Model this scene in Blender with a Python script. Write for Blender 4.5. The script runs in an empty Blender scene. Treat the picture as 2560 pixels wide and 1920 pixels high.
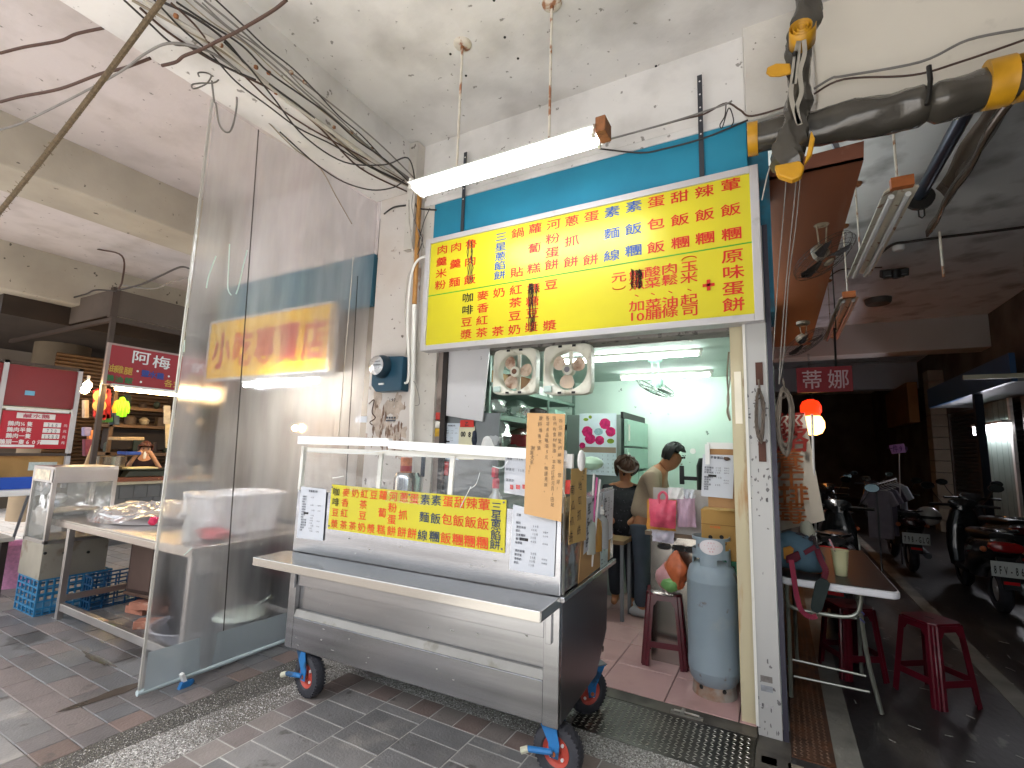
import bpy, math, random
import numpy as np
from mathutils import Vector, Matrix
random.seed(7)
SC = bpy.context.scene
COL = SC.collection
# ---------------------------------------------------------------- camera
F, YAW, PITCH, ROLL, CH = 1205., math.radians(-28.85), math.radians(7.69), math.radians(1.706), 1.55
_cy, _sy, _cp, _sp = math.cos(YAW), math.sin(YAW), math.cos(PITCH), math.sin(PITCH)
_f = Vector((_sy*_cp, _cy*_cp, _sp)); _r = Vector((_cy, -_sy, 0)); _u = _r.cross(_f)
_c, _s = math.cos(ROLL), math.sin(ROLL)
RX, UX = _c*_r+_s*_u, -_s*_r+_c*_u
cam = bpy.data.cameras.new('camera'); cam.sensor_width = 36; cam.lens = F/2560*36
cam.clip_start = .05; cam.clip_end = 500
CAM = bpy.data.objects.new('camera', cam); COL.objects.link(CAM)
_m = Matrix((RX, UX, -_f)).transposed().to_4x4(); _m.translation = (0, 0, CH); CAM.matrix_world = _m
SC.camera = CAM
# ---------------------------------------------------------------- world, sun, exposure
W = bpy.data.worlds.new('World'); SC.world = W; W.use_nodes = True
wn = W.node_tree.nodes; wl = W.node_tree.links
bg = wn['Background']; sky = wn.new('ShaderNodeTexSky'); sky.sky_type = 'NISHITA'; sky.sun_disc = False
sky.sun_elevation = math.radians(63); sky.sun_rotation = math.radians(200)
sky.air_density = 1.6; sky.dust_density = 4.5; sky.ozone_density = .6
hs = wn.new('ShaderNodeHueSaturation'); hs.inputs['Saturation'].default_value = .78
wl.new(sky.outputs[0], hs.inputs['Color']); wl.new(hs.outputs[0], bg.inputs['Color'])
bg.inputs['Strength'].default_value = .11
sd = bpy.data.lights.new('sun', 'SUN'); sd.energy = 1.5; sd.angle = math.radians(14); sd.color = (1, .985, .97)
SUN = bpy.data.objects.new('sun', sd); COL.objects.link(SUN)
_az, _el = math.radians(200), math.radians(63)
_sd = Vector((math.sin(_az)*math.cos(_el), math.cos(_az)*math.cos(_el), math.sin(_el)))
SUN.rotation_euler = _sd.to_track_quat('Z', 'Y').to_euler()
vs = SC.view_settings; vs.view_transform = 'Standard'; vs.look = 'None'; vs.gamma = 1; vs.use_curve_mapping = False
vs.exposure = 2.98
SC.cycles.max_bounces = 10; SC.cycles.diffuse_bounces = 6; SC.cycles.transparent_max_bounces = 24
SC.cycles.sample_clamp_indirect = 6

# ---------------------------------------------------------------- helpers
def P(x, y, ax, v):
    """where the sight line through a photograph pixel meets the plane ax = v"""
    d = _f + RX*((x-1280)/F) - UX*((y-960)/F)
    i = 'XYZ'.index(ax); o = (0, 0, CH)[i]
    return Vector((0, 0, CH)) + d*((v-o)/d[i])
def PX(x, y, v): return P(x, y, 'X', v)
def PY(x, y, v): return P(x, y, 'Y', v)
def PZ(x, y, v): return P(x, y, 'Z', v)
def c(h, k=1.0):
    h = h.lstrip('#'); h = h if len(h) == 6 else ''.join(q*2 for q in h); o = []
    for i in (0, 2, 4):
        s = int(h[i:i+2], 16)/255
        o.append(min(1, k*(s/12.92 if s <= .04045 else ((s+.055)/1.055)**2.4)))
    return (*o, 1)
MATS = {}
def M(name, col='#888888', rough=.5, metal=0, var=.12, sc=3., bump=0, bsc=40., dirt=None, st=(1, 1, 1), emit=None, es=0, trans=0, spec=.5, coat=0, k=1., ior=1.45, sss=0):
    """a procedural material: base colour with noise, fine relief and optional stains dirt=(colour, amount, scale, hardness)"""
    if name in MATS: return MATS[name]
    m = bpy.data.materials.new(name); m.use_nodes = True; MATS[name] = m
    n = m.node_tree.nodes; l = m.node_tree.links; b = n['Principled BSDF']
    base = c(col, k) if isinstance(col, str) else (*col, 1)
    b.inputs['Roughness'].default_value = rough; b.inputs['Metallic'].default_value = metal
    b.inputs['Specular IOR Level'].default_value = spec; b.inputs['IOR'].default_value = ior
    b.inputs['Coat Weight'].default_value = coat; b.inputs['Transmission Weight'].default_value = trans
    if sss: b.inputs['Subsurface Weight'].default_value = sss; b.inputs['Subsurface Radius'].default_value = (.02, .008, .004)
    if emit:
        b.inputs['Emission Color'].default_value = c(emit) if isinstance(emit, str) else (*emit, 1)
        b.inputs['Emission Strength'].default_value = es
    g = n.new('ShaderNodeNewGeometry'); mp = n.new('ShaderNodeMapping'); mp.inputs['Scale'].default_value = st
    l.new(g.outputs['Position'], mp.inputs['Vector'])
    def noise(s, det=5):
        t = n.new('ShaderNodeTexNoise'); t.inputs['Scale'].default_value = s; t.inputs['Detail'].default_value = det
        l.new(mp.outputs[0], t.inputs['Vector']); return t
    def mix(a, bb, fac, mode='MIX'):
        x = n.new('ShaderNodeMix'); x.data_type = 'RGBA'; x.blend_type = mode
        for s, v in ((6, a), (7, bb), (0, fac)):
            if hasattr(v, 'is_linked') or hasattr(v, 'links'): l.new(v, x.inputs[s])
            else: x.inputs[s].default_value = v
        return x.outputs[2]
    if var > 0 or dirt:
        t = noise(sc)
        lo = tuple(v*(1-var) for v in base[:3])+(1,); hi = tuple(min(1, v*(1+var)) for v in base[:3])+(1,)
        r = n.new('ShaderNodeValToRGB'); r.color_ramp.elements[0].position = .3; r.color_ramp.elements[1].position = .7
        r.color_ramp.elements[0].color = lo; r.color_ramp.elements[1].color = hi
        l.new(t.outputs[0], r.inputs[0]); out = r.outputs[0]
        for d in (dirt if isinstance(dirt, list) else [dirt] if dirt else []):
            t2 = noise(d[2], 8); r2 = n.new('ShaderNodeValToRGB')
            h = d[3] if len(d) > 3 else .15; th = 1-d[1]
            r2.color_ramp.elements[0].position = max(0, .25+.5*th-h/2); r2.color_ramp.elements[1].position = min(1, .25+.5*th+h/2)
            a = d[4] if len(d) > 4 else 1
            r2.color_ramp.elements[0].color = (0, 0, 0, 1); r2.color_ramp.elements[1].color = (a, a, a, 1)
            l.new(t2.outputs[0], r2.inputs[0]); out = mix(out, c(d[0]) if isinstance(d[0], str) else (*d[0], 1), r2.outputs[0])
        l.new(out, b.inputs['Base Color'])
    else: b.inputs['Base Color'].default_value = base
    if bump:
        t3 = noise(bsc, 6); bp = n.new('ShaderNodeBump'); bp.inputs['Strength'].default_value = bump; bp.inputs['Distance'].default_value = .01
        l.new(t3.outputs[0], bp.inputs['Height']); l.new(bp.outputs[0], b.inputs['Normal'])
    return m
def film(name, col='#c8cccc', clear=.6, rough=.15, gloss=.2, haze=None, sc=6., st=(1, 1, 1), blur=0, dirt=0., bumpy=.5):
    """thin see-through plastic or glass: clear share, milky share, glossy skin"""
    if name in MATS: return MATS[name]
    m = bpy.data.materials.new(name); m.use_nodes = True; MATS[name] = m
    n = m.node_tree.nodes; l = m.node_tree.links; n.remove(n['Principled BSDF']); out = n['Material Output']
    tr = n.new('ShaderNodeBsdfTransparent'); df = n.new('ShaderNodeBsdfDiffuse'); tl = n.new('ShaderNodeBsdfTranslucent'); gl = n.new('ShaderNodeBsdfGlossy')
    for x in (df, tl): x.inputs[0].default_value = c(col)
    gl.inputs['Roughness'].default_value = rough; gl.inputs[0].default_value = (1, 1, 1, 1)
    m1 = n.new('ShaderNodeMixShader'); m1.inputs[0].default_value = .5; l.new(df.outputs[0], m1.inputs[1]); l.new(tl.outputs[0], m1.inputs[2])
    m2 = n.new('ShaderNodeMixShader'); l.new(m1.outputs[0], m2.inputs[1]); l.new(tr.outputs[0], m2.inputs[2]); m2.inputs[0].default_value = clear
    g = n.new('ShaderNodeNewGeometry'); mp = n.new('ShaderNodeMapping'); mp.inputs['Scale'].default_value = st
    l.new(g.outputs['Position'], mp.inputs[0])
    if dirt:
        t = n.new('ShaderNodeTexNoise'); t.inputs['Scale'].default_value = sc; t.inputs['Detail'].default_value = 6; l.new(mp.outputs[0], t.inputs['Vector'])
        r = n.new('ShaderNodeMapRange'); r.inputs['From Min'].default_value = .35; r.inputs['From Max'].default_value = .65
        r.inputs['To Min'].default_value = clear-dirt; r.inputs['To Max'].default_value = clear+dirt
        l.new(t.outputs[0], r.inputs[0]); l.new(r.outputs[0], m2.inputs[0])
    last = m2
    if blur:
        rf = n.new('ShaderNodeBsdfRefraction'); rf.inputs['IOR'].default_value = 1.1; rf.inputs['Roughness'].default_value = .4; rf.inputs[0].default_value = (.95, .95, .95, 1)
        m4 = n.new('ShaderNodeMixShader'); m4.inputs[0].default_value = blur; l.new(m2.outputs[0], m4.inputs[1]); l.new(rf.outputs[0], m4.inputs[2]); last = m4
    fr = n.new('ShaderNodeFresnel'); fr.inputs[0].default_value = 1.45
    mu = n.new('ShaderNodeMath'); mu.operation = 'MULTIPLY_ADD'; mu.inputs[1].default_value = .7; mu.inputs[2].default_value = gloss*.15; l.new(fr.outputs[0], mu.inputs[0])
    m3 = n.new('ShaderNodeMixShader'); l.new(mu.outputs[0], m3.inputs[0]); l.new(last.outputs[0], m3.inputs[1]); l.new(gl.outputs[0], m3.inputs[2])
    t5 = n.new('ShaderNodeTexNoise'); t5.inputs['Scale'].default_value = sc*1.5; l.new(mp.outputs[0], t5.inputs['Vector'])
    bp = n.new('ShaderNodeBump'); bp.inputs['Strength'].default_value = bumpy; bp.inputs['Distance'].default_value = .02; l.new(t5.outputs[0], bp.inputs['Height']); l.new(bp.outputs[0], gl.inputs['Normal'])
    l.new(m3.outputs[0], out.inputs[0]); return m

IM = {}            # inverse world matrix of every parent
def tag(o, label, cat, group=None, kind=None):
    if label: o['label'] = label
    if cat: o['category'] = cat
    if group: o['group'] = group
    if kind: o['kind'] = kind
    return o
def thing(name, label, cat, loc=(0, 0, 0), rz=0, group=None, kind=None):
    o = bpy.data.objects.new(name, None); COL.objects.link(o); o.empty_display_size = .1
    o.location = loc; o.rotation_euler = (0, 0, rz)
    IM[o.name] = (Matrix.Translation(Vector(loc)) @ Matrix.Rotation(rz, 4, 'Z')).inverted()
    return tag(o, label, cat, group, kind)
GL = {}
def glyph(ch, bold=0.):
    if (ch, bold) in GL: return GL[ch, bold]
    cu = bpy.data.curves.new('g', 'FONT'); cu.body = ch; cu.size = 1; cu.resolution_u = 2; cu.offset = bold
    o = bpy.data.objects.new('g', cu); COL.objects.link(o)
    me = bpy.data.meshes.new_from_object(o.evaluated_get(bpy.context.evaluated_depsgraph_get()))
    r = ([(v.co.x, v.co.y) for v in me.vertices], [tuple(p.vertices) for p in me.polygons])
    bpy.data.objects.remove(o); bpy.data.curves.remove(cu); bpy.data.meshes.remove(me)
    GL[ch, bold] = r; return r
class MB:
    def __init__(s, T=None): s.v = []; s.f = []; s.m = []; s.T = T or Matrix(); s.mi = 0
    def add(s, vs, fs, mi=None):
        k = len(s.v); T = s.T
        s.v += [T @ Vector(v) for v in vs]; s.f += [tuple(i+k for i in f) for f in fs]; s.m += [s.mi if mi is None else mi]*len(fs); return s
    def hexa(s, p): return s.add(p, [(0, 3, 2, 1), (4, 5, 6, 7), (0, 1, 5, 4), (1, 2, 6, 5), (2, 3, 7, 6), (3, 0, 4, 7)])
    def box(s, x0, x1, y0, y1, z0, z1):
        x0, x1 = min(x0, x1), max(x0, x1); y0, y1 = min(y0, y1), max(y0, y1); z0, z1 = min(z0, z1), max(z0, z1)
        return s.hexa([(x0, y0, z0), (x1, y0, z0), (x1, y1, z0), (x0, y1, z0), (x0, y0, z1), (x1, y0, z1), (x1, y1, z1), (x0, y1, z1)])
    def beam(s, a, b, w, h, up=(0, 0, 1)):
        a, b = Vector(a), Vector(b); d = (b-a).normalized(); u = Vector(up)
        if abs(d.dot(u)) > .95: u = Vector((0, 1, 0))
        r = d.cross(u).normalized()*w/2; t = r.cross(d).normalized()*h/2
        return s.hexa([a-r-t, a+r-t, a+r+t, a-r+t, b-r-t, b+r-t, b+r+t, b-r+t])
    def prism(s, pts, off):
        n = len(pts); pts = [Vector(p) for p in pts]; off = Vector(off)
        return s.add(pts+[p+off for p in pts], [tuple(range(n))[::-1], tuple(range(n, 2*n))]+[(i, (i+1) % n, n+(i+1) % n, n+i) for i in range(n)])
    def poly(s, pts): return s.add(pts, [tuple(range(len(pts)))])
    def tube(s, pts, r, n=6, cap=True):
        pts = [Vector(p) for p in pts]; V = []; Fc = []; up = None
        for i, p in enumerate(pts):
            d = (pts[min(i+1, len(pts)-1)]-pts[max(i-1, 0)])
            if d.length < 1e-9: d = Vector((0, 0, 1))
            d.normalize()
            if up is None: up = Vector((0, 0, 1)) if abs(d.z) < .9 else Vector((1, 0, 0))
            a = d.cross(up)
            if a.length < 1e-4: a = d.cross(Vector((.3, .8, .5)))
            a.normalize(); up = a.cross(d); rr = r[i] if isinstance(r, (list, tuple)) else r
            for k in range(n):
                t = 2*math.pi*k/n; V.append(p+a*math.cos(t)*rr+up*math.sin(t)*rr)
        for i in range(len(pts)-1):
            for k in range(n): Fc.append((i*n+k, i*n+(k+1) % n, (i+1)*n+(k+1) % n, (i+1)*n+k))
        if cap: Fc += [tuple(range(n))[::-1], tuple(range((len(pts)-1)*n, len(pts)*n))]
        return s.add(V, Fc)
    def cyl(s, a, b, r, n=14, r2=None): return s.tube([a, b], [r, r if r2 is None else r2], n)
    def lathe(s, prof, cen=(0, 0, 0), n=24, axis='Z', a0=0, a1=2*math.pi, sx=1, sy=1):
        cen = Vector(cen); V = []; Fc = []; full = abs(a1-a0-2*math.pi) < 1e-6; m = n if full else n+1
        for r, z in prof:
            for k in range(m):
                t = a0+(a1-a0)*k/n; x, y = r*math.cos(t)*sx, r*math.sin(t)*sy
                V.append(cen+Vector({'Z': (x, y, z), 'Y': (x, z, y), 'X': (z, x, y)}[axis]))
        for i in range(len(prof)-1):
            for k in range(n if full else n): Fc.append((i*m+k, i*m+(k+1) % m, (i+1)*m+(k+1) % m, (i+1)*m+k))
        return s.add(V, Fc)
    def ball(s, cen, r, n=12, sx=1, sy=1, sz=1):
        k = n//2; return s.lathe([(r*math.sin(math.pi*i/k)*1, -r*math.cos(math.pi*i/k)*sz) for i in range(k+1)], cen, n, 'Z', sx=sx, sy=sy)
    def text(s, ch, cen, R, U, w, h=None, bold=0., off=.0012):
        h = h or w; R = Vector(R).normalized(); U = Vector(U).normalized(); N = R.cross(U); cen = Vector(cen)
        for q, chh in enumerate(ch):
            if chh == ' ': continue
            v, f = glyph(chh); asc = ord(chh) < 128
            xs = [p[0] for p in v]; mx = (min(xs)+max(xs))/2 if asc else .5
            cc = cen+R*(w*(q-(len(ch)-1)/2))
            bb = max(0, bold)
            for qq, (dx, dy) in enumerate(((-1, 0), (1, 0), (0, 1), (0, -1)) if bb else ((0, 0),)):
                s.add([cc+R*((x-mx+dx*bb)*w)+U*((y-.36+dy*bb)*h)+N*(off+qq*.00012) for x, y in v], f)
        return s
    def build(s, name, mats, parent=None, smooth=False, bev=0, label=None, kind=None, cat=None, group=None):
        me = bpy.data.meshes.new(name); inv = IM.get(parent.name, Matrix()) if parent else Matrix()
        o = bpy.data.objects.new(name, me); COL.objects.link(o)
        if parent: o.parent = parent; IM[o.name] = inv; q = s.v
        else: q = s.v; IM[o.name] = Matrix()
        me.from_pydata([inv @ v for v in q], [], s.f)
        for x in (mats if isinstance(mats, (list, tuple)) else [mats]): me.materials.append(x)
        me.polygons.foreach_set('material_index', s.m)
        if smooth:
            me.polygons.foreach_set('use_smooth', [True]*len(s.f)); 
            try: me.set_sharp_from_angle(angle=math.radians(40))
            except Exception: pass
        me.validate(); me.update()
        if bev:
            b = o.modifiers.new('bevel', 'BEVEL'); b.width = bev; b.segments = 2; b.limit_method = 'ANGLE'
        return tag(o, label, cat, group, kind)
def one(name, mb, mats, label, cat, group=None, **k): return mb.build(name, mats, None, label=label, cat=cat, group=group, **k)
def spline(pts, n=8):
    """Catmull-Rom through pts"""
    pts = [Vector(p) for p in pts]; out = []
    for i in range(len(pts)-1):
        p0, p1, p2, p3 = pts[max(i-1, 0)], pts[i], pts[i+1], pts[min(i+2, len(pts)-1)]
        for k in range(n):
            t = k/n; out.append(.5*((2*p1)+(p2-p0)*t+(2*p0-5*p1+4*p2-p3)*t*t+(3*p1-p0-3*p2+p3)*t**3))
    return out+[pts[-1]]
X3, Y3, Z3 = Vector((1, 0, 0)), Vector((0, 1, 0)), Vector((0, 0, 1))
def copy_tree(o, parent=None):
    k = o.copy(); COL.objects.link(k); k.parent = parent
    for ch in list(o.children): copy_tree(ch, k)
    return k
# ================================================================ materials
m_ceil = M('white_ceiling_paint', '#e8e5e1', .8, var=.05, sc=.7, bump=.25, bsc=14, dirt=[('#a09d98', .38, .6, .5, .6), ('#918d87', .33, 2.3, .3, .5), ('#5a544a', .13, 16, .03, .7)])
m_ceil2 = M('pinkish_ceiling_paint', '#cdc5c4', .8, var=.08, sc=.8, bump=.25, bsc=14, dirt=[('#9d948a', .36, .8, .5, .6), ('#8a8078', .3, 3, .3, .4), ('#55504a', .11, 14, .03, .7)])
m_beam2 = M('aged_beam_paint', '#b3ab9c', .8, var=.1, sc=1., bump=.3, bsc=14, dirt=[('#7d7568', .4, 1.2, .5, .7), ('#3c352e', .11, 14, .03, .9)])
m_wallw = M('white_wall_paint', '#c9c4bb', .7, var=.05, sc=1.5, bump=.2, bsc=20, dirt=[('#9b948a', .32, 1.6, .25, .6), ('#5b5248', .14, 18, .02, .8)])
m_corrc = M('grey_corridor_ceiling', '#d3d8da', .85, var=.08, sc=1.2, bump=.2, bsc=14, dirt=[('#5a5c5c', .3, 2.4, .2, .6), ('#333', .14, 14, .02, .8)] if 0 else [('#5a5c5c', .3, 2.4, .2, .6)])
m_mortar = M('mortar_joint', '#a5a39d', .9, var=.15, sc=8, bump=.4, bsc=60)
m_mortd = M('dark_mortar_joint', '#6e6963', .9, var=.2, sc=6, bump=.4, bsc=60)
spots = ('#4a4541', .2, 9, .06, .7)
m_tg = [M('grey_tile_%s' % n, h, .55, var=.13, sc=7, bump=.35, bsc=70, dirt=[spots, ('#9b968e', .24, 3.3, .1, .4)]) for n, h in (('cool', '#6f6e6d'), ('mid', '#777573'), ('dark', '#686766'), ('warm', '#726d69'))]
m_tp = [M('pink_tile_%s' % n, h, .55, var=.12, sc=7, bump=.35, bsc=70, dirt=[spots]) for n, h in (('pale', '#716966'), ('red', '#6f605a'), ('brown', '#655852'))]
m_tb = [M('beige_tile_%s' % n, h, .55, var=.12, sc=7, bump=.35, bsc=70, dirt=[spots]) for n, h in (('pale', '#7d7671'), ('dull', '#736b66'))]
m_wet = [M('damp_tile_%s' % n, h, .42, var=.14, sc=6, bump=.3, bsc=70, dirt=[('#3f3c38', .27, 2.1, .04, .75), ('#6b5547', .2, 1.7, .05, .5)]) for n, h in (('grey', '#5f5f60'), ('pink', '#64605f'), ('pale', '#686868'))]
m_wood = M('brown_board', '#7a452b', .55, var=.15, sc=3, st=(1, .2, 1), bump=.1, dirt=('#7d5a48', .2, 5, .1, .6))

def inframe(p, mrg=60):
    d = Vector(p)-Vector((0, 0, CH)); z = d.dot(_f)
    if z < .3: return False
    x = 1280+F*d.dot(RX)/z; y = 960-F*d.dot(UX)/z
    return -mrg < x < 2560+mrg and -mrg < y < 1920+mrg
def struct(name, mb, m, parent=None, **k): return mb.build(name, m, parent, kind='structure' if not parent else None, **k)

# ================================================================ ground
struct('ground', MB().box(-80, 80, -80, 80, -.12, -.06), M('street_concrete', '#b6b6b5', .9, var=.15, sc=2, bump=.5, bsc=50))
# pebble-dash strips (washed gravel concrete), relief by real stones in front of the lens
m_peb = M('washed_gravel', '#93918d', .8, var=.4, sc=60, bump=1.2, bsc=110, dirt=[('#55504a', .42, 75, .12, .9), ('#d8d4cb', .22, 95, .06, .9), ('#57524a', .32, .9, .12, .7)])
pb = MB().box(-3.115, -2.645, -2, 2.6, -.06, -.002).box(-3.115, -1.105, 2.6, 3.19, -.06, -.002).box(-1.105, -.16, 2.6, 2.80, -.06, -.002).box(-1.105, -.16, 2.8, 3.19, -.06, -.012)
struct('gravel_strip', pb, m_peb); struct('wet_gravel_edge', MB().prism([(-3.115, -1, -.0018), (-2.97, -1, -.0018), (-2.95, 1.4, -.0018), (-2.9, 1.9, -.0018), (-2.82, 2.3, -.0018), (-2.8, 2.6, -.0018), (-3.115, 2.6, -.0018)], (0, 0, .0006)), M('wet_gravel', '#4f4c45', .55, var=.4, sc=60, bump=1.2, bsc=110, dirt=[('#2c2a27', .42, 75, .12, .9), ('#8d8570', .2, 95, .06, .9)]))
st = MB(); rnd = random.Random(3)
def stone(x, y, s, mi):
    a = rnd.random()*6.28; ca, sa = math.cos(a)*s, math.sin(a)*s; e = .6+.4*rnd.random(); z = s*.55
    st.add([(x+ca, y+sa, -.003), (x-sa*e, y+ca*e, -.003), (x-ca, y-sa, -.003), (x+sa*e, y-ca*e, -.003), (x+.1*ca, y+.1*sa, z-.002)], [(0, 1, 4), (1, 2, 4), (2, 3, 4), (3, 0, 4)], mi)
for i in range(15000):
    if rnd.random() < .62: x, y = rnd.uniform(-3.11, -2.65), rnd.uniform(.95, 2.75)
    else: x, y = rnd.uniform(-2.65, -.2), rnd.uniform(2.6, 2.8)
    if inframe((x, y, 0)): stone(x, y, rnd.uniform(.0025, .0062), rnd.choice((0, 0, 1, 1, 2, 3)))
sm = [M('pebble_%s' % n, h, .7, var=.1) for n, h in (('grey', '#8c8a86'), ('pale', '#c4c3bf'), ('dark', '#45433f'), ('tan', '#7d766a'))]
st.build('gravel_stones', sm, None, kind='stuff', label='small grey and pale pebbles set in the strip between tile fields', cat='gravel')

def tile_mesh(w, d, mat, name='tile'):
    me = bpy.data.meshes.new(name); h = .010; e = .003
    x, y = w/2, d/2
    vs = [(-x, -y, -h), (x, -y, -h), (x, y, -h), (-x, y, -h), (-x, -y, -e), (x, -y, -e), (x, y, -e), (-x, y, -e), (-x+e, -y+e, 0), (x-e, -y+e, 0), (x-e, y-e, 0), (-x+e, y-e, 0)]
    fs = [(3, 2, 1, 0), (8, 9, 10, 11)]+[(i, (i+1) % 4, 4+(i+1) % 4, 4+i) for i in range(4)]+[(4+i, 4+(i+1) % 4, 8+(i+1) % 4, 8+i) for i in range(4)]
    me.from_pydata(vs, [], fs); me.materials.append(mat); return me
TM = {}
def tile(parent, x, y, w, d, mat, z=0.):
    k = (round(w, 3), round(d, 3), mat.name)
    if k not in TM: TM[k] = tile_mesh(w-.005, d-.005, mat)
    o = bpy.data.objects.new('tile', TM[k]); COL.objects.link(o); o.parent = parent
    o.location = (x, y, z+rnd.uniform(-.0012, .0008)); o.rotation_euler = (rnd.uniform(-.004, .004), rnd.uniform(-.004, .004), 0)
    o.location = IM[parent.name] @ o.location
    return o
far = MB()
def tilejoin(x, y, w, d, mi):
    x0, x1, y0, y1 = x-w/2+.004, x+w/2-.004, y-d/2+.004, y+d/2-.004
    far.add([(x0, y0, -.009), (x1, y0, -.009), (x1, y1, -.009), (x0, y1, -.009), (x0, y0, 0), (x1, y0, 0), (x1, y1, 0), (x0, y1, 0)], [(4, 5, 6, 7), (0, 1, 5, 4), (1, 2, 6, 5), (2, 3, 7, 6), (3, 0, 4, 7)], mi)
# pavement in front of the cart
pav = struct('pavement', MB().box(-2.645, -.16, -3, 2.598, -.06, -.0022), m_mortar)
tw, td = .325, .1635
for k in range(8):
    x = -2.48+tw*(k+.5)
    for j in range(-3, 12):
        y = 2.436-td*(j+.5+(0 if k % 2 == 0 else .5))
        d = td
        if k % 2 and j == -1: y, d = 2.436-td*.25, td/2
        elif y > 2.43: continue
        if x < -.2 and inframe((x, y, 0), 200) and x+tw/2 < -.13: tile(pav, x, y, tw, d, rnd.choice(m_tg[:3]))
for j in range(11):
    y = 2.436-td*(j+.5)+.08
    if inframe((-2.562, y, 0), 150): tile(pav, -2.562, y, td, td, (m_tp[0], m_tb[0])[j % 2] if j else m_tp[1])
for j in range(15):
    x = -2.562+td*(j+.0)+.0
    if x < -.24: tile(pav, x, 2.518, td, td, (m_tp[1], m_tb[1])[j % 2] if j else m_tp[2])
# pavement beside the neighbouring stall, partly wet
pav2 = struct('pavement', MB().box(-14, -3.115, -3, 8, -.06, -.0075), m_mortd)
n2 = 0
for i in range(0, 34):
    x = -3.28-tw*(i+.5)
    for j in range(-4, 34):
        y = 1.31+td*(j+.5); xx = x+(tw/2 if j % 2 else 0)
        w = tw; 
        if xx+tw/2 > -3.28+.01: continue
        if not inframe((xx, y, 0), 80): continue
        lo = j < 0; pinkish = j == 0 or (i*7+j*3) % 17 == 0
        near = xx > -5.9 and y < 3.4
        mat = rnd.choice(m_tg[:3]) if lo else (m_tp[0] if pinkish else (rnd.choice(m_wet) if near else rnd.choice(m_tg)))
        if near and n2 < 215: tile(pav2, xx, y, w, td, mat); n2 += 1
        else: tilejoin(xx, y, w, td, rnd.randrange(4))
    if False: pass
for j in range(-4, 14):      # half tiles against the border and the border itself
    y = 1.31+td*(j+.5)
    if inframe((-3.2, y, 0), 80):
        if j % 2 == 0 and j >= 0: pass
        tile(pav2, -3.28-tw/4, y, tw/2, td, rnd.choice(m_wet[:2])) if j % 2 else None
        tile(pav2, -3.198, y, td, td, m_tp[j % 3] if j % 2 else m_wet[1+j % 2])
far.build('far_tiles', m_tg, pav2, kind='stuff')
# puddles
def blob(cx, cy, rx, ry, seed, n=22):
    r = random.Random(seed); ph = [r.random()*6.28 for _ in range(4)]
    return [(cx+rx*math.cos(t)*(1+.22*math.sin(3*t+ph[0])+.15*math.sin(5*t+ph[1])), cy+ry*math.sin(t)*(1+.2*math.sin(2*t+ph[2])+.12*math.sin(7*t+ph[3])), .0016) for t in [2*math.pi*i/n for i in range(n)]]
m_wat = M('puddle_wet', '#4b443d', .16, var=.2, sc=4)
for nm, a in (('puddle', (-3.62, 1.62, .045, .20, 1)), ('puddle', (-4.25, 1.80, .22, .03, 2)), ('puddle', (-4.2, 2.55, .5, .16, 3)), ('puddle', (-3.65, 2.45, .2, .3, 5))):
    struct(nm, MB().poly(blob(*a)), m_wat)
# checker plate ramp, dark sill, grate
m_chk = M('dark_checker_plate', '#55534f', .38, .85, var=.2, sc=5, bump=.15, dirt=[('#2b2a28', .4, 3, .2, .8)])
m_chk2 = M('worn_lozenge_metal', '#b3b0a8', .3, .9, var=.15)
def chk(mb, x0, x1, y0, y1, z, mi, s=.034):
    i = 0; y = y0+s/2
    while y < y1-.008:
        j = 0; x = x0+s/2+(s/2 if i % 2 else 0)*0
        while x < x1-.008:
            a = .62 if (i+j) % 2 else -.62; a += .1
            ca, sa = math.cos(a)*s*.40, math.sin(a)*s*.40; wx, wy = -math.sin(a)*s*.11, math.cos(a)*s*.11
            mb.add([(x-ca, y-sa, z), (x+wx, y+wy, z), (x+ca, y+sa, z), (x-wx, y-wy, z), (x, y, z+.0028)], [(0, 3, 4), (3, 2, 4), (2, 1, 4), (1, 0, 4)], mi)
            x += s; j += 1
        y += s*.62; i += 1
ramp = struct('checker_plate', MB().prism([(-1.10, 2.80, 0.000), (-1.10, 3.19, .02), (-1.10, 3.19, -.004), (-1.10, 2.80, -.011)], (.935, 0, 0)), m_chk)
ck = MB(); chk(ck, -1.10, -.17, 0, .38, 0, 0)
ck.v = [Vector((v.x, v.y+2.81, v.z+.0005+(v.y)/.39*.02)) for v in ck.v]
ck.build('plate_lozenges', m_chk2, ramp, kind='stuff')
struct('door_sill', MB().box(-1.6, -.16, 3.192, 3.308, -.05, .022).box(-.162, .0, 2.9, 3.4, -.05, .004), M('dark_sill', '#5d5850', .5, .3, var=.2, sc=6, dirt=('#35312d', .4, 4, .15, .8)))
one('sill_bolt', MB().box(-.62, -.44, 3.2, 3.228, .022, .034).cyl((-.60, 3.214, .04), (-.46, 3.214, .04), .006).box(-.56, -.54, 3.19, 3.24, .034, .05), M('worn_steel', '#9a9790', .35, .9, var=.2), 'worn steel slide bolt screwed flat on the dark door sill', 'bolt')
# interior floor: pink tiles
fl = struct('shop_floor', MB().box(-2.55, -.16, 3.308, 6.4, -.05, .0125), M('tile_joint_brown', '#4c3b38', .8, var=.1))
m_pk = M('pink_floor_tile', '#b3908d', .28, var=.06, sc=5, bump=.03, dirt=('#7e5f54', .2, 3, .2, .5))
TM2 = {}
for i in range(-1, 6):
    for j in range(0, 8):
        x0 = -.68+.42-.42*i-.42; y0 = 3.315+.395*j
        w = .416; xc = x0+.21
        if xc > -.15 or xc < -2.5: continue
        o = tile(fl, xc, y0+.1975, .42, .395, m_pk, .0215) if x0+.42 < -.1 else None
tile(fl, -.21, 3.51, .095, .395, m_pk, .0215)
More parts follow.
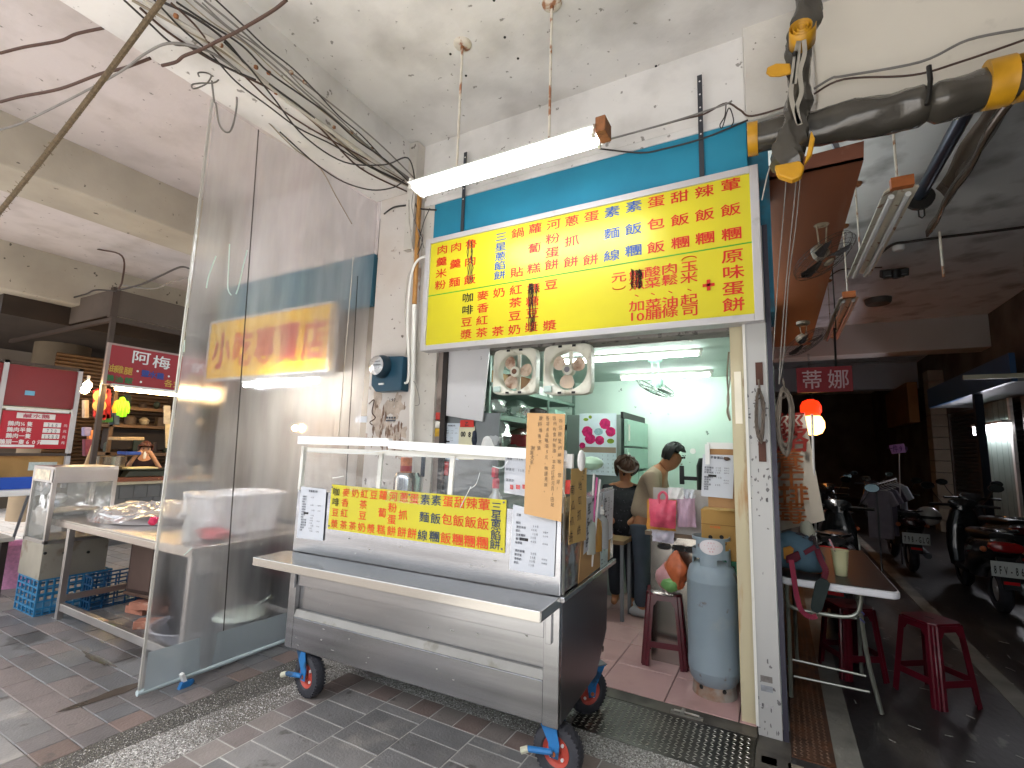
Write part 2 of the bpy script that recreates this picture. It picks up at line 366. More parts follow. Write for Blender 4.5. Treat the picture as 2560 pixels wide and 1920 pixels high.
# ================================================================ corridor floor
m_dk = M('dark_corridor_slab', '#2c2b2b', .42, var=.4, sc=1.6, bump=.3, bsc=30, st=(1, .35, 1), dirt=[('#54504a', .3, 2.5, .1, .6), ('#6d6a64', .16, 7, .03, .6)])
m_lt = M('worn_grey_stripe', '#77756d', .6, var=.2, sc=4, bump=.3, bsc=40, dirt=[('#4c4a45', .4, 3, .2, .6)])
cf = struct('corridor_floor', MB().box(-.0, 5.2, .5, 24, -.06, 0), m_dk)
struct('corridor_floor_stripe', MB().box(1.27, 1.40, .6, 24, .0, .004), m_lt)
struct('corridor_kerb', MB().box(.20, .32, 3.1, 24, .0, .005), m_lt)
rp = struct('rusty_checker_plate', MB().box(.003, .2, 3.14, 6.2, 0, .006), M('rusty_plate', '#4d382c', .6, .3, var=.25, sc=4, dirt=[('#7a4a2c', .35, 5, .2, .6), ('#2b2420', .3, 3, .2, .7)]))
ck = MB(); chk(ck, .005, .198, 3.15, 5.4, .006, 0, .03)
ck.build('plate_lozenges', M('rusty_lozenge', '#6b5342', .5, .4, var=.2), rp, kind='stuff')
gr = struct('drain_grate', MB().box(-.158, .22, 2.4, 3.13, -.05, -.004), M('black_drain', '#26231f', .7, var=.2))
for i in range(3):
    for j in range(4):
        MB().box(-.135+.12*i, -.135+.12*i+.07, 2.55+.15*j, 2.62+.15*j, -.004, .004).build('grate_slot', M('grate_metal', '#8b8272', .6, .4, var=.2), gr)
tr = MB(); r2 = random.Random(11)
for i in range(70):
    x, y = r2.uniform(.35, 2.6), r2.uniform(3.0, 6.5); a = r2.gauss(-.6, .6); L = r2.uniform(.01, .07)
    tr.beam((x, y, .002), (x+math.cos(a)*L, y+math.sin(a)*L, .003), .005, .003)
tr.build('floor_scratches', M('scratch_pale', '#8b8a84', .7), cf, kind='stuff')

# ================================================================ ceilings, beams, walls
YF = 3.35
struct('ceiling', MB().box(-2.98, 4.5, -1, YF+.3, 4.43, 4.6), m_ceil)
struct('ceiling', MB().box(-6.0, -3.42, -1, 3.65, 4.43, 4.6).box(-9.6, -6.7, -1, 6.5, 4.30, 4.6), m_ceil2)
struct('ceiling_beam', MB().box(-3.42, -2.98, -1, 3.30, 3.95, 4.6), m_ceil, bev=.015)
struct('ceiling_beam', MB().box(-6.7, -6.0, -1, 6.5, 3.95, 4.6), m_beam2, bev=.02)
struct('ceiling_beam', MB().box(-10.3, -9.6, -1, 6.5, 3.6, 4.6), m_beam2, bev=.02)
struct('ceiling_beam', MB().box(-14, 5, -1.45, -1.0, 3.9, 4.6), m_ceil, bev=.02)
struct('facade_beam', MB().box(-3.42, -.1, YF, YF+.3, 3.80, 4.6).box(-2.83, -.1, YF-.03, YF, 3.78, 3.84), m_ceil, bev=.008)
struct('facade_beam', MB().box(.3, 5, YF-.05, YF+.3, 3.68, 4.6), M('cream_beam_paint', '#d9d2c4', .8, var=.05, sc=1, bump=.2, bsc=14, dirt=[('#8a8272', .18, 3, .1, .5)]), bev=.01)
struct('facade_beam', MB().box(-6.0, -3.42, YF, YF+.3, 3.4, 4.6), m_ceil2)
one('corner_column', MB().box(-.1, .3, YF-.07, YF+.3, 3.74, 4.6), m_wallw, 'plain white concrete column head above the right end of the menu board', 'column', bev=.01)
one('wall_column', MB().box(-3.36, -2.83, 3.3, 3.8, -.03, 4.0), M('peeling_column_paint', '#c6bfb8', .7, var=.05, sc=1.3, bump=.35, bsc=18, dirt=[('#a89686', .26, 1.3, .25, .6), ('#8a7262', .2, 5.5, .05, .8), ('#4a3a30', .11, 15, .03, .9)]), 'white column with peeling stained paint carrying the electricity meter', 'column', bev=.008)
one('corner_pilaster', MB().box(-2.98, -2.88, 3.24, 3.35, 3.35, 4.42), m_wallw, 'short white pilaster stub in the ceiling corner above the column', 'pilaster')
# opening surround
one('door_pier', MB().box(-2.83, -2.60, 3.33, 3.6, -.03, 3.8), m_wallw, 'narrow white pier between column and black shutter rail', 'pier', bev=.004)
sp = MB().box(-2.60, -2.55, 3.36, 3.5, 0, 3.4)
pr = one('sticker_strip', sp, M('brown_grey_strip', '#8d8078', .6, var=.15, sc=4, dirt=('#4c3d33', .3, 4, .1, .7)), 'narrow brown strip with red and yellow stickers beside the shutter rail', 'strip')
for a, b, h in ((1095, 1040, '#c23a30'), (1095, 1058, '#e8e4da'), (1095, 1078, '#c59a2a')):
    p = PY(a, b, 3.355); MB().box(-2.595, -2.553, 3.354, 3.36, p.z-.045, p.z+.03).build('sticker', M('sticker'+h[1:], h, .5, var=.25, sc=30), pr)
one('shutter_rail', MB().box(-2.55, -2.50, 3.36, 3.42, 0, 3.4), M('black_rail', '#2c2624', .5, .4, var=.3, sc=5, dirt=('#6a5a50', .25, 9, .05, .7)), 'tall black steel shutter rail at the left of the shop opening', 'rail')
# teal board behind the sign
one('teal_board', MB().box(-2.69, -.1, YF-.045, YF+.02, 3.0, 3.765), M('teal_paint', '#1d7f9c', .55, var=.07, sc=1.2, dirt=[('#5aa0b0', .16, 3, .08, .5), ('#155a70', .3, 1.5, .3, .5)]), 'teal painted board above the big yellow menu sign', 'board', bev=.004)
one('teal_board', MB().box(-.1, .02, YF-.0, YF+.4, 2.45, 3.72), M('teal_paint2', '#256c84', .6, var=.3, sc=5, dirt=[('#3e4a52', .4, 5, .1, .8)]), 'weathered narrow teal return board beside the right end of the sign', 'board')
one('teal_board', MB().box(-6.0, -3.42, YF-.04, YF+.02, 2.9, 3.42), M('teal_paint3', '#3c6a7c', .7, var=.1, sc=1.2), 'dull teal board of the neighbouring shop behind the plastic curtain', 'board')
# shop room
m_grn = M('pale_green_wall', '#c9dacf', .7, var=.03, sc=1, dirt=[('#8fae9d', .18, 1.3, .2, .4), ('#55665d', .1, 9, .02, .8)])
struct('shop_room_walls', MB().box(-2.95, 0, 6.32, 6.45, 0, 2.6).box(-.15, -.03, 3.6, 6.32, 0, 2.6).box(-3.0, -2.86, 3.6, 6.32, 0, 2.6), m_grn)
struct('shop_room_ceiling', MB().box(-2.86, -.15, 3.42, 6.32, 2.5, 2.6), M('pale_green_ceiling', '#b4c4bb', .8, var=.04, sc=1, dirt=('#8c9a92', .2, 2, .2, .5)))
one('lintel', MB().box(-2.5, -.16, 3.42, 3.6, 2.37, 3.3), M('bare_concrete', '#85807c', .85, var=.2, sc=6, bump=.5, bsc=30, dirt=('#4a4643', .3, 12, .05, .8)), 'rough bare concrete lintel above the two exhaust fans', 'lintel')
# neighbour facade behind curtain
one('neighbour_wall', MB().box(-6.0, -3.36, 3.46, 3.6, 0, 3.5), M('neighbour_wall', '#8d8478', .8, var=.12, sc=1, dirt=('#5f564c', .4, 1.5, .3, .7)), 'dim plaster wall of the neighbouring shop behind the plastic curtain', 'wall')
one('neighbour_wall', MB().box(-14.5, -14.3, -1, 9, 0, 4.6).box(-14.3, -6.0, 8.0, 8.2, 0, 4.6), M('far_plaster', '#665b4d', .85, var=.15, sc=.8, dirt=('#5c4e40', .4, 1.2, .3, .7)), 'warm plaster wall far behind the neighbouring food stall', 'wall')
# corridor shell
struct('corridor_ceiling', MB().box(-.03, 3.4, YF+.3, 11.4, 4.2, 4.5).box(-.03, 3.4, 11.9, 24, 4.2, 4.5), m_corrc)
struct('corridor_beam', MB().box(-.03, 3.4, 11.4, 11.9, 3.6, 4.5), M('corridor_beam_paint', '#b4b3ae', .8, var=.06, sc=1), bev=.01)
struct('corridor_beam', MB().box(-.03, 3.4, 16.5, 17, 3.5, 4.5), M('corridor_beam_far', '#a9aeb4', .8, var=.06, sc=1))
m_corw = M('corridor_wall', '#66635f', .8, var=.15, sc=1, dirt=('#352f2a', .4, 1.2, .3, .8))
struct('corridor_wall_left', MB().box(-.15, -.03, 6.45, 24, 0, 4.5).box(-.1, -.03, 3.85, 6.45, 0, 3.1), m_corw)
struct('corridor_wall_end', MB().box(-.15, 3.6, 23.8, 24, 0, 4.5), m_corw)
struct('corridor_wall_right', MB().box(3.4, 3.6, 2.5, 24, 2.62, 4.6).box(3.45, 3.6, 2.5, 24, 0, 2.62).box(3.4, 3.6, 9.9, 10.5, 0, 2.62).box(3.4, 3.6, 14.2, 15, 0, 2.62), m_corw)
m_shut = M('dark_roller_shutter', '#2f2f31', .5, .5, var=.15, sc=2)
def shutter(y0, y1, z1, label):
    t = thing('roller_shutter', label, 'shutter', (3.44, y0, 0), group=None)
    n = int(z1/.075)
    for i in range(n):
        z = i*.075; MB().prism([(3.44, y0, z+.004), (3.415, y0, z+.02), (3.415, y0, z+.055), (3.44, y0, z+.071)], (0, y1-y0, 0)).build('slat', m_shut, t)
shutter(4.2, 9.85, 2.6, 'dark grey roller shutter closed behind the parked scooters at the near right')
shutter(10.55, 14.15, 2.6, 'dark roller shutter further down the dim corridor beyond the lit doorway')

# ---- the unseen street side behind and beside the camera, added for reflections and shade
ob = thing('unseen_reflected_building', 'unseen grey building with dark windows, added across the road for reflections', 'building', (0, -15, 0))  # unseen, added so the steel cart has something to mirror
MB().box(-26, 22, -17, -15, -.06, 8.5).build('wall', M('opposite_wall', '#8f8c86', .8, var=.1, sc=.4), ob)
for i in range(12):
    for j in range(2): MB().box(-25+4*i, -22.6+4*i, -15.0, -14.96, .4+3.6*j, 3.0+3.4*j).build('window', M('opposite_window', '#22262a', .2), ob)
one('unseen_light_blocker', MB().box(1.5, 3.6, -1.0, 2.6, 0, 4.43), m_corw, 'unseen dark block right of the camera, added to keep light out of the corridor', 'wall')  # unseen block added to darken the corridor
# ================================================================ shared materials
m_yel = M('sign_yellow', '#c2b720', .35, var=.03, sc=2)
m_red = M('letter_red', '#c22414', .5, var=.05)
m_blu = M('letter_blue', '#1f4a8c', .5, var=.05)
m_blk = M('marker_black', '#1c1a18', .5, var=.05)
m_grn2 = M('line_green', '#3f9a2c', .5, var=0)
m_alu = M('anodised_frame', '#b9b6b6', .45, .25, var=.05, sc=4, dirt=('#8a8580', .15, 6, .1, .6))
m_whp = M('white_enamel', '#dedcd4', .45, var=.04, sc=3, dirt=[('#a99f8d', .2, 5, .1, .5)])
m_rust = M('rusty_enamel', '#8a5a38', .8, var=.3, sc=20, bump=.4, dirt=[('#3f281c', .35, 14, .1, .8), ('#c9bfae', .25, 9, .05, .8)])
m_tube = M('lit_tube', '#ffffff', .3, var=0, emit='#f3f8ff', es=6.5)
m_tubeoff = M('unlit_tube', '#c9cac6', .25, var=.02)
m_gry = M('grey_paint', '#6f7276', .55, var=.1)
m_cab = [M('cable_%s' % n, h, .6, var=.15, sc=9) for n, h in (('dark', '#332e2b'), ('grey', '#77736e'), ('tan', '#8f8473'), ('brown', '#4a342a'), ('pale', '#b5afa5'))]
m_stl = M('stainless_steel', '#a2a3a6', .24, 1, var=.12, sc=3, bump=.03, bsc=60, st=(.25, 1, 6), dirt=('#77777a', .3, 2, .3, .7))
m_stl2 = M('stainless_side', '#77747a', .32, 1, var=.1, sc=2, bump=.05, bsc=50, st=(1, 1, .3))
m_plw = M('white_plastic', '#dfdedb', .4, var=.03)
m_crm = M('cream_plastic', '#d3d1c2', .42, var=.05, sc=8, dirt=('#8a7a58', .2, 12, .1, .5))
m_kraft = M('kraft_card', '#b08a5c', .8, var=.06, sc=4, bump=.08)
m_note = M('peach_paper', '#c79d6c', .75, var=.03, sc=3)
m_pap = M('white_paper', '#c2c5cb', .6, var=.02)
m_ink = M('paper_ink', '#4b4d55', .7, var=0)

# ================================================================ big yellow menu sign
sg = thing('menu_sign', 'large yellow shop sign with red and blue menu writing in a grey frame', 'sign', (-1.35, 3.2, 2.87))
X0, X1, Z0, Z1 = -2.675, -.04, 2.365, 3.375
MB().box(X0+.04, X1-.04, 3.205, 3.30, Z0+.03, Z1-.03).build('panel', m_yel, sg)
fr = MB()
fr.box(X0, X0+.05, 3.19, 3.31, Z0, Z1).box(X1-.05, X1, 3.19, 3.31, Z0, Z1).box(X0+.05, X1-.05, 3.19, 3.31, Z0, Z0+.045).box(X0+.05, X1-.05, 3.19, 3.31, Z1-.045, Z1)
fr.build('frame', m_alu, sg, bev=.003)
def s8(x, y): return P(1020+x*.4159, 400+y*.4159, 'Y', 3.204)
R = MB(); B = MB(); K = MB()
def put(mb, s, w=.124, h=.087, off=.0015):
    for t in s.split():
        ch, xy = t[0], t[1:]; x, y = map(float, xy.split(',')); mb.text(ch, s8(x, y), X3, Z3, w, h, .012, off)
put(R, '葷1940,150 飯1940,300 糰1945,445 辣1780,190 飯1783,330 糰1785,470 甜1632,222 飯1635,360 糰1637,497 蛋1492,250 包1490,385 飯1490,525 蛋1103,340 餅1098,600 蔥985,367 抓985,487 餅980,613 河875,388 粉870,472 蛋868,555 餅865,630 蘿765,412 蔔760,530 糕757,652 鍋660,440 貼655,675 魯380,505 肉375,610 飯372,720 肉290,525 羹285,625 麵280,735 肉207,540 羹202,612 米200,682 粉195,752')
put(B, '素1357,280 飯1355,415 糰1355,545 素1227,312 麵1225,442 線1225,575'); put(B, '三560,462 星557,522 蔥555,580 餡553,635 餅552,693', .116, .078)
put(R, '豆860,750 漿852,995 無755,770 糖748,850 豆747,922 漿742,1005 紅648,782 茶645,858 豆642,938 奶640,1020 奶548,798 茶540,1030 麥450,815 香450,890 紅445,965 茶443,1038 豆352,975 漿350,1048', .118, .084)
put(K, '咖360,828 啡358,902', .118, .084)
put(R, '原1950,578 味1955,675 蛋1955,772 餅1957,870', .134, .094)
put(R, '玉1690,640 米1688,708 起1690,840 司1695,905 肉1572,655 鬆1573,722 油1575,855 條1573,915 酸1470,672 菜1470,738 菜1475,868 脯1475,928 鮪1375,690 魚1375,750 加1375,878 元1268,705 11347,942 01397,942', .114, .08)
for x in (1692, 1577, 1472, 1375): p = s8(x, 780+(1692-x)*.11); R.beam(p+Vector((-.012, -.001, .006)), p+Vector((.012, -.001, -.008)), .002, .006)
for x, y, s in ((1690, 597, -1), (1268, 762, 1)):
    p = s8(x, y); R.tube([p+Vector((.045*math.cos(t), -.001, -s*.02*math.sin(t))) for t in [math.pi*i/8 for i in range(9)]], .0035, 4)
p = s8(1807, 752); R.box(p.x-.036, p.x+.036, 3.2, 3.2038, p.z-.01, p.z+.01).box(p.x-.011, p.x+.011, 3.2, 3.2036, p.z-.036, p.z+.036)
R.build('red_lettering', m_red, sg); B.build('blue_lettering', m_blu, sg); K.build('black_lettering', m_blk, sg)
a, b = s8(115, 820), s8(2075, 492)
MB().beam(a, b, .003, .008).build('green_line', m_grn2, sg)
q = MB(); r3 = random.Random(5)
def scrib(x, y0, y1, wd, n):
    for i in range(n):
        xx = x+r3.uniform(-wd, wd); pts = []
        for k in range(9):
            y = y0+(y1-y0)*k/8; pp = s8(xx+r3.uniform(-7, 7), y+r3.uniform(-5, 5)); pts.append(pp-Y3*.004)
        q.tube(pts, r3.choice((.0016, .0026)), 4)
scrib(375, 485, 740, 18, 5); scrib(748, 745, 1030, 20, 9); scrib(1375, 660, 770, 32, 16); scrib(755, 745, 800, 32, 12)
q.build('marker_scribble', m_blk, sg, kind='stuff')
# hanger straps of the sign
for x, y0, y1, lab in ((1165, 382, 580, 'dark steel strap hanging the sign near the column'), (1749, 190, 443, 'dark slotted steel strap hanging the sign near the canvas roll')):
    t = thing('hanger_strap', lab, 'strap', PY(x, y1, 3.3), group='sign hanger straps')
    a, b = PY(x, y0, 3.3), PY(x-1, y1, 3.3)
    MB().box(a.x-.016, a.x+.016, 3.29, 3.296, b.z-.02, a.z).build('strap', M('strap_dark', '#3c3d42', .5, .2), t)
    hh = MB()
    for k in range(5):
        z = a.z-.05-k*.10
        if z > b.z: hh.cyl((a.x, 3.288, z), (a.x, 3.2895, z), .006, 8)
    hh.build('bolt_hole', m_plw, t, kind='stuff')
# ================================================================ hanging twin fluorescent fixture
yt = 2.52
A, Bb = PY(1040, 468, yt), PY(1500, 350, yt)
tf = thing('twin_tube_light', 'lit twin tube light with rusty end hanging on two rods', 'light', ((A.x+Bb.x)/2, yt, A.z+.05))
zf = (A.z+Bb.z)/2
hb = MB(); x0, x1 = A.x, Bb.x+.05
hb.prism([(x0, yt-.10, zf+.015), (x0, yt-.03, zf+.065), (x0, yt+.03, zf+.065), (x0, yt+.10, zf+.015), (x0, yt+.095, zf+.008), (x0, yt, zf+.04), (x0, yt-.095, zf+.008)], (x1-x0-.06, 0, 0))
hb.build('reflector', m_whp, tf)
MB().box(x1-.06, x1, yt-.06, yt+.06, zf-.012, zf+.085).build('end_box', m_rust, tf, bev=.004)
MB().box(x0-.02, x0, yt-.06, yt+.06, zf-.01, zf+.07).build('end_box', m_whp, tf, bev=.004)
for dy in (-.055, .055):
    t_ = MB().cyl((x0+.03, yt+dy, zf-.005), (x1-.09, yt+dy, zf-.005), .0165, 12).build('tube', m_tube, tf, smooth=True)
    for xx in (x0+.005, x1-.085): MB().box(xx, xx+.02, yt+dy-.018, yt+dy+.018, zf-.03, zf+.03).build('lamp_holder', m_whp, tf, bev=.004)
m_rod = M('rusty_rod', '#c9c1b2', .6, var=.1, sc=10, dirt=[('#8a5128', .35, 9, .06, .9)])
for xt, yt2, xb, yb in ((1157, 110, 1142, 410), (1378, 5, 1362, 352)):
    a = PZ(xt, yt2, 4.43); a = Vector((a.x, yt, 4.43)); 
    MB().cyl((a.x, yt, zf+.06), (a.x, yt, 4.42), .009, 8).build('rod', m_rod, tf, smooth=True)
    MB().lathe([(0, 4.405), (.02, 4.405), (.045, 4.41), (.062, 4.42), (.066, 4.43)], (a.x, yt, 0), 20).build('ceiling_rose', m_rod, tf, smooth=True)
    MB().cyl((a.x, yt, 4.385), (a.x, yt, 4.412), .014, 8).build('collar', m_rust, tf)
# ================================================================ posts at the right of the opening
cp = one('cream_post', MB().box(-.245, -.165, 3.34, 3.43, .0, 2.9), M('stained_cream_post', '#c2b797', .6, var=.05, sc=2, st=(3, 3, .5), dirt=[('#a9753c', .30, 2.2, .07, .85), ('#6e4426', .2, 3.1, .04, .8)]), 'cream painted door post with brown peeling stains beside the gas cylinder', 'post', bev=.004)
MB().box(-.225, -.185, 3.336, 3.3395, 1.75, 2.08).build('tape_strip', M('paper_tape', '#e9e2cf', .6), cp)
wp = one('steel_post', MB().box(-.155, -.035, 3.27, 3.33, .0, 3.0), M('white_steel_post', '#b3b2af', .42, .15, var=.03, sc=3, st=(1, 1, .3), dirt=[('#77757c', .12, 9, .04, .7)]), 'broad white steel post between the shop opening and the dark corridor', 'post', bev=.003)
MB().box(-.165, -.150, 3.262, 3.268, .05, 2.5).build('edge_strip', m_whp, wp)
MB().box(-.032, -.005, 3.27, 3.40, 0, 3.0).build('dark_channel', M('dark_channel', '#3b3944', .5, .3), wp)
for z, s in ((.29, 0), (.24, 1)): MB().box(-.135, -.075, 3.266, 3.269, z, z+.032).build('sticker', (M('grey_sticker', '#77716c', .6, var=.3, sc=40), M('silver_sticker', '#8f9296', .5, var=.2, sc=40))[s], wp)
for k in range(3): MB().cyl((-.14+.03*k, 3.262, .165), (-.14+.03*k, 3.269, .165), .008, 8).build('screw', m_alu, wp)
for z0, z1 in ((1.98, 2.12), (1.52, 1.64)): MB().box(-.10, -.06, 3.262, 3.269, z0, z1).build('rusty_bracket', M('rust_bracket', '#54362c', .8, var=.3), wp)
q = MB(); pk_ = random.Random(41)
for i in range(70):
    z = pk_.choice((pk_.uniform(1.28, 1.5), pk_.uniform(1.62, 1.95), pk_.uniform(.02, .3), pk_.uniform(.3, 2.3))); x = pk_.uniform(-.15, -.045); w_, h_ = pk_.uniform(.0015, .008), pk_.uniform(.002, .014); ph = pk_.random()*6
    q.prism([(x+w_*math.cos(t)*(1+.4*math.sin(2*t+ph)), 3.2688, z+h_*math.sin(t)*(1+.3*math.sin(3*t+ph))) for t in [2*math.pi*k/8 for k in range(8)]], (0, -.0006, 0))
q.build('chipped_paint', M('chip_grey', '#6f6c6c', .7, var=.3, sc=30), wp, kind='stuff')
def coil(name, cx, cy, ztop, zb, w, label, seed, n=13):
    r = random.Random(seed); mb = MB()
    for i in range(n):
        pts = []; ph = r.uniform(-.15, .15); ww = w*r.uniform(.55, 1.1); dy = r.uniform(-.022, .022); zt = ztop-r.uniform(0, .03); zz = zb+r.uniform(0, .08)
        for k in range(17):
            t = 2*math.pi*k/16; z = (zt+zz)/2+(zt-zz)/2*math.cos(t)
            pts.append((cx+ww*math.sin(t)*(1+.2*math.sin(2*t+ph))+r.uniform(-.004, .004), cy+dy+.012*math.sin(t*2), z))
        mb.tube(pts, .0036, 5, cap=False)
    mb.tube([(cx, cy, ztop+.05), (cx+.01, cy, ztop-.06), (cx-.02, cy-.03, ztop-.08)], .006, 5)
    return one(name, mb, M('rope_'+str(seed), '#6b6057' if seed % 2 else '#6f665c', .9, var=.2, sc=40), label, 'rope', smooth=True)
coil('rope_coil', -.085, 3.235, 1.96, 1.62, .022, 'brownish coil of rope hooked on the face of the white steel post', 21)
coil('rope_coil', .045, 3.30, 1.97, 1.55, .045, 'grey coil of cord hanging at the corridor side of the steel post', 22, 26)
# ================================================================ exhaust fans
def exhaust(x0, x1, z0, z1, rot, label):
    y = 3.36; cx, cz, hw, hh = (x0+x1)/2, (z0+z1)/2, (x1-x0)/2, (z1-z0)/2
    t = thing('exhaust_fan', label, 'fan', (cx, y, cz), group='square exhaust fans under the sign')
    mb = MB(); n = 40; R0 = hw*.80
    def sq(a, k=1.):
        ca, sa = math.cos(a), math.sin(a); m = 5; s = (abs(ca)**m+abs(sa)**m)**(-1/m) if k < 2 else 1
        e = 9; s = (abs(ca)**e+abs(sa)**e)**(-1/e); return ca*s*hw*k, sa*s*hh*k
    rings = []
    for k in range(n):
        a = 2*math.pi*k/n; xs, zs = sq(a)
        rings.append([(cx+xs, y+.07, cz+zs), (cx+xs, y, cz+zs), (cx+xs*.93, y-.006, cz+zs*.93), (cx+math.cos(a)*R0*1.04, y+.012, cz+math.sin(a)*R0*1.04), (cx+math.cos(a)*R0, y+.02, cz+math.sin(a)*R0), (cx+math.cos(a)*R0*.98, y+.09, cz+math.sin(a)*R0*.98)])
    V = [p for r in rings for p in r]; m = 6
    mb.add(V, [(k*m+j, ((k+1) % n)*m+j, ((k+1) % n)*m+j+1, k*m+j+1) for k in range(n) for j in range(m-1)])
    mb.build('frame', m_crm, t, smooth=True)
    for k in range(3):
        a = rot+2*math.pi*k/3; bl = MB(); pts = []; nn = 16
        for i in range(nn):
            u = 2*math.pi*i/nn; rr = .56+.36*math.cos(u); ww = .34*math.sin(u)*(1+.25*math.cos(u))
            lx, lz = rr*R0, ww*R0; pts.append((cx+lx*math.cos(a)-lz*math.sin(a), y+.03+lz*.25, cz+lx*math.sin(a)+lz*math.cos(a)))
        bl.prism(pts, (0, .004, 0)); bl.build('blade', m_blade, t, smooth=False)
    MB().lathe([(0, -.02), (.03, -.02), (.042, -.012), (.046, .05)], (cx, y+.02, cz), 20, 'Y').build('hub', m_crm, t, smooth=True)
    MB().lathe([(0, -.024), (.022, -.023), (.024, -.016)], (cx, y+.02, cz), 16, 'Y').build('hub_cap', M('hub_brown', '#6d4a35', .5) if rot > 1 else M('hub_grey', '#77737a', .5), t)
    MB().beam((cx, y+.085, cz-hh*.9), (cx, y+.085, cz+hh*.9), .03, .012).build('motor_bracket', m_crm, t)
    MB().box(cx-hw*.93, cx-hw*.6, y-.022, y+.0, cz-hh*.9, cz-hh*.64).build('switch_box', M('fan_switch', '#bcd0c8', .4), t, bev=.006)
    for s in (-1, 1):
        for q2 in (-.28, .3): MB().box(cx+q2*hw-.014, cx+q2*hw+.014, y-.012, y-.002, cz+s*hh*.93-.008, cz+s*hh*.93+.008).build('clip', m_blk, t)
    return t
m_blade = M('dusty_blade', '#cdb9a4', .45, var=.12, sc=9, dirt=[('#7a4a2a', .34, 11, .2, .9)])
exhaust(-2.03, -1.64, 1.985, 2.355, 2.2, 'exhaust fan nearer the white panel with greasy brown blades')
exhaust(-1.575, -1.185, 1.97, 2.355, .42, 'exhaust fan nearer the green room with cleaner blades and grey hub')
# ================================================================ electricity meter and pipes on the column
mt = thing('electricity_meter', 'dark blue electricity meter with round glass dial on the peeling column', 'meter', (-3.04, 3.28, 2.2))
a, b = PY(940, 893, 3.24), PY(1010, 978, 3.24)
MB().prism([(a.x, 3.2, a.z), (b.x, 3.2, a.z-.02), (b.x, 3.2, b.z), (a.x+.06, 3.2, b.z), (a.x, 3.2, b.z+.06)], (0, .1, 0)).build('case', M('meter_blue', '#1d4458', .35, var=.05), mt, bev=.008)
cx, cz = (a.x+b.x)/2-.05, (a.z+b.z)/2+.06
MB().lathe([(.105, 0), (.105, -.03), (.095, -.05), (.085, -.085)], (cx, 3.2, cz), 26, 'Y').build('rim', M('meter_rim', '#1d3340', .3), mt, smooth=True)
MB().lathe([(0, -.088), (.083, -.084)], (cx, 3.2, cz), 26, 'Y').build('dial', M('meter_dial', '#b8bcc0', .3, var=.15, sc=30), mt)
dl = MB()
for k, w_ in enumerate((.10, .12, .09)): dl.box(cx-w_/2, cx+w_/2, 3.1075, 3.11, cz+.03-k*.03, cz+.038-k*.03)
dl.build('dial_print', m_ink, mt, kind='stuff')
MB().lathe([(0, -.12), (.04, -.116), (.07, -.10), (.086, -.085)], (cx, 3.2, cz), 24, 'Y').build('glass', film('meter_glass', '#ffffff', .9, .05, .5), mt, smooth=True)
MB().box(cx-.03, cx+.03, 3.19, 3.2, b.z+.06, b.z+.075).build('label_plate', m_plw, mt)
one('orange_pipe', MB().cyl(PY(1049, 485, 3.26), PY(1036, 760, 3.26), .022, 10), M('orange_pipe', '#a5753a', .6, var=.15, sc=9), 'vertical orange pipe between the column and the sign frame', 'pipe', smooth=True)
one('white_conduit', MB().cyl(PY(1036, 762, 3.27), PY(1024, 1300, 3.27), .022, 10), m_whp, 'vertical white conduit below the orange pipe on the column edge', 'pipe', smooth=True)
def cable(name, pix, ax, v, r, mat, label, cat='cable', n=6, sides=6, group=None):
    """pix: photo points on plane ax=v (or each with its own (x, y, ax, v))"""
    pts = [P(p[0], p[1], *( (p[2], p[3]) if len(p) > 2 else (ax, v))) for p in pix]
    return one(name, MB().tube(spline(pts, n), r, sides), mat, label, cat, group, smooth=True)
cable('meter_cable', [(1066, 640), (1045, 650), (1030, 680), (1022, 740), (1018, 820), (1022, 900), (1020, 950), (1012, 958)], 'Y', 3.22, .011, m_whp, 'thick white cable looping from the sign down to the meter')
cable('meter_cable', [(1010, 905), (1018, 860), (1012, 780), (1018, 700), (1032, 655), (1024, 560), (1022, 500)], 'Y', 3.24, .008, m_cab[4], 'thin grey cable rising from the meter along the orange pipe')
cable('wire', [(1016, 500), (1040, 560), (1056, 600), (1040, 640), (1058, 560), (1075, 520)], 'Y', 3.25, .004, m_cab[0], 'tangled dark wire round the top of the orange pipe')
cable('wire', [(1036, 470), (1030, 520), (1050, 590), (1060, 620)], 'Y', 3.24, .004, m_cab[1], 'thin grey wire crossing the orange pipe below the tube light')
cable('wire', [(1020, 950), (1036, 955), (1046, 985), (1048, 1010), (1038, 1014)], 'Y', 3.26, .0025, m_cab[1], 'thin looped wire hanging beside the meter on the white pier')
gp = MB()
for a_, x in (('1', 975), ('9', 981), ('7', 987), (',', 993)): gp.text(a_, PY(x, 1000, 3.2985), X3, Z3, .045, .04, .02)
one('wall_number', gp, m_blk, 'black hand painted number below the electricity meter', 'lettering')
st_ = MB().box(*sorted((PY(965, 0, 3.297).x, PY(990, 0, 3.297).x)), 3.296, 3.2995, PY(977, 1056, 3.297).z, PY(977, 1040, 3.297).z)
stk = one('address_sticker', st_, m_pap, 'small white and dark sticker on the stained lower column', 'sticker')
g2 = MB(); p = PY(977, 1045, 3.2945)
for k in range(4): g2.box(p.x-.055+.03*k, p.x-.035+.03*k, 3.293, 3.2955, p.z-.006, p.z+.012)
g2.box(p.x-.055, p.x+.055, 3.293, 3.2955, p.z-.03, p.z-.016); g2.build('sticker_print', m_ink, stk, kind='stuff')
hk = cable('rusty_hook', [(922, 1010), (935, 1000), (930, 1030), (938, 1045), (925, 1055), (930, 1062)], 'Y', 3.29, .0045, M('rust_dark', '#4a2e22', .8, var=.2), 'rusty twisted hook on the peeling column where the curtain string ends', 'hook')

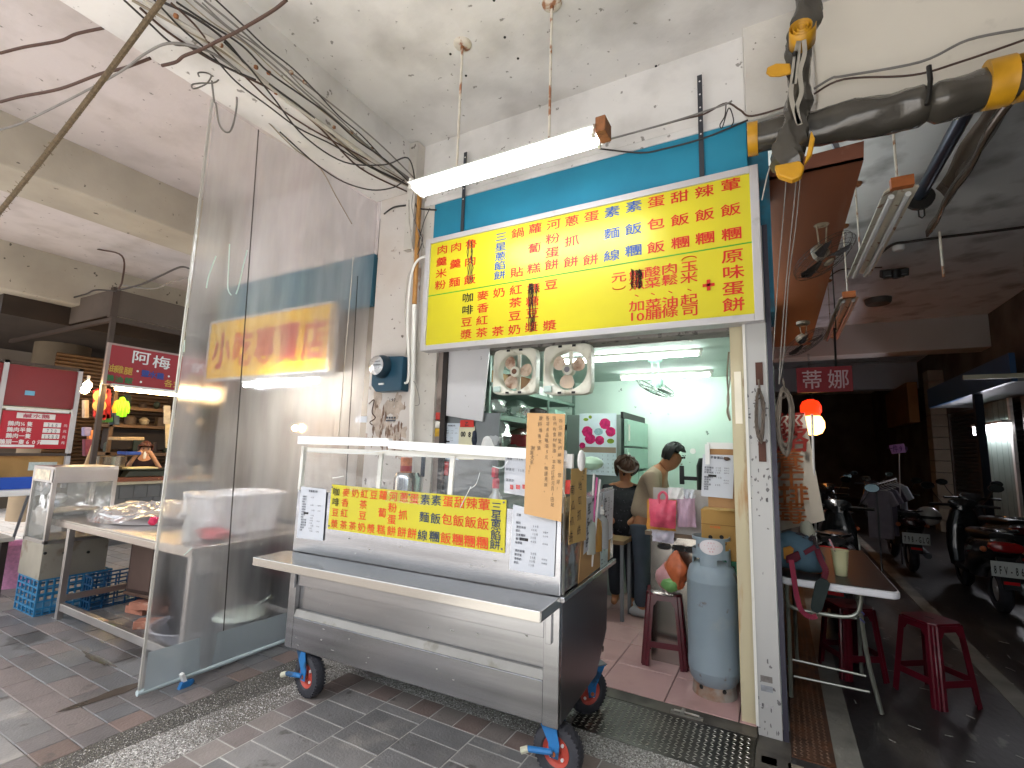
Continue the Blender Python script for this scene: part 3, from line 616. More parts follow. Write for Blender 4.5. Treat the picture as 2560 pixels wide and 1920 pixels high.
# ================================================================ cables, ropes and wires under the beams
ZB = 3.935
for pts, r, mi, lab in (
    ([(357, 0), (470, 70), (560, 120), (700, 235), (860, 350), (960, 420), (1030, 462)], .016, 4, 'thick pale conduit clipped along the beam edge towards the tube light'),
    ([(330, 0), (440, 62), (540, 118), (640, 190), (800, 315), (940, 425), (1032, 470)], .008, 2, 'tan cable running beside the thick conduit under the beam'),
    ([(395, 0), (480, 40), (560, 98), (640, 185), (780, 290), (900, 400), (1025, 462)], .0075, 0, 'black cable running close above the thick conduit'),
    ([(510, 0), (590, 65), (700, 160), (860, 285), (960, 370), (1038, 448)], .006, 1, 'grey wire along the ceiling side of the beam nearest the stained ceiling'),
    ([(485, 0), (560, 62), (680, 160), (840, 300), (950, 390), (1036, 455)], .006, 1, 'second grey wire parallel along the ceiling side of the beam'),
    ([(350, 20), (420, 80), (520, 145), (600, 185), (700, 238), (800, 320), (900, 420), (1020, 480)], .007, 3, 'brown wire drooping below the conduit bundle')):
    cable('beam_cable', pts, 'Z', ZB, r, m_cab[mi], lab, group='cables clipped along the beam')
cl = MB()
for x, y in ((440, 40), (552, 113), (672, 182), (728, 181), (762, 205), (835, 318), (640, 168), (690, 232), (880, 330), (930, 372)): cl.ball(PZ(x, y, 3.93), .016, 6)
one('cable_clips', cl, m_rust, 'scattered rusty clips and screws holding the cables along the beam', 'clips', kind='stuff')
cable('wire', [(0, 255), (50, 242), (150, 222), (250, 185), (310, 170), (375, 146)], 'Z', 3.90, .010, m_cab[3], 'dark cable crossing the pink ceiling to the beam above the curtain corner')
cable('wire', [(0, 325), (60, 305), (200, 235), (300, 180), (370, 130), (430, 108), (520, 128), (600, 180)], 'Z', 3.88, .008, m_cab[1], 'long grey wire sweeping up from the far stall to the beam bundle')
cable('wire', [(0, 133), (60, 118), (150, 102), (190, 85), (258, 70)], 'Z', 4.2, .010, m_cab[3], 'dark wire near the upper corner under the pink ceiling')
cable('wire', [(310, 0), (370, 55), (430, 108), (480, 118), (560, 165), (640, 200)], 'Z', 3.9, .006, m_cab[0], 'thin black wire dropping across the white beam underside')
cable('twisted_wire', [(716, 0), (680, 28), (600, 75), (540, 105), (500, 125), (460, 140), (440, 155), (405, 164)], 'Z', 3.86, .010, m_cab[3], 'rusty brown twisted wire slanting across the beam and its cables')
cable('wire', [(530, 190), (545, 185), (565, 165), (580, 140), (583, 132)], 'X', -3.2, .006, m_cab[1], 'grey wire end curling at the curtain corner')
cable('wire', [(560, 165), (585, 210), (592, 260), (580, 320), (565, 330), (548, 310), (540, 262), (535, 250), (528, 190)], 'X', -3.25, .006, m_cab[1], 'grey wire hanging in a long loop at the top corner of the curtain')
cable('wire', [(498, 192), (496, 182), (515, 182), (528, 190), (515, 210), (485, 222), (480, 212), (500, 208), (540, 205), (558, 178)], 'X', -3.2, .005, m_cab[1], 'small curled wire on the white beam above the curtain')
cable('wire', [(550, 145), (600, 230), (665, 300), (735, 370), (800, 420), (840, 490), (880, 560)], 'X', -3.3, .005, m_cab[2], 'thin tan wire falling past the curtain top towards the column')
cable('wire', [(560, 105), (620, 165), (680, 240), (760, 340), (860, 405), (960, 412), (1020, 395), (1038, 455)], 'Z', 3.9, .006, m_cab[0], 'slack black wire sagging under the beam to the tube light')
cable('wire', [(700, 330), (790, 410), (860, 455), (930, 475), (985, 468), (1010, 450)], 'Z', 3.86, .006, m_cab[0], 'black wire bowed below the beam near the column head')
cable('wire', [(960, 535), (985, 518), (1020, 512), (1035, 500), (1045, 520), (1090, 525)], 'Y', 3.26, .008, m_cab[0], 'black cables gathered round the column head below the beam')
# hairy rope
a, b = PY(402, 0, .9), PY(0, 522, .9); rp_ = thing('hairy_rope', 'thick frayed brown rope slanting across the upper corner of the stall', 'rope', a)
a2 = a+(a-b)*.12; b2 = b+(b-a)*.25
MB().tube([a2+(b2-a2)*i/30+Vector((0, 0, -.04*math.sin(math.pi*i/30))) for i in range(31)], .013, 7).build('rope', M('hairy_rope', '#62533f', .95, var=.3, sc=60, bump=.8, bsc=120), rp_, smooth=True)
hr = MB(); r4 = random.Random(4)
for i in range(420):
    t = r4.random()**.8; p = a2+(b2-a2)*t+Vector((0, 0, -.04*math.sin(math.pi*t))); d = Vector((r4.gauss(0, 1), r4.gauss(0, 1), r4.gauss(0, 1))).normalized()*r4.uniform(.012, .032 if t > .5 else .018)
    hr.beam(p, p+d, .0022, .0022)
hr.build('frayed_fibres', M('rope_fibre', '#6e6048', .9), rp_, kind='stuff')
# cables along the facade beam
cable('facade_cable', [(1510, 352), (1620, 322), (1700, 300), (1760, 285), (1815, 258), (1850, 275), (1880, 290), (1980, 262)], 'Y', 3.22, .006, m_cab[3], 'brown cable from the tube light along the white beam to the canvas wad')
cable('facade_cable', [(1500, 372), (1600, 382), (1660, 372), (1760, 345), (1870, 300)], 'Y', 3.28, .006, m_cab[0], 'black cable lying along the top edge of the teal board')
cable('facade_cable', [(1515, 350), (1640, 316), (1720, 292), (1810, 262), (1830, 252)], 'Y', 3.2, .006, m_cab[1], 'grey cable parallel to the brown one over the menu sign')
cable('wire', [(1815, 262), (1812, 290), (1800, 312), (1806, 318), (1822, 270), (1834, 300), (1828, 315)], 'Y', 3.22, .004, m_cab[0], 'tangled black cable ties above the teal board')
cable('facade_cable', [(2035, 222), (2080, 195), (2110, 190), (2300, 155), (2420, 100), (2560, 72)], 'Y', 3.2, .007, m_cab[1], 'grey cable rising across the cream beam above the canvas roll')
cable('facade_cable', [(2035, 235), (2110, 198), (2280, 188), (2400, 155), (2560, 100)], 'Y', 3.2, .006, m_cab[3], 'brown cable over the canvas roll along the cream beam')
one('ceiling_holes', (lambda q: ([q.cyl(PZ(x, y, 4.429), PZ(x, y, 4.4285)-Vector((0, 0, .002)), .010, 7) for x, y in ((1126, 135), (1262, 93), (1295, 146), (1165, 189), (1235, 0), (1640, 165), (200, 14) if 0 else (1580, 196))], q)[1])(MB()), m_blk, 'small dark bolt holes dotted over the stained ceiling', 'holes', kind='stuff')

# flaked paint on the lower column
colo = bpy.data.objects['wall_column']; IM.setdefault('wall_column', Matrix()); fk = random.Random(17)
for nm, colr, n_, zr in (('flaked_paint', '#b0a193', 11, (1.45, 2.0)), ('bare_plaster', '#7a6252', 34, (1.45, 1.95))):
    q = MB()
    for i in range(n_):
        cx_, cz_ = fk.uniform(-3.27, -2.9), fk.uniform(*zr); w_, h_ = (fk.uniform(.03, .07), fk.uniform(.05, .14)) if n_ < 12 else (fk.uniform(.004, .014), fk.uniform(.015, .06))
        ph = fk.random()*6; q.prism([(cx_+w_*math.cos(t)*(1+.35*math.sin(3*t+ph)), 3.2992-.0006*i*(.1) - (.0006 if n_ > 12 else 0), cz_+h_*math.sin(t)*(1+.3*math.sin(4*t+ph))) for t in [2*math.pi*k/13 for k in range(13)]], (0, -.0004, 0))
    q.build(nm, M(nm, colr, .85, var=.25, sc=14, bump=.4), colo, kind='stuff')

cb_ = random.Random(23)
for k, lab in enumerate(('slack brown wire weaving under the beam cables', 'dark wire lying on the stained ceiling side of the beam', 'thin tan wire crossing the cable bundle twice', 'black wire drooping below the white beam in a wide bow', 'grey wire following the conduit with small bends', 'loose dark wire end hanging over the beam cables')):
    x0 = (420, 535, 455, 385, 500, 440)[k]; pts = []
    for i in range(9):
        u = i/8; y = 462*u; x = x0+(1032-x0)*u**(1.03-.04*(k % 3)); pts.append((x+cb_.uniform(-9, 9)-(34*math.sin(math.pi*u) if k in (0, 3) else 0), y+cb_.uniform(-8, 8)+(26*math.sin(math.pi*u) if k in (0, 3) else 0)))
    cable('beam_cable', pts, 'Z', 3.925-.004*k, (.006, .005, .004, .0055, .0045, .006)[k], m_cab[(3, 0, 2, 0, 1, 0)[k]], lab, group='cables clipped along the beam')
# ================================================================ the breakfast cart
CO = Vector((-.94, 2.245, 0)); CR = math.radians(2.4)
CT = Matrix.Translation(CO) @ Matrix.Rotation(CR, 4, 'Z'); CTi = CT.inverted()
def CP(x, y, off=0., ax='Y'):
    """cart-local point where the sight line meets the local plane"""
    o = CTi @ Vector((0, 0, CH)); d = CTi.to_3x3() @ (_f+RX*((x-1280)/F)-UX*((y-960)/F))
    i = 'XYZ'.index(ax); return o+d*((off-o[i])/d[i])
ct = thing('food_cart', 'stainless steel breakfast cart with clear plastic screen and folding front shelf', 'cart', CO, CR)
L = -1.84; D = .86; ZB0, ZS = .275, .855
def cm(): return MB(CT)
# lower body: posts, rails, recessed panels
cm().prism([(L, .035, ZB0), (L, .60, ZB0), (L, D-.02, .46), (L, D-.01, ZS), (L, .035, ZS)], (-L-.02, 0, 0)).build('lower_body', m_stl, ct)
cm().box(L, L+.06, 0, .034, ZB0, ZS).build('corner_post', m_stl, ct, bev=.003); cm().box(-.08, 0, -.004, .034, ZB0-.004, ZS).build('corner_post', m_stl, ct, bev=.003)
cm().box(L+.061, -.081, .0, .033, ZB0, .465).build('lower_panel', m_stl, ct, bev=.004)
cm().prism([(L+.062, .000, .467), (L+.062, .034, .467), (L+.062, .034, .505), (L+.062, .016, .505)], (-L-.145, 0, 0)).build('ledge', M('dull_ledge', '#8d8b86', .6, .3, var=.1, sc=5, dirt=('#6f6a5c', .3, 9, .1, .6)), ct)
cm().box(L+.061, -.081, .0, .033, .655, .84).build('upper_panel', m_stl, ct, bev=.003)
cm().prism([(-.018, .035, ZB0), (-.018, .62, ZB0), (-.018, D-.02, .46), (-.018, D, ZS-.02), (-.018, .035, ZS-.02)], (.018, 0, 0)).build('side_panel', m_stl2, ct, bev=.003)
for x in (-.065, L+.035): cm().box(x, x+.03, -.022, -.004, .64, .80).build('shelf_bracket', m_stl, ct, bev=.003)
# folding shelf
sh = cm(); sh.prism([(L-.14, -.25, ZS), (L-.14, -.24, ZS+.012), (-.0, -.24, ZS+.012), (.0, -.25, ZS)], (0, 0, .001))
sh = cm().box(-1.886, -.0, -.24, .0, ZS-.012, ZS).box(-1.886, .0, -.245, -.235, ZS-.048, ZS+.001).box(-.008, .002, -.235, .0, ZS-.048, ZS-.001).box(-1.888, -1.878, -.235, 0, ZS-.048, ZS-.001)
sh.build('folding_shelf', M('shelf_steel', '#a9a7a3', .2, 1, var=.04, sc=3), ct, bev=.003)
# upper front panel (leaning a little)
zt = 1.245
cm().box(L-.0, 0, .0, .02, ZS+.003, zt).build('front_panel', m_stl, ct, bev=.003)
for x in (L+.001, -.028):
    cm().box(x, x+.025, -.003, .022, zt, 1.53).build('screen_post', m_whp, ct, bev=.002)
for px in (950, 1130):
    p = CP(px, 1160, 0.0); q2 = CP(px-8, 1250, 0.0)
    cm().beam((p.x, .006, 1.5), (q2.x, .006, zt), .028, .012, (0, 1, 0)).build('screen_post', m_whp, ct)
cm().box(L, 0, D-.02, D, ZS, 1.2).build('back_rim', m_stl, ct) if 0 else None
m_film = film('cling_film', '#d8dcdc', .94, .12, .1, sc=5, st=(1, 1, 2.5), bumpy=.25)
fl_ = cm(); n = 26; V = []; Fq = []
for i in range(n+1):
    for j in range(6):
        u, w_ = i/n, j/5; x = L+.02+(-.04-L)*u; z = zt-.02+(1.5-zt+.02)*w_
        V.append((x, -.004+.006*math.sin(9*u+4*w_)+.004*math.sin(23*u-5*w_), z))
for i in range(n):
    for j in range(5): Fq.append((i*6+j, (i+1)*6+j, (i+1)*6+j+1, i*6+j+1))
fl_.add(V, Fq).build('plastic_screen', m_film, ct, smooth=True)
wr = cm(); r5 = random.Random(8)
for a in (((975, 1125), (900, 1133), (845, 1132)), ((830, 1195), (845, 1193), (860, 1190)), ((745, 1230), (750, 1200), (755, 1170)), ((1175, 1222), (1190, 1210), (1200, 1180)), ((1230, 1165), (1255, 1170), (1270, 1150)), ((1150, 1270), (1165, 1240), (1178, 1215))):
    wr.tube(spline([CP(x, y, -.010) for x, y in a], 5), [.0008]+[.0022]*9+[.0008] if len(a) == 3 else .002, 4)
wr.build('painted_wrinkle_glints', M('wrinkle_glint', '#eef2f2', .15, spec=1), ct, kind='stuff')  # glints along the film's creases, put in as near-white strands
# white top strips (two lengths, overlapping)
def strip(a, b, c_, d_, off, nm='top_strip'):
    q = [CP(*p, off) for p in (a, b, c_, d_)]; cm().prism(q, (0, .035, 0)).build(nm, M('white_foam_strip', '#eeeeee', .5, var=.01), ct, bev=.003)
strip((743, 1110), (970, 1116), (972, 1096), (744, 1090), -.012)
strip((969, 1121), (1412, 1155), (1412, 1126), (970, 1101), -.02)
# roof rails behind the strip
cm().box(L+.0, 0, .02, .04, 1.49, 1.52).box(L, L+.02, .04, D, 1.2, 1.22).box(-.02, 0, .04, .06, ZS, 1.5).build('top_rail', m_whp, ct)
# side box of clear plastic with notices, right end
m_clear = film('clear_acrylic', '#e2e6e6', .86, .05, .25)
cm().box(-.004, .0, .03, .99, ZS+.01, 1.32).build('side_screen', m_clear, ct)
q = cm(); pts = [CP(1462, 1200, .002, 'X')]
cm().box(.0, .022, .0, .99, ZS-.025, ZS-.0).build('side_rail', m_stl, ct, bev=.003)
cm().box(-.03, -.006, .012, .30, ZS, 1.24).build('side_plate', m_stl2, ct)
def sideq(pp, off, th, nm, mat):
    qd = [CP(x, y, off, 'X') for x, y in pp]; return cm().prism(qd, (-th, 0, 0)).build(nm, mat, ct)
sideq([(1446, 1460), (1524, 1398), (1530, 1250), (1458, 1300)], .004, .004, 'cardboard_panel', m_kraft)
# deck inside
cm().box(L+.02, -.03, .04, D-.02, ZS+.02, ZS+.04).build('work_deck', m_stl, ct)
cm().box(L+.02, -.03, D-.03, D, ZS, 1.0).build('back_panel', m_stl, ct)
# a dark slot cut in the lower panel and smudges
cm().prism([CP(x, y, -.003) for x, y in ((904, 1676), (925, 1692), (968, 1695), (972, 1696), (950, 1688))], (0, .001, 0)).build('dark_slot', m_blk, ct)
hl = [CP(x, y, .003, 'X') for x, y in ((1506, 1622),)][0]
cm().lathe([(0, .004), (.018, .004)], hl, 12, 'X').build('drain_hole', m_blk, ct)
# yellow menu banner on the cart
bn = [CP(x, y, -.006) for x, y in ((819, 1322), (1261, 1383), (1266, 1250), (830, 1211))]
yb = tag(cm().prism(bn, (0, .004, 0)).build('menu_banner', m_yel), 'small yellow menu banner taped across the front of the steel cart', 'banner')
IM[yb.name] = Matrix()
def s7(x, y): return CT @ CP(700+x*.3888, 1050+y*.3888, -.0075)
RC = CT.to_3x3() @ X3
def put7(mb, s, w=.057, h=.050):
    for t in s.split():
        x, y = map(float, t[1:].split(',')); k = .86+.24*(x-350)/1040; mb.text(t[0], s7(x, y), RC, Z3, w*k*1.24, h*k*1.22, .009, .001)
r_, b_, k_ = MB(), MB(), MB()
put7(k_, '咖362,462 啡358,528')
put7(r_, '豆355,595 漿350,668 麥425,467 香418,532 紅413,600 茶408,675 奶485,472 茶466,682 紅543,477 茶535,545 豆530,615 奶525,690 豆603,482 漿585,700 蘿663,485 蔔657,597 糕650,705 河730,493 粉723,565 蛋718,640 餅716,715 蔥797,500 抓790,612 餅783,722 蛋863,507 餅848,730 蛋1080,525 包1073,640 飯1065,760 甜1155,532 飯1147,650 糰1142,770 辣1232,538 飯1225,658 糰1218,780 葷1312,545 飯1305,668 糰1300,790')
put7(b_, '三1392,560 星1390,615 蔥1388,675 餡1387,740 餅1382,802', .047, .040)
put7(b_, '素934,513 麵927,625 線916,742 素1005,518 飯1000,635 糰992,750')
r_.build('red_lettering', M('banner_orange_red', '#d43f14', .5), yb); b_.build('blue_lettering', M('banner_navy', '#1f3350', .5), yb); k_.build('black_lettering', m_blk, yb)
for x, y in ((337, 432), (315, 680), (1438, 530), (1425, 830), (832, 480)):
    p = s7(x, y); MB().ball(p, .006, 8).build('pin', m_gry, yb)
# paper notices: rows of small print
def sheet(name, quad, label, cat='notice', rows=16, cols=3, seed=1, mat=None, planeT=None, title='', lst='蛋餅飯糰豆漿紅茶奶麥香素辣蘿蔔糕河粉蔥抓原味', ts=.016, group=None, smudge=True):
    """quad: world points bl, br, tr, tl"""
    bl, br, tr, tl = [Vector(p) for p in quad]; R_ = (br-bl); U_ = (tl-bl); N = R_.cross(U_).normalized()
    o = tag(MB().prism([bl, br, tr, tl], -N*.0015).build(name, mat or m_pap), label, cat, group); IM[o.name] = Matrix()
    r = random.Random(seed); tx = MB()
    def at(u, v): return bl+R_*u+(tl-bl)*v*(1-u)+(tr-br)*v*u
    if title: tx.text(title, at(.5, .93), R_, U_, ts, ts, .02)
    for i in range(rows):
        v = .86-.80*i/rows; n = r.randint(2, 4)
        if r.random() < .12: continue
        tx.text(''.join(r.choice(lst) for _ in range(n)), at(.06+.07*n/2+.02, v), R_, U_, ts*.75, ts*.75, .01)
        if r.random() < .8: tx.text(str(r.choice((25, 30, 35, 40, 45, 15, 20)))+'元', at(.52+r.uniform(-.03, .03), v), R_, U_, ts*.6, ts*.7, .01)
        if cols > 2 and r.random() < .4: tx.text(''.join(r.choice('加蛋大小杯中') for _ in range(3)), at(.78, v), R_, U_, ts*.55, ts*.55)
    tx.build('small_print', m_ink, o, kind='stuff')
    if smudge:
        b2 = MB(); p = at(.2, .47); Rn, Un = R_.normalized(), U_.normalized(); b2.prism([p, p+Rn*ts*2.6, p+Rn*ts*2.6+Un*ts*.8, p+Un*ts*.8], N*.001).build('blacked_out_line', m_blk, o)
    return o
W_ = lambda pts, off=-.008, ax='Y': [CT @ CP(x, y, off, ax) for x, y in pts]
sheet('price_sheet', W_([(741, 1344), (807, 1352), (816, 1223), (753, 1216)]), 'white price sheet at the far end of the cart beside the yellow banner', seed=2, title='早餐價目表', group='price sheets on the cart')
sheet('price_sheet', W_([(1273, 1423), (1385, 1443), (1391, 1287), (1283, 1261)]), 'large faded white price sheet on the cart near its corner', seed=3, rows=13, title='', ts=.018, group='price sheets on the cart')
sheet('self_service_notice', W_([(1260, 1232), (1340, 1245), (1338, 1135), (1263, 1132)], .012), 'bright white notice with red line behind the plastic screen of the cart', seed=4, rows=3, title='請由右結帳', ts=.022, smudge=False)
for a, b in ((1275, 1283), (1290, 1300), (1306, 1330)):
    MB().prism(W_([(a, 1222), (b, 1224), (b, 1213), (a, 1211)], .004), (0, -.001, 0)).build('red_block', m_red, bpy.data.objects['self_service_notice'])
nt = W_([(1310, 1284), (1403, 1305), (1413, 1035), (1318, 1032)], -.05)
no = tag(MB().prism(nt, (0, .002, 0)).build('handwritten_notice', m_note), 'tall peach paper with handwritten lines standing over the corner of the cart', 'notice'); IM[no.name] = Matrix()
hw = MB(); r6 = random.Random(9); Nn = Y3*-1
def handcol(s, px, py0, py1, w, off=-.054, ax='Y', mb=None):
    n_ = len(s)
    for i, ch in enumerate(s):
        if ch == ' ': continue
        p = CT @ CP(px+r6.uniform(-1.5, 1.5)-(i/n_)*6, py0+(py1-py0)*i/max(1, n_-1), off, ax)
        Rr = (Vector((1, 0, r6.uniform(-.12, .2))) if ax == 'Y' else Vector((.05, 1, r6.uniform(-.1, .1)))); mb.text(ch, p, Rr, Vector((r6.uniform(-.12, .12), 0, 1)), w*r6.uniform(.85, 1.15), w*r6.uniform(.9, 1.25), -.004, .001)
handcol('各位親愛的顧客 您好！', 1402, 1052, 1222, .021, mb=hw)
handcol('因所有食材皆漲，本店訂於元月1日起', 1387, 1046, 1262, .020, mb=hw)
handcol('各項產品略漲5元，敬請見諒。', 1369, 1046, 1226, .021, mb=hw)
handcol('飲料維持不變。', 1352, 1046, 1135, .021, mb=hw)
handcol('謝謝大家！！', 1331, 1120, 1180, .022, mb=hw)
hw.build('handwriting', M('pen_brown', '#5d5142', .7), no)
kn = [CT @ CP(x, y, .03, 'X') for x, y in ((1422, 1358), (1466, 1345), (1473, 1195), (1427, 1166))]
kn = W_([(1422, 1362), (1462, 1352), (1466, 1168), (1428, 1170)], .10)
kn = [CT @ v for v in (Vector((.03, .03, 0)),)] and [CT @ CP(x, y, .035, 'X') for x, y in ((1421, 1362), (1464, 1350), (1466, 1170), (1428, 1172))]
ko = tag(MB().prism(kn, (.002, 0, 0)).build('card_sign', M('tan_card', '#c9a566', .75, var=.04)), 'narrow tan card with bold brush writing on the end of the cart', 'sign'); IM[ko.name] = Matrix()
kw = MB()
handcol('地瓜抓餅', 1450, 1215, 1325, .05, .038, 'X', kw); handcol('南瓜抓餅', 1432, 1225, 1342, .05, .038, 'X', kw)
handcol('營口', 1459, 1180, 1195, .028, .038, 'X', kw)
kw.build('brush_writing', m_blk, ko)
for a in ((1459, 1387), (1496, 1350), (1505, 1232), (1466, 1245)),: sheet('price_sheet', [CT @ CP(x, y, .012, 'X') for x, y in a], 'white price sheet on the end screen of the cart next to the tan card', seed=6, rows=15, title='早餐價目表', ts=.02, group='price sheets on the cart')
sheet('price_sheet', [CT @ CP(x, y, .012, 'X') for x, y in ((1502, 1362), (1530, 1345), (1535, 1222), (1509, 1232))], 'white price sheet hanging at the shop end of the cart screen', seed=7, rows=16, title='', ts=.02, group='price sheets on the cart')
sheet('leaflet', [CT @ CP(x, y, .008, 'X') for x, y in ((1501, 1425), (1519, 1410), (1520, 1362), (1501, 1375))], 'small pale blue and white leaflet low on the cart end screen', seed=8, rows=4, title='', ts=.012, mat=M('leaflet_pale', '#bcd0d2', .5, var=.2, sc=14), smudge=False)
for px, mt_ in ((1414, '#e9e2d2'), (1418, '#b8442f')):
    a = [CT @ CP(x, y, .0, 'X') for x, y in ((px-3, 1300), (px+3, 1298), (px+5, 1160), (px, 1160))]
one('red_charm', MB().prism([CT @ CP(x, y, -.02) for x, y in ((1412, 1235), (1424, 1235), (1426, 1200), (1414, 1200))], (0, .004, 0)), M('charm_red', '#b8372c', .6, var=.3, sc=30), 'small red paper charm stuck on the corner post of the cart', 'charm')
# binder clip with paper roll
bc = MB(); p = CT @ CP(1425, 1150, .02); bc.ball(p+Vector((.06, 0, .0)), .035, 12, sz=1.5, sx=.5); bc.box(p.x-.03, p.x+.02, p.y-.02, p.y, p.z-.04, p.z+.03)
one('white_clip', bc, m_plw, 'white clip and small paper roll at the top corner of the cart', 'clip', smooth=True)
# things standing on the deck
def bottle(name, x, y, r, h, label, body, cap, lab=None, cat='bottle', z0=ZS+.04, spray=False):
    p = CT @ Vector((x, y, z0)); t = thing(name, label, cat, p)
    MB().lathe([(0, 0), (r, 0), (r, h*.6), (r*.9, h*.7), (r*.4, h*.78), (r*.36, h*.84)], p, 18).build('body', body, t, smooth=True)
    MB().lathe([(r*.42, h*.82), (r*.42, h*.92), (r*.2, h*.94), (r*.2, h), (0, h)], p, 12).build('cap', cap, t, smooth=True)
    if spray: MB().box(p.x-r*.25, p.x+r*.25, p.y-r*.7, p.y+r*.2, p.z+h*.94, p.z+h*1.05).build('spray_head', cap, t, bev=.004)
    if lab: MB().lathe([(r*1.01, h*.12), (r*1.01, h*.5)], p, 18, a0=math.pi*1.05, a1=math.pi*1.95).build('label_wrap', lab, t, smooth=True)
q = CP(1240, 1200, .25)
bottle('spray_bottle', q.x, .25, .05, .52, 'clear spray bottle with pink red trigger cap inside the cart', film('bottle_clear', '#e8ecec', .55, .1, .3), M('pink_cap', '#c8314a', .4), m_plw, spray=True)
q = CP(1018, 1210, .35)
pc = CT @ Vector((q.x, .35, ZS+.04)); t = thing('steel_canister', 'shiny steel canister with a red and orange tin standing on it', 'canister', pc)
MB().lathe([(0, 0), (.09, 0), (.09, .44), (.075, .48), (.07, .48), (0, .48)], pc, 24).build('body', M('bright_steel', '#c9c9cc', .16, 1), t, smooth=True)
pt = pc+Vector((.0, -.02, .48)); t2 = thing('tin', 'small round tin with a red and orange paper label on the canister', 'tin', pt)
MB().lathe([(0, 0), (.038, 0), (.038, .10), (0, .10)], pt, 18).build('body', M('tin_orange', '#b8683c', .4, var=.35, sc=25), t2, smooth=True)
MB().lathe([(.0385, .01), (.0385, .045)], pt, 18).build('label_wrap', M('tin_red', '#9c1f26', .4), t2, smooth=True)
q = CP(1053, 1190, .4); pp = CT @ Vector((q.x, .4, 0)); t = thing('spatula', 'long spatula with dark blue handle leaning upright inside the cart', 'tool', pp)
MB().cyl((pp.x, pp.y, ZS+.04), (pp.x+.01, pp.y, 1.35), .008, 8).build('shaft', m_plw, t); MB().cyl((pp.x+.01, pp.y, 1.35), (pp.x+.012, pp.y, 1.50), .015, 10).build('handle', M('navy_grip', '#2c3444', .5), t, smooth=True)
# cups and straws at the end of the cart
q = CP(1490, 1190, .55); p0 = CT @ Vector((q.x-.03, .5, 1.0))
t = thing('straw_bundle', 'bundle of pink and white wrapped straws standing at the cart end', 'straws', p0)
for dx, h, mt_ in ((0, .52, m_plw), (.012, .50, M('straw_pink', '#d0609a', .4)), (.024, .49, m_plw), (-.008, .40, M('straw_magenta', '#c23a8c', .4))):
    MB().cyl(p0+Vector((dx, 0, -.1)), p0+Vector((dx*1.5+.03, .01, h-.1)), .006, 6).build('straw', mt_, t)
for i, (px, cc, lab) in enumerate(((1487, '#dfe6dc', 'clear jar of pale sauce at the end of the cart'), (1502, '#d8a040', 'clear jar with yellow sauce at the end of the cart'), (1517, '#c8ccd0', 'clear jar with white lid clips at the end of the cart'))):
    q = CP(px, 1235, .45+.09*i); bottle('jar', q.x-.04, .45+.1*i, .045, .24, lab, film('jar%d' % i, cc, .35, .1, .3), m_plw, None, 'jar', z0=.98)
bg2 = MB(); pq = CT @ CP(1478, 1158, .6); bg2.ball(pq, .075, 12, sz=.55)
one('green_bag', bg2, M('pale_green_plastic', '#a9cbb0', .4, var=.1), 'pale green rounded plastic lid above the jars on the cart', 'lid', smooth=True)
# casters
m_blue = M('caster_blue', '#2a6ea8', .4, var=.12, sc=12, dirt=[('#27323a', .35, 12, .08, .8)])
m_hub = M('wheel_red', '#b5483a', .5, var=.1, sc=12, dirt=('#6a3a30', .2, 14, .1, .7))
m_tyre = M('rubber_tyre', '#35353a', .7, var=.12, bump=.3)
def caster(loc, ang, label, r=.125):
    t = thing('caster_wheel', label, 'wheel', (0, 0, 0), 0, 'casters under the food cart')
    mb = MB(); prof = [(r*.55, -.026), (r*.62, -.034), (r*.86, -.034), (r*.97, -.024), (r, -.008), (r, .008), (r*.97, .024), (r*.86, .034), (r*.62, .034), (r*.55, .026)]
    C0 = (0, 0, r)
    mb.lathe([(a, b) for a, b in prof], C0, 40, 'Y').build('tyre', m_tyre, t, smooth=True)
    tr = MB()
    for k in range(36):
        a = 2*math.pi*k/36
        for s in (-1, 1):
            tr.beam((math.cos(a)*r*.99, s*.006, r+math.sin(a)*r*.99), (math.cos(a+.08)*r*.94, s*.033, r+math.sin(a+.08)*r*.94), .010, .006, (math.cos(a), 0, math.sin(a)))
    tr.build('tread_block', m_tyre, t, kind='stuff')
    MB().lathe([(0, -.022), (r*.2, -.024), (r*.25, -.016), (r*.45, -.014), (r*.56, -.028), (r*.56, .028), (r*.45, .014), (r*.25, .016), (r*.2, .024), (0, .022)], C0, 28, 'Y').build('hub', m_hub, t, smooth=True)
    for k in range(4):
        a = math.pi/4+k*math.pi/2
        for s in (-1, 1): MB().cyl((math.cos(a)*r*.35, s*.012, r+math.sin(a)*r*.35), (math.cos(a)*r*.35, s*.024, r+math.sin(a)*r*.35), .008, 6).build('bolt', m_plw, t)
    off = -.045
    for s in (-1, 1):
        MB().prism([(-.022, s*.045, r-.02), (.022, s*.045, r-.02), (.03, s*.045, r+.04), (-off+.045, s*.045, 2*r+.015), (-off-.05, s*.045, 2*r+.015), (-.03, s*.045, r+.04)], (0, s*.005, 0)).build('fork_arm', m_blue, t)
    MB().box(-off-.05, -off+.055, -.05, .05, 2*r+.015, 2*r+.022).build('swivel_plate', m_blue, t)
    MB().cyl((0, -.056, r), (0, .056, r), .011, 8).build('axle', M('orange_nut', '#b5643a', .5), t)
    MB().box(-off-.055, -off+.06, -.055, .055, 2*r+.0225, 2*r+.028).build('mount_plate', m_gry, t)
    MB().cyl((.0, .056, r+.01), (.12, .085, r+.0), .014, 8).build('brake_lever', m_blue, t); MB().cyl((.12, .085, r), (.15, .10, r-.012), .016, 8).build('lever_cap', M('cap_cream', '#b9b7a2', .5), t)
    t.location = loc; t.rotation_euler = (0, 0, ang); return t
WL, WR = PZ(775, 1686, .125), PZ(1396, 1872, .125)
a = CT @ Vector((L+.10, .10, 0)); caster((WL.x, WL.y, 0), math.radians(172), 'blue forked caster with red hub under the far front corner of the cart')
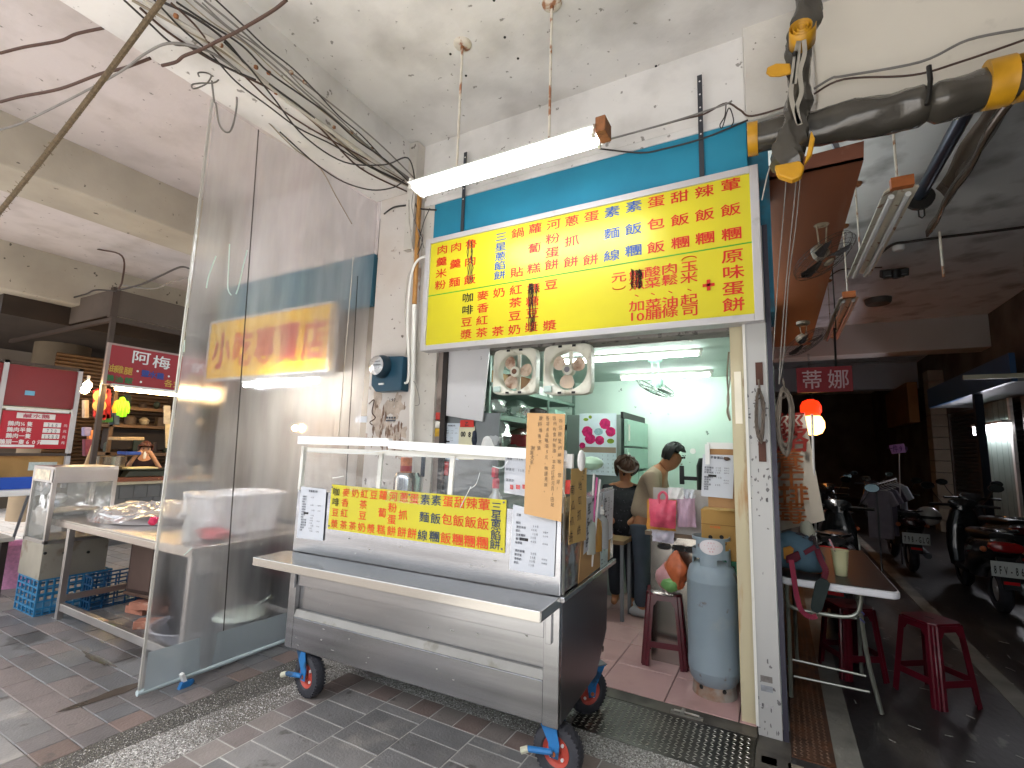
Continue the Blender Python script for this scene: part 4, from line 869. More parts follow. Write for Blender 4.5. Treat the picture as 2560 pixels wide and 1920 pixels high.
a = CT @ Vector((-.05, .08, 0)); caster((WR.x, WR.y, 0), math.radians(176), 'blue forked caster with brake lever under the near front corner of the cart')
a = CT @ Vector((-.09, D-.12, 0)); caster((a.x, a.y, 0), math.radians(55), 'blue caster with white foot lever at the rear of the cart by the door sill')
fp = MB(); p = PZ(1483, 1742, .0); fp.box(p.x-.012, p.x+.012, p.y-.0, p.y+.012, .01, .15).box(p.x-.03, p.x+.03, p.y-.015, p.y+.015, .0, .02)
one('foot_brake', fp, M('cap_cream', '#b9b7a2', .5), 'white foot brake pedal beside the rear caster on the ramp', 'brake', bev=.003)
a = CT @ Vector((L+.13, D-.12, 0)); caster((a.x, a.y, 0), math.radians(30), 'blue caster hidden in the shade under the rear of the cart')

# ================================================================ clear plastic curtain
m_cur = film('curtain_plastic', '#c2c2c2', .70, .40, .15, sc=4.5, st=(1, 1, .15), blur=.2, dirt=.24, bumpy=.3)
m_cur2 = film('curtain_lower', '#bcc6ca', .36, .28, .5, sc=2.2, st=(1, 1, .3), blur=.35, dirt=.12)
cu = thing('plastic_curtain', 'tall see through plastic curtain hanging beside the cart from beam to ground', 'curtain', (-3.42, 1.7, 0))
def curt(y0f, y1f, mat, nm):
    V = []; Fq = []; n, m = 30, 30
    for i in range(n+1):
        for j in range(m+1):
            w_ = j/m; z = .03+(3.94-.03)*w_; y0, y1 = y0f(w_), y1f(w_); u = i/n; y = y0+(y1-y0)*u
            x = -3.42+.012*math.sin(y*7+z*.8)+.006*math.sin(y*19-z)+.004*math.sin(z*5+y*3)
            V.append((x, y, z))
    for i in range(n):
        for j in range(m): Fq.append((i*(m+1)+j, (i+1)*(m+1)+j, (i+1)*(m+1)+j+1, i*(m+1)+j+1))
    return MB().add(V, Fq).build(nm, mat, cu, smooth=True)
seam = lambda w_: 1.96+(1.95-1.96)*w_
s0 = PX(548, 1700, -3.42).y; s1 = PX(645, 325, -3.42).y
sm_ = lambda w_: s0+(s1-s0)*w_
curt(lambda w_: 1.685+.02*w_, sm_, m_cur, 'sheet'); curt(sm_, lambda w_: 3.30, m_cur, 'sheet')
for ya, yb, mt_ in ((PX(548, 1700, -3.42), PX(645, 325, -3.42), m_cab[0]), (PX(862, 1240, -3.42), PX(893, 690, -3.42), m_cab[0]), (PX(845, 1100, -3.4), PX(882, 640, -3.4), m_cab[4])):
    MB().tube([ya+(yb-ya)*i/10+Vector((.008, 0, 0)) for i in range(11)], .0045, 5).build('seam_cord', mt_, cu)
MB().tube([(-3.42, 1.672, .035), (-3.41, 2.2, .03), (-3.42, 3.28, .03)], .017, 10).build('bottom_pipe', M('pale_pipe', '#b7c4c4', .35), cu, smooth=True)
MB().box(-3.428, -3.412, 1.676, 1.690, .03, 3.94).build('edge_hem', film('hem', '#c3c0b8', .35, .3, .5), cu)
MB().prism([(-3.405, 1.70, .04), (-3.405, 3.27, .04), (-3.405, 3.27, .22), (-3.405, 1.70, .26)], (.001, 0, 0)).build('milky_hem', film('milky_hem', '#b9c4c8', .45, .3, .3, sc=3), cu); sm2 = MB(); r7 = random.Random(12)
for pts in ([(574, 610), (572, 660), (570, 720), (578, 738)], [(618, 625), (608, 665), (597, 715), (590, 735)], [(540, 640), (522, 690), (516, 720)], [(462, 850), (460, 880)], [(480, 1370), (460, 1388)], [(478, 1700), (430, 1722)]):
    sm2.tube(spline([PX(x, y, -3.405) for x, y in pts], 5), r7.uniform(.003, .006), 4)
sm2.build('glue_smear', M('glue_smear', '#b9cfc6', .3, spec=1), cu, kind='stuff')
clp = PX(462, 1700, -3.36); t = thing('blue_clamp', 'blue clamp and white tie holding the bottom pipe of the plastic curtain', 'clamp', clp)
MB().prism([clp+Vector(v) for v in ((0, -.03, 0), (0, -.05, -.05), (0, -.02, -.13), (0, .01, -.13), (0, 0, -.06), (0, .05, -.02), (0, .04, 0))], (.03, 0, 0)).build('jaw', m_blue, t, bev=.004)
MB().beam(clp+Vector((.01, -.03, .05)), clp+Vector((.01, .0, -.02)), .03, .02).build('tie', m_plw, t)
# things of the neighbouring shop seen through the curtain
ns = thing('neighbour_sign', 'yellow sign with large red characters of the neighbouring shop behind the curtain', 'sign', (-4.9, 3.25, 2.6))
MB().box(-5.98, -3.90, 3.25, 3.33, 2.27, 2.95).build('panel', M('sign_orange_yellow', '#e8b520', .4, var=.05, emit='#e8b520', es=.0), ns)
MB().box(-6.01, -5.98, 3.24, 3.34, 2.24, 2.98).box(-3.90, -3.87, 3.24, 3.34, 2.24, 2.98).box(-5.98, -3.9, 3.24, 3.34, 2.24, 2.27).box(-5.98, -3.9, 3.24, 3.34, 2.95, 2.98).build('frame', m_alu, ns)
g = MB(); 
for i, ch in enumerate('小吃專賣店'): g.text(ch, (-5.72+.40*i, 3.248, 2.60), X3, Z3, .36, .46, .03)
g.build('red_lettering', M('faded_red', '#c2442a', .5), ns)
nl = thing('tube_light', 'lit tube light under the yellow neighbouring sign behind the curtain', 'light', (-4.0, 3.0, 2.1))
MB().cyl((-4.8, 3.0, 2.12), (-3.75, 3.0, 2.12), .018, 10).build('tube', M('lit_tube_neighbour', '#ffffff', .3, var=0, emit='#f3f8ff', es=20), nl, smooth=True)
MB().box(-4.8, -3.5, 2.97, 3.03, 2.15, 2.2).build('housing', m_whp, nl)
bl_ = thing('hanging_bulb', 'small warm bulb glowing behind the plastic curtain above the cart', 'bulb', (-4.0, 2.9, 1.75))
pb_ = PX(738, 1070, -4.2); MB().ball(pb_, .03, 12).build('bulb', M('warm_bulb', '#fff', .3, var=0, emit='#ffc77a', es=25), bl_, smooth=True); MB().cyl(pb_+Vector((0, 0, .02)), pb_+Vector((0, 0, .5)), .004, 5).build('cord', m_blk, bl_)

one('added_shade_block', MB().box(-4.9, -3.5, 3.06, 3.3, .0, .79), M('under_table_shade', '#26252a', .6, var=.3, sc=1.5), 'dark block added low behind the curtain as the shade under the steel table', 'counter')  # added dark block, stands in for the shade beneath the table
one('maroon_box', MB().box(-4.1, -3.62, 2.9, 3.05, .38, .72), M('maroon_box', '#4a1c22', .6, var=.2), 'maroon crate seen dimly through the lower curtain', 'crate')
sd2 = cm(); sm_r = random.Random(31)
for i in range(26):
    x, z = sm_r.uniform(L+.1, -.12), sm_r.choice((sm_r.uniform(.29, .44), sm_r.uniform(.9, 1.0), sm_r.uniform(.52, .64))); w_, h_ = sm_r.uniform(.002, .011), sm_r.uniform(.0015, .004)
    y = -.0012 if z < .465 or z > .86 else .0338; ph = sm_r.random()*6
    sd2.prism([(x+w_*math.cos(t)*(1+.4*math.sin(2*t+ph)), y, z+h_*math.sin(t)*(1+.3*math.sin(3*t))) for t in [2*math.pi*k/9 for k in range(9)]], (0, .0008, 0))
sd2.build('dried_splashes', M('dried_splash', '#8f8d87', .7, var=.2), ct, kind='stuff')
# ================================================================ soft bodies: skin over a skeleton
def skin(verts, edges, radii, sub=2, root=0):
    me = bpy.data.meshes.new('sk'); me.from_pydata([Vector(v) for v in verts], edges, []); o = bpy.data.objects.new('sk', me); COL.objects.link(o)
    md = o.modifiers.new('s', 'SKIN'); md.use_smooth_shade = True
    for i, r in enumerate(radii):
        d = me.skin_vertices[0].data[i]; d.radius = r if isinstance(r, (tuple, list)) else (r, r); d.use_root = (i == root)
    if sub: sb = o.modifiers.new('b', 'SUBSURF'); sb.levels = sb.render_levels = sub
    m2 = bpy.data.meshes.new_from_object(o.evaluated_get(bpy.context.evaluated_depsgraph_get()))
    mb = MB().add([v.co.copy() for v in m2.vertices], [tuple(p.vertices) for p in m2.polygons])
    bpy.data.objects.remove(o); return mb
def loft(secs, n=16, e=2.6, axis='X', T=None, cap=True):
    """secs: (along, centre across, centre up, half across, half up); rings of superellipses"""
    mb = MB(T); V = []; Fq = []
    for (x, cy_, cz_, hw, hh) in secs:
        for k in range(n):
            t = 2*math.pi*k/n; ca, sa = math.cos(t), math.sin(t)
            y = math.copysign(abs(ca)**(2/e), ca)*hw+cy_; z = math.copysign(abs(sa)**(2/e), sa)*hh+cz_
            V.append({'X': (x, y, z), 'Y': (y, x, z), 'Z': (y, z, x)}[axis])
    for i in range(len(secs)-1):
        for k in range(n): Fq.append((i*n+k, i*n+(k+1) % n, (i+1)*n+(k+1) % n, (i+1)*n+k))
    if cap: Fq += [tuple(range(n))[::-1], tuple(range((len(secs)-1)*n, len(secs)*n))]
    return mb.add(V, Fq)
def crumple(cen, sx, sy, sz, seed, n=18, amp=.22, knot=0, T=None):
    """a crumpled bag-like lump"""
    r = random.Random(seed); ph = [r.random()*6.28 for _ in range(8)]; V = []; Fq = []; k = n//2+2; cen = Vector(cen)
    for i in range(k+1):
        a = math.pi*i/k
        for j in range(n):
            b = 2*math.pi*j/n
            m = 1+amp*(math.sin(3*b+ph[0]+2*a)*.5+math.sin(7*b+ph[1]-3*a)*.3+math.sin(5*a+ph[2])*.3+r.uniform(-.28, .28))
            s = math.sin(a)
            if knot and i < k*.35: s *= .35+.65*(i/(k*.35))**2
            V.append(cen+Vector((sx*s*math.cos(b)*m, sy*s*math.sin(b)*m, sz*math.cos(a)*(1+amp*.2*math.sin(4*b+ph[3])))))
    for i in range(k):
        for j in range(n): Fq.append((i*n+j, i*n+(j+1) % n, (i+1)*n+(j+1) % n, (i+1)*n+j))
    return MB(T).add(V, Fq)
# ================================================================ inside the shop
def inlight(y, px0, px1, lit, label, py=895):
    a = PY(px0[0], px0[1], y); b = PY(px1[0], px1[1], y); z = (a.z+b.z)/2
    t = thing('ceiling_tube_light', label, 'light', (a.x, y, 2.5), group='tube lights inside the shop')
    MB().box(a.x-.03, b.x+.04, y-.03, y+.03, z+.025, 2.499).build('housing', m_whp, t)
    MB().cyl((a.x, y, z), (b.x, y, z), .016, 10).build('tube', M('lit_tube_shop', '#fff', .3, var=0, emit='#eefaf6', es=9) if lit else m_tubeoff, t, smooth=True)
    for x in (a.x-.03, b.x+.005): MB().box(x, x+.025, y-.016, y+.016, z-.02, z+.024).build('lamp_holder', m_whp, t)
inlight(4.55, (1390, 906), (1745, 886), True, 'lit tube light across the shop ceiling, nearer the entrance')
inlight(5.75, (1557, 947), (1773, 937), True, 'lit tube light deeper in the shop behind the ceiling fan')
inlight(3.95, (1420, 868), (1722, 850), False, 'unlit tube light just inside the shop opening')
inlight(5.3, (1180, 985), (1300, 978), True, 'lit tube light over the shelves, mostly hidden by the fans')
def orbitfan(cen, zc, label, mat, tilt, R=.21, bl=m_gry):
    cen = Vector(cen); t = thing('orbit_fan', label, 'fan', cen, group=None)
    MB().lathe([(0, zc), (.07, zc), (.07, zc-.03), (.05, zc-.045), (0, zc-.045)], (cen.x, cen.y, 0), 18).build('ceiling_plate', mat, t, smooth=True)
    for s in (-1, 1): MB().beam((cen.x+s*.035, cen.y, zc-.04), (cen.x+s*.02, cen.y, cen.z+.07), .01, .01).build('bracket', mat, t)
    Tm = Matrix.Translation(cen) @ Matrix.Rotation(tilt, 4, Vector((.3, 1, 0)))
    MB(Tm).lathe([(0, .10), (.045, .09), (.06, .04), (.055, 0), (0, -.0)], (0, 0, 0), 16).build('motor', mat, t, smooth=True)
    g = MB(Tm)
    for rr, zz in ((R, -.02), (R*.97, .01), (R*.75, -.055), (R*.45, -.068), (R*.2, -.07)):
        g.tube([(rr*math.cos(2*math.pi*i/28), rr*math.sin(2*math.pi*i/28), zz) for i in range(29)], .0022, 4, cap=False)
    for k in range(22):
        a = 2*math.pi*k/22; g.tube([(math.cos(a)*rr, math.sin(a)*rr, zz) for rr, zz in ((.04, -.07), (R*.5, -.067), (R*.8, -.05), (R, -.02), (R*.9, .02), (R*.4, .045))], .0013, 3)
    g.build('cage', m_wire, t)
    for k in range(3):
        a = 2*math.pi*k/3+.4; MB(Tm).prism([(math.cos(a+u)*R*rr, math.sin(a+u)*R*rr, -.02+.02*u) for rr, u in ((.15, -.3), (.5, -.42), (.85, -.32), (.9, .1), (.8, .42), (.45, .35), (.15, .3))], (0, 0, .003)).build('blade', bl, t)
    MB(Tm).lathe([(0, -.082), (.03, -.08), (.04, -.068)], (0, 0, 0), 14).build('cage_cap', mat, t)
    return t
m_wire = M('fan_wire', '#4c4a44', .45, .5)
orbitfan((-1.05, 4.89, 2.22), 2.5, 'pale green orbit fan hanging from the shop ceiling between two lit tubes', M('mint_plastic', '#a8d2c0', .4, var=.04), .5, .2, M('fan_dark_blade', '#45564e', .4))
# refrigerator with calendar
fx, fy = -1.49, 5.3
rf = thing('refrigerator', 'tall steel refrigerator with green doors and a fruit calendar on its side', 'refrigerator', (fx-.35, fy+.5, 0))
m_fr = M('fridge_steel', '#8a9690', .4, .5, var=.05); m_fd = M('fridge_door', '#9dbdae', .4, .2, var=.04)
MB().box(fx-.68, fx-.03, fy, fy+1.0, .02, 1.97).build('cabinet', m_fr, rf, bev=.01)
MB().box(fx-.032, fx-.002, fy-.005, fy+1.0, 1.93, 2.0).build('top_trim', m_blk, rf)
for z0, z1, y0, y1 in ((1.62, 1.92, fy+.02, fy+.98), (1.36, 1.60, fy+.02, fy+.98), (.2, 1.33, fy+.02, fy+.49), (.2, 1.33, fy+.51, fy+.98)):
    d = MB().box(fx, fx+.04, y0, y1, z0, z1).build('door', m_fd, rf, bev=.006)
    MB().box(fx+.041, fx+.055, y0+.03, y0+.05, z0+.06, z1-.06).build('handle', m_whp, d)
cal = thing('wall_calendar', 'calendar with pink dragon fruit picture hanging on the refrigerator side', 'calendar', (-1.75, fy-.01, 1.7))
a, b = PY(1449, 1034, fy-.006), PY(1541, 1190, fy-.006)
MB().box(a.x, b.x, fy-.008, fy-.002, b.z, a.z).build('sheet', M('calendar_paper', '#cfdde2', .6, var=.06, sc=6), cal)
pm = M('dragonfruit_pink', '#c01e62', .5, var=.35, sc=25); dk = M('leaf_green_print', '#7f9a2e', .5, var=.3, sc=20)
w_, h_ = b.x-a.x, a.z-b.z
def disc(u, v, r, mt_, nm, sq_=1., off=.0): 
    q_ = Vector((a.x+w_*u, fy-.0095-off, a.z-h_*v)); MB().prism([q_+Vector((r*math.cos(t)*(1+.10*(i % 2)), 0, r*sq_*math.sin(t))) for i, t in enumerate([2*math.pi*k/14 for k in range(14)])], (0, .001, 0)).build(nm, mt_, cal)
MB().box(a.x+.005, b.x-.005, fy-.0093, fy-.0085, b.z+h_*.36, b.z+h_*.45).build('printed_table', M('print_wood', '#9c8a78', .6), cal)
for u, v, r in ((.70, .17, .062), (.22, .30, .062), (.85, .30, .055), (.30, .42, .06), (.56, .44, .052), (.09, .53, .035)): disc(u, v, r, pm, 'printed_fruit', 1, random.random()*.0015)
disc(.53, .30, .05, M('fruit_flesh', '#8fb0b8', .5, var=.2, sc=60), 'printed_fruit_half', .8, .002); disc(.85, .45, .04, dk, 'printed_leaf', .7, .001); disc(.18, .10, .03, dk, 'printed_leaf', .6); disc(.3, .06, .02, dk, 'printed_leaf')
cg = MB(); num = 1
for rr in range(5):
    for cc in range(7):
        if num <= 31 and not (rr == 0 and cc < 4): cg.text(str(num), (a.x+w_*(.08+.14*cc), fy-.0085, a.z-h_*(.68+.065*rr)), X3, Z3, .016, .026, .01); num += 1
cg.build('date_numbers', m_ink, cal, kind='stuff')
# white inner panel, steel splash back with papers
wpn = thing('white_board', 'large white painted board hanging left of the exhaust fans', 'board', (-2.28, 3.37, 2.1))
q_ = [PY(*p, 3.375) for p in ((1116, 872), (1240, 850), (1208, 1053), (1108, 1040))]
MB().prism([Vector((-2.5, 3.375, 2.45)), Vector((-2.08, 3.375, 2.45)), PY(1206, 1054, 3.375), PY(1109, 1038, 3.375)], (0, .012, 0)).build('board', M('glossy_white_board', '#c6c5c6', .3, var=.04, sc=2, dirt=('#77736e', .1, 20, .02, .8)), wpn)
one('steel_splash', MB().box(-2.50, -1.98, 3.40, 3.42, .3, 1.84), M('grey_steel_sheet', '#75797a', .38, .7, var=.15, sc=3), 'dull grey steel sheet with pinned papers behind the cart', 'panel')
def ysheet(name, x0, y0, x1, y1, Y, *a, **k):
    p, q2 = PY(x0, y0, Y), PY(x1, y1, Y); return sheet(name, [(p.x, Y, q2.z), (q2.x, Y, q2.z), (q2.x, Y, p.z), (p.x, Y, p.z)], *a, **k)
ysheet('price_sheet', 1108, 1058, 1147, 1150, 3.395, 'white price sheet pinned on the dull steel sheet behind the cart', seed=11, rows=12, title='早餐價目表', ts=.016, mat=M('pale_blue_paper', '#c9d3dc', .6))
cal2 = ysheet('day_calendar', 1148, 1066, 1184, 1150, 3.393, 'cream day calendar with red header hanging behind the cart', cat='calendar', seed=12, rows=0, title='', ts=.03, mat=M('cream_paper', '#d3ceae', .6), smudge=False)
p, q2 = PY(1151, 1050, 3.39), PY(1184, 1068, 3.39); MB().box(p.x, q2.x, 3.388, 3.392, q2.z, p.z).build('red_header', m_red, cal2)
nb = MB()
for i, (s_, x, y, w_) in enumerate((('0', 1155, 1085, .05), ('0', 1161, 1085, .05), ('8', 1174, 1086, .05))): nb.text(s_, PY(x, y, 3.391), X3, Z3, w_, .06, .04)
nb.text('乙', PY(1167, 1060, 3.3865), X3, Z3, .04, .04, .02); nb.build('date_print', m_blk, cal2)
one('red_clipboard', MB().box(PY(1152, 0, 3.39).x, PY(1176, 0, 3.39).x, 3.385, 3.392, PY(1165, 1192, 3.39).z, PY(1165, 1156, 3.39).z), M('clip_red', '#b51f22', .4, var=.04), 'red plastic folder hanging on the steel sheet below the day calendar', 'folder', bev=.004)
m_bagw = film('thin_white_bag', '#d9dcdc', .25, .12, .5, sc=20); m_bagr = film('thin_red_bag', '#b8323c', .12, .15, .5, sc=20)
m_bagc = film('clear_bag', '#cfdedb', .5, .08, .7, sc=25)
def lump(name, px, py, Y, sx, sy, sz, mat, label, seed, knot=0, cat='bag', group=None):
    return one(name, crumple(PY(px, py, Y), sx, sy, sz, seed, knot=knot, n=16), mat, label, cat, group, smooth=True)
lump('plastic_bag', 1228, 1070, 3.45, .06, .05, .11, m_bagw, 'knotted white bag with eggs hanging beside the shelf corner', 31, 1)
lump('plastic_bag', 1240, 1100, 3.44, .07, .05, .08, m_bagw, 'small white bag hanging just above the cart strip', 32, 1)
lump('plastic_bag', 1219, 1112, 3.40, .06, .03, .07, M('white_tag_paper', '#d5d5d2', .6), 'white price tags and gloves hanging over the cart', 33, 0, 'tags')
lump('keys_pouch', 1186, 1096, 3.40, .025, .02, .07, M('navy_pouch', '#232a3a', .6, var=.5, sc=40), 'dark navy and white pouch hanging by the day calendar', 34, 0, 'pouch')
# slotted angle rack with bags and boxes
rk = thing('storage_rack', 'green grey slotted metal shelf rack along the inner wall full of bags', 'shelf', (-2.4, 4.6, 0))
m_rack = M('rack_green', '#74897e', .5, .3, var=.06)
xa, xb, ya, yb2 = -2.78, -2.22, 3.62, 5.7
for z, th in ((1.55, .05), (1.86, .05), (2.14, .04), (1.0, .05)): MB().box(xa, xb, ya, yb2, z-th, z).build('shelf_board', m_rack, rk, bev=.003)
for x in (xa, xb-.03):
    for y in (ya, yb2-.03): MB().box(x, x+.03, y, y+.03, 0, 2.4).build('upright', m_rack, rk)
MB().beam((xb-.01, 4.9, 1.9), (xb-.01, 4.9, 2.3), .02, .02).build('upright', m_rack, rk)
items = [('plastic_bag', -2.35, 3.9, 1.86, .13, .12, .09, m_bagw, 'bag of red and white packets on the rack top shelf near the fans'), ('plastic_bag', -2.33, 4.35, 1.86, .12, .14, .10, m_bagc, 'clear crinkled bag on the rack below the second fan'),
 ('plastic_bag', -2.36, 3.95, 1.55, .17, .17, .15, m_bagw, 'large white carrier bag standing on the middle rack shelf'), ('plastic_bag', -2.32, 4.42, 1.55, .15, .15, .11, m_bagr, 'red carrier bag on the middle rack shelf behind the notice'),
 ('plastic_bag', -2.33, 4.85, 1.86, .1, .12, .08, M('dark_bag', '#3a3330', .6, var=.4, sc=20), 'dark bundle on the rack behind the peach notice'), ('plastic_bag', -2.35, 5.2, 1.55, .13, .15, .11, M('brown_bag', '#5a463a', .6, var=.4, sc=20), 'brown bundle at the far end of the middle rack shelf')]
for i, (nm, x, y, z, sx, sy, sz, mt_, lab) in enumerate(items): one(nm, crumple((x, y, z+sz*.93), sx, sy, sz, 50+i, n=18, amp=.3), mt_, lab, 'bag', 'bags on the storage rack', smooth=True)
for i, (x, y, z, s_, mt_, lab) in enumerate(((-2.42, 3.86, 2.14, (.16, .22, .13), m_kraft, 'cardboard box on the rack top behind the first fan'), (-2.4, 4.4, 2.14, (.14, .2, .16), M('brown_carton', '#7a5030', .8), 'brown carton on the rack top between the two fans'), (-2.35, 4.9, 2.14, (.12, .18, .10), m_plw, 'white box on the rack top behind the second fan'), (-2.33, 5.3, 1.86, (.1, .15, .16), M('mint_box', '#9fc4b4', .6), 'pale green box on the far end of the rack shelf'))):
    one('box', MB().box(x-s_[0], x+s_[0]*.8, y-s_[1], y+s_[1], z, z+s_[2]), mt_, lab, 'box', 'boxes on the storage rack', bev=.004)
# ---------------------------------------------------------------- right side of the opening
def oval(cx, cz, w, h, y, n=16): return [Vector((cx+w*math.copysign(abs(math.cos(t))**.6, math.cos(t)), y, cz+h*math.copysign(abs(math.sin(t))**.8, math.sin(t)))) for t in [2*math.pi*k/n for k in range(n)]]
sc = thing('steel_cabinet', 'stainless cabinet with oval grip holes behind the gas cylinder', 'cabinet', (-.58, 4.1, 0))
MB().box(-.89, -.25, 3.9, 4.4, .02, .93).build('body', M('cabinet_steel', '#a9a49c', .25, 1, var=.12, sc=2), sc, bev=.004)
for px, pz in ((1660, 1366), (1697, 1371), (1729, 1375)):
    q_ = PY(px, pz, 3.896); MB().prism(oval(q_.x, q_.z, .045, .016, 3.896), (0, .003, 0)).build('grip_hole', m_blk, sc); 
    MB().tube([v+Vector((0, -.002, 0)) for v in oval(q_.x, q_.z, .05, .020, 3.894)]+[oval(q_.x, q_.z, .05, .020, 3.892)[0]], .003, 4).build('hole_rim', m_stl, sc)
MB().box(-.92, -.22, 3.86, 4.42, .931, .96).build('top_board', M('wood_edge', '#6d5b4a', .6), sc)
dp = thing('drink_dispenser', 'black tea urn with tap standing behind the cardboard price board', 'dispenser', (-.5, 4.5, .96))
MB().lathe([(0, 0), (.17, 0), (.17, .5), (.15, .56), (0, .58)], (-.42, 4.25, .961), 24).build('urn', M('urn_black', '#1d211f', .3), dp, smooth=True)
q_ = PY(1708, 1195, 4.2); MB().box(q_.x-.015, q_.x+.15, 4.18, 4.2, q_.z-.015, q_.z+.015).box(q_.x-.025, q_.x+.01, 4.17, 4.2, q_.z-.05, q_.z+.10).build('tap', m_blk, dp, bev=.004)
cb = thing('cardboard_price_board', 'brown cardboard board with a white price list clipped beside the post', 'board', (-.4, 3.6, 1.4))
yb_ = 3.56
MB().box(PY(1740, 0, yb_).x, -.25, yb_, yb_+.02, PY(1780, 1268, yb_).z, PY(1780, 1120, yb_).z).build('board', M('brown_cardboard', '#a27a50', .8, var=.06, sc=5), cb)
MB().box(PY(1740, 0, yb_).x, -.25, yb_-.004, yb_+.024, PY(1780, 1122, yb_).z, PY(1780, 1106, yb_).z).build('white_edge', m_plw, cb)
MB().lathe([(0, 0), (.02, 0), (.02, .01), (0, .01)], PY(1732, 1128, yb_-.01), 10, 'Y').box(*[v for pr_ in ((PY(1736, 0, 3.55).x, PY(1746, 0, 3.55).x), (3.54, 3.555)) for v in pr_], PY(1740, 1160, 3.55).z, PY(1740, 1110, 3.55).z).build('bulldog_clip', m_plw, cb)
sheet('price_sheet', [PY(x, y, 3.55) for x, y in ((1753, 1240), (1832, 1247), (1836, 1138), (1757, 1136))], 'white price list pinned on the brown cardboard board by the post', seed=15, rows=14, title='早餐價目表', ts=.020)
lump('blue_clip', 1817, 1147, 3.545, .02, .008, .012, M('brown_sticker', '#4a3526', .5), 'small brown round magnet on the corner of the price list', 35, 0, 'magnet')
bx = thing('noodle_carton', 'kraft carton with printed face holes and text behind the gas cylinder', 'carton', (-.37, 3.6, .86))
a_, b_2 = PY(1752, 1272, 3.66), PY(1842, 1405, 3.66)
MB().box(a_.x, -.22, 3.66, 3.86, b_2.z, a_.z).build('carton', M('carton_kraft', '#a98347', .8, var=.05, sc=4), bx, bev=.004)
MB().box(a_.x+.0, -.22, 3.656, 3.66, PY(0, 1318, 3.66).z if 0 else a_.z-.10, a_.z-.097).build('flap_shade_line', M('flap_shadow', '#7c5d30', .8), bx)  # thin dark strip painted as the shadow line of the flap
for px in (1776, 1804): MB().lathe([(0, 0), (.014, 0)], PY(px, 1343, 3.655), 12, 'Y').build('hand_hole', m_blk, bx)
cp_ = MB(); cp_.text('【10包入】', PY(1790, 1355, 3.655), X3, Z3, .028, .030, .015); cp_.build('carton_text', m_blk, bx)
MB().text('料理麵', PY(1788, 1318, 3.655), X3, Z3, .022, .016, .02).build('orange_text', M('carton_orange', '#d06a2c', .6), bx)
gc = thing('green_crate', 'dark green plastic basket under the kraft carton beside the gas cylinder', 'crate', (-.3, 3.75, .5))
MB().box(-.47, -.20, 3.66, 3.86, .55, b_2.z-.002).build('basket', M('crate_green', '#1f6b4a', .5, var=.1), gc, bev=.004)
gh = MB()
for i in range(5):
    for j in range(6): gh.box(-.44+.045*i, -.415+.045*i, 3.655, 3.66, .57+.045*j, .595+.045*j)
gh.build('basket_hole', m_blk, gc, kind='stuff')
# bags hanging in front of the cabinet
def hangbag(name, quad, Y, mat, label, seed, puff=.03, cat='bag'):
    q = [PY(x, y, Y) for x, y in quad]; r = random.Random(seed); V = []; Fq = []; n = 12; ph = r.random()*6
    for i in range(n+1):
        for j in range(n+1):
            u, v = i/n, j/n; p = (q[0]*(1-u)+q[1]*u)*(1-v)+(q[3]*(1-u)+q[2]*u)*v
            p = p+Vector((r.uniform(-.003, .003), -puff*math.sin(math.pi*u)*math.sin(math.pi*v)-.006*math.sin(14*u+ph+4*v)+r.uniform(-.003, .003), r.uniform(-.002, .002))); V.append(p)
    for i in range(n):
        for j in range(n): Fq.append((i*(n+1)+j, (i+1)*(n+1)+j, (i+1)*(n+1)+j+1, i*(n+1)+j+1))
    return one(name, MB().add(V, Fq), mat, label, cat, 'bag bundles hanging by the cabinet', smooth=True)
hangbag('bag_bundle', ((1618, 1248), (1691, 1250), (1690, 1328), (1617, 1322)), 3.80, M('orange_bag', '#c98c3c', .4, var=.15, sc=14), 'orange bag layer behind the pink bag bundle', 61)
hangbag('bag_bundle', ((1622, 1246), (1691, 1252), (1688, 1322), (1626, 1316)), 3.76, M('pink_bag', '#d0526a', .35, var=.15, sc=14, bump=.5, bsc=30), 'bright pink carrier bag bundle hanging on a hook', 62, .05)
one('pink_bag_loop', MB().tube(spline([PY(x, y, 3.75) for x, y in ((1650, 1262), (1647, 1240), (1657, 1230), (1667, 1240), (1664, 1262))], 5), .010, 6), M('pink_bag', '#d0526a', .35), 'pink handle loops of the carrier bag bundle on its hook', 'handle', smooth=True)
hangbag('bag_bundle', ((1690, 1230), (1736, 1246), (1741, 1318), (1693, 1318)), 3.80, M('lilac_bag', '#b89aac', .4, var=.2, sc=14, st=(3, 3, .4)), 'pale lilac striped bag bundle beside the pink one', 63)
hangbag('bag_bundle', ((1628, 1322), (1686, 1325), (1684, 1360), (1632, 1352)), 3.84, M('white_lilac_bag', '#c6c2d0', .4, var=.15, sc=14, st=(3, 3, .4)), 'white pleated bag bundle hanging under the pink one', 64)
hangbag('paper_sheet', ((1670, 1218), (1708, 1219), (1710, 1248), (1669, 1246)), 3.78, m_plw, 'blank white paper taped above the pink bag', 65, .004, 'paper')
hangbag('paper_sheet', ((1708, 1222), (1738, 1224), (1738, 1246), (1712, 1246)), 3.79, m_pap, 'blank pale paper taped beside the white one', 66, .004, 'paper')
one('cabinet_board', MB().box(PY(1622, 0, 3.88).x, -.25, 3.872, 3.878, .96, PY(1700, 1222, 3.88).z), M('grey_backboard', '#b0aca8', .5), 'pale backboard behind the hanging bag bundles', 'board')
one('hanging_bag', crumple(PY(1692, 1425, 3.74), .075, .05, .13, 71, n=20, amp=.35, knot=1), M('orange_clear_bag', '#b8623c', .35, var=.25, sc=14), 'knotted orange and green bag hanging on a wire hook above the stool', 'bag', smooth=True)
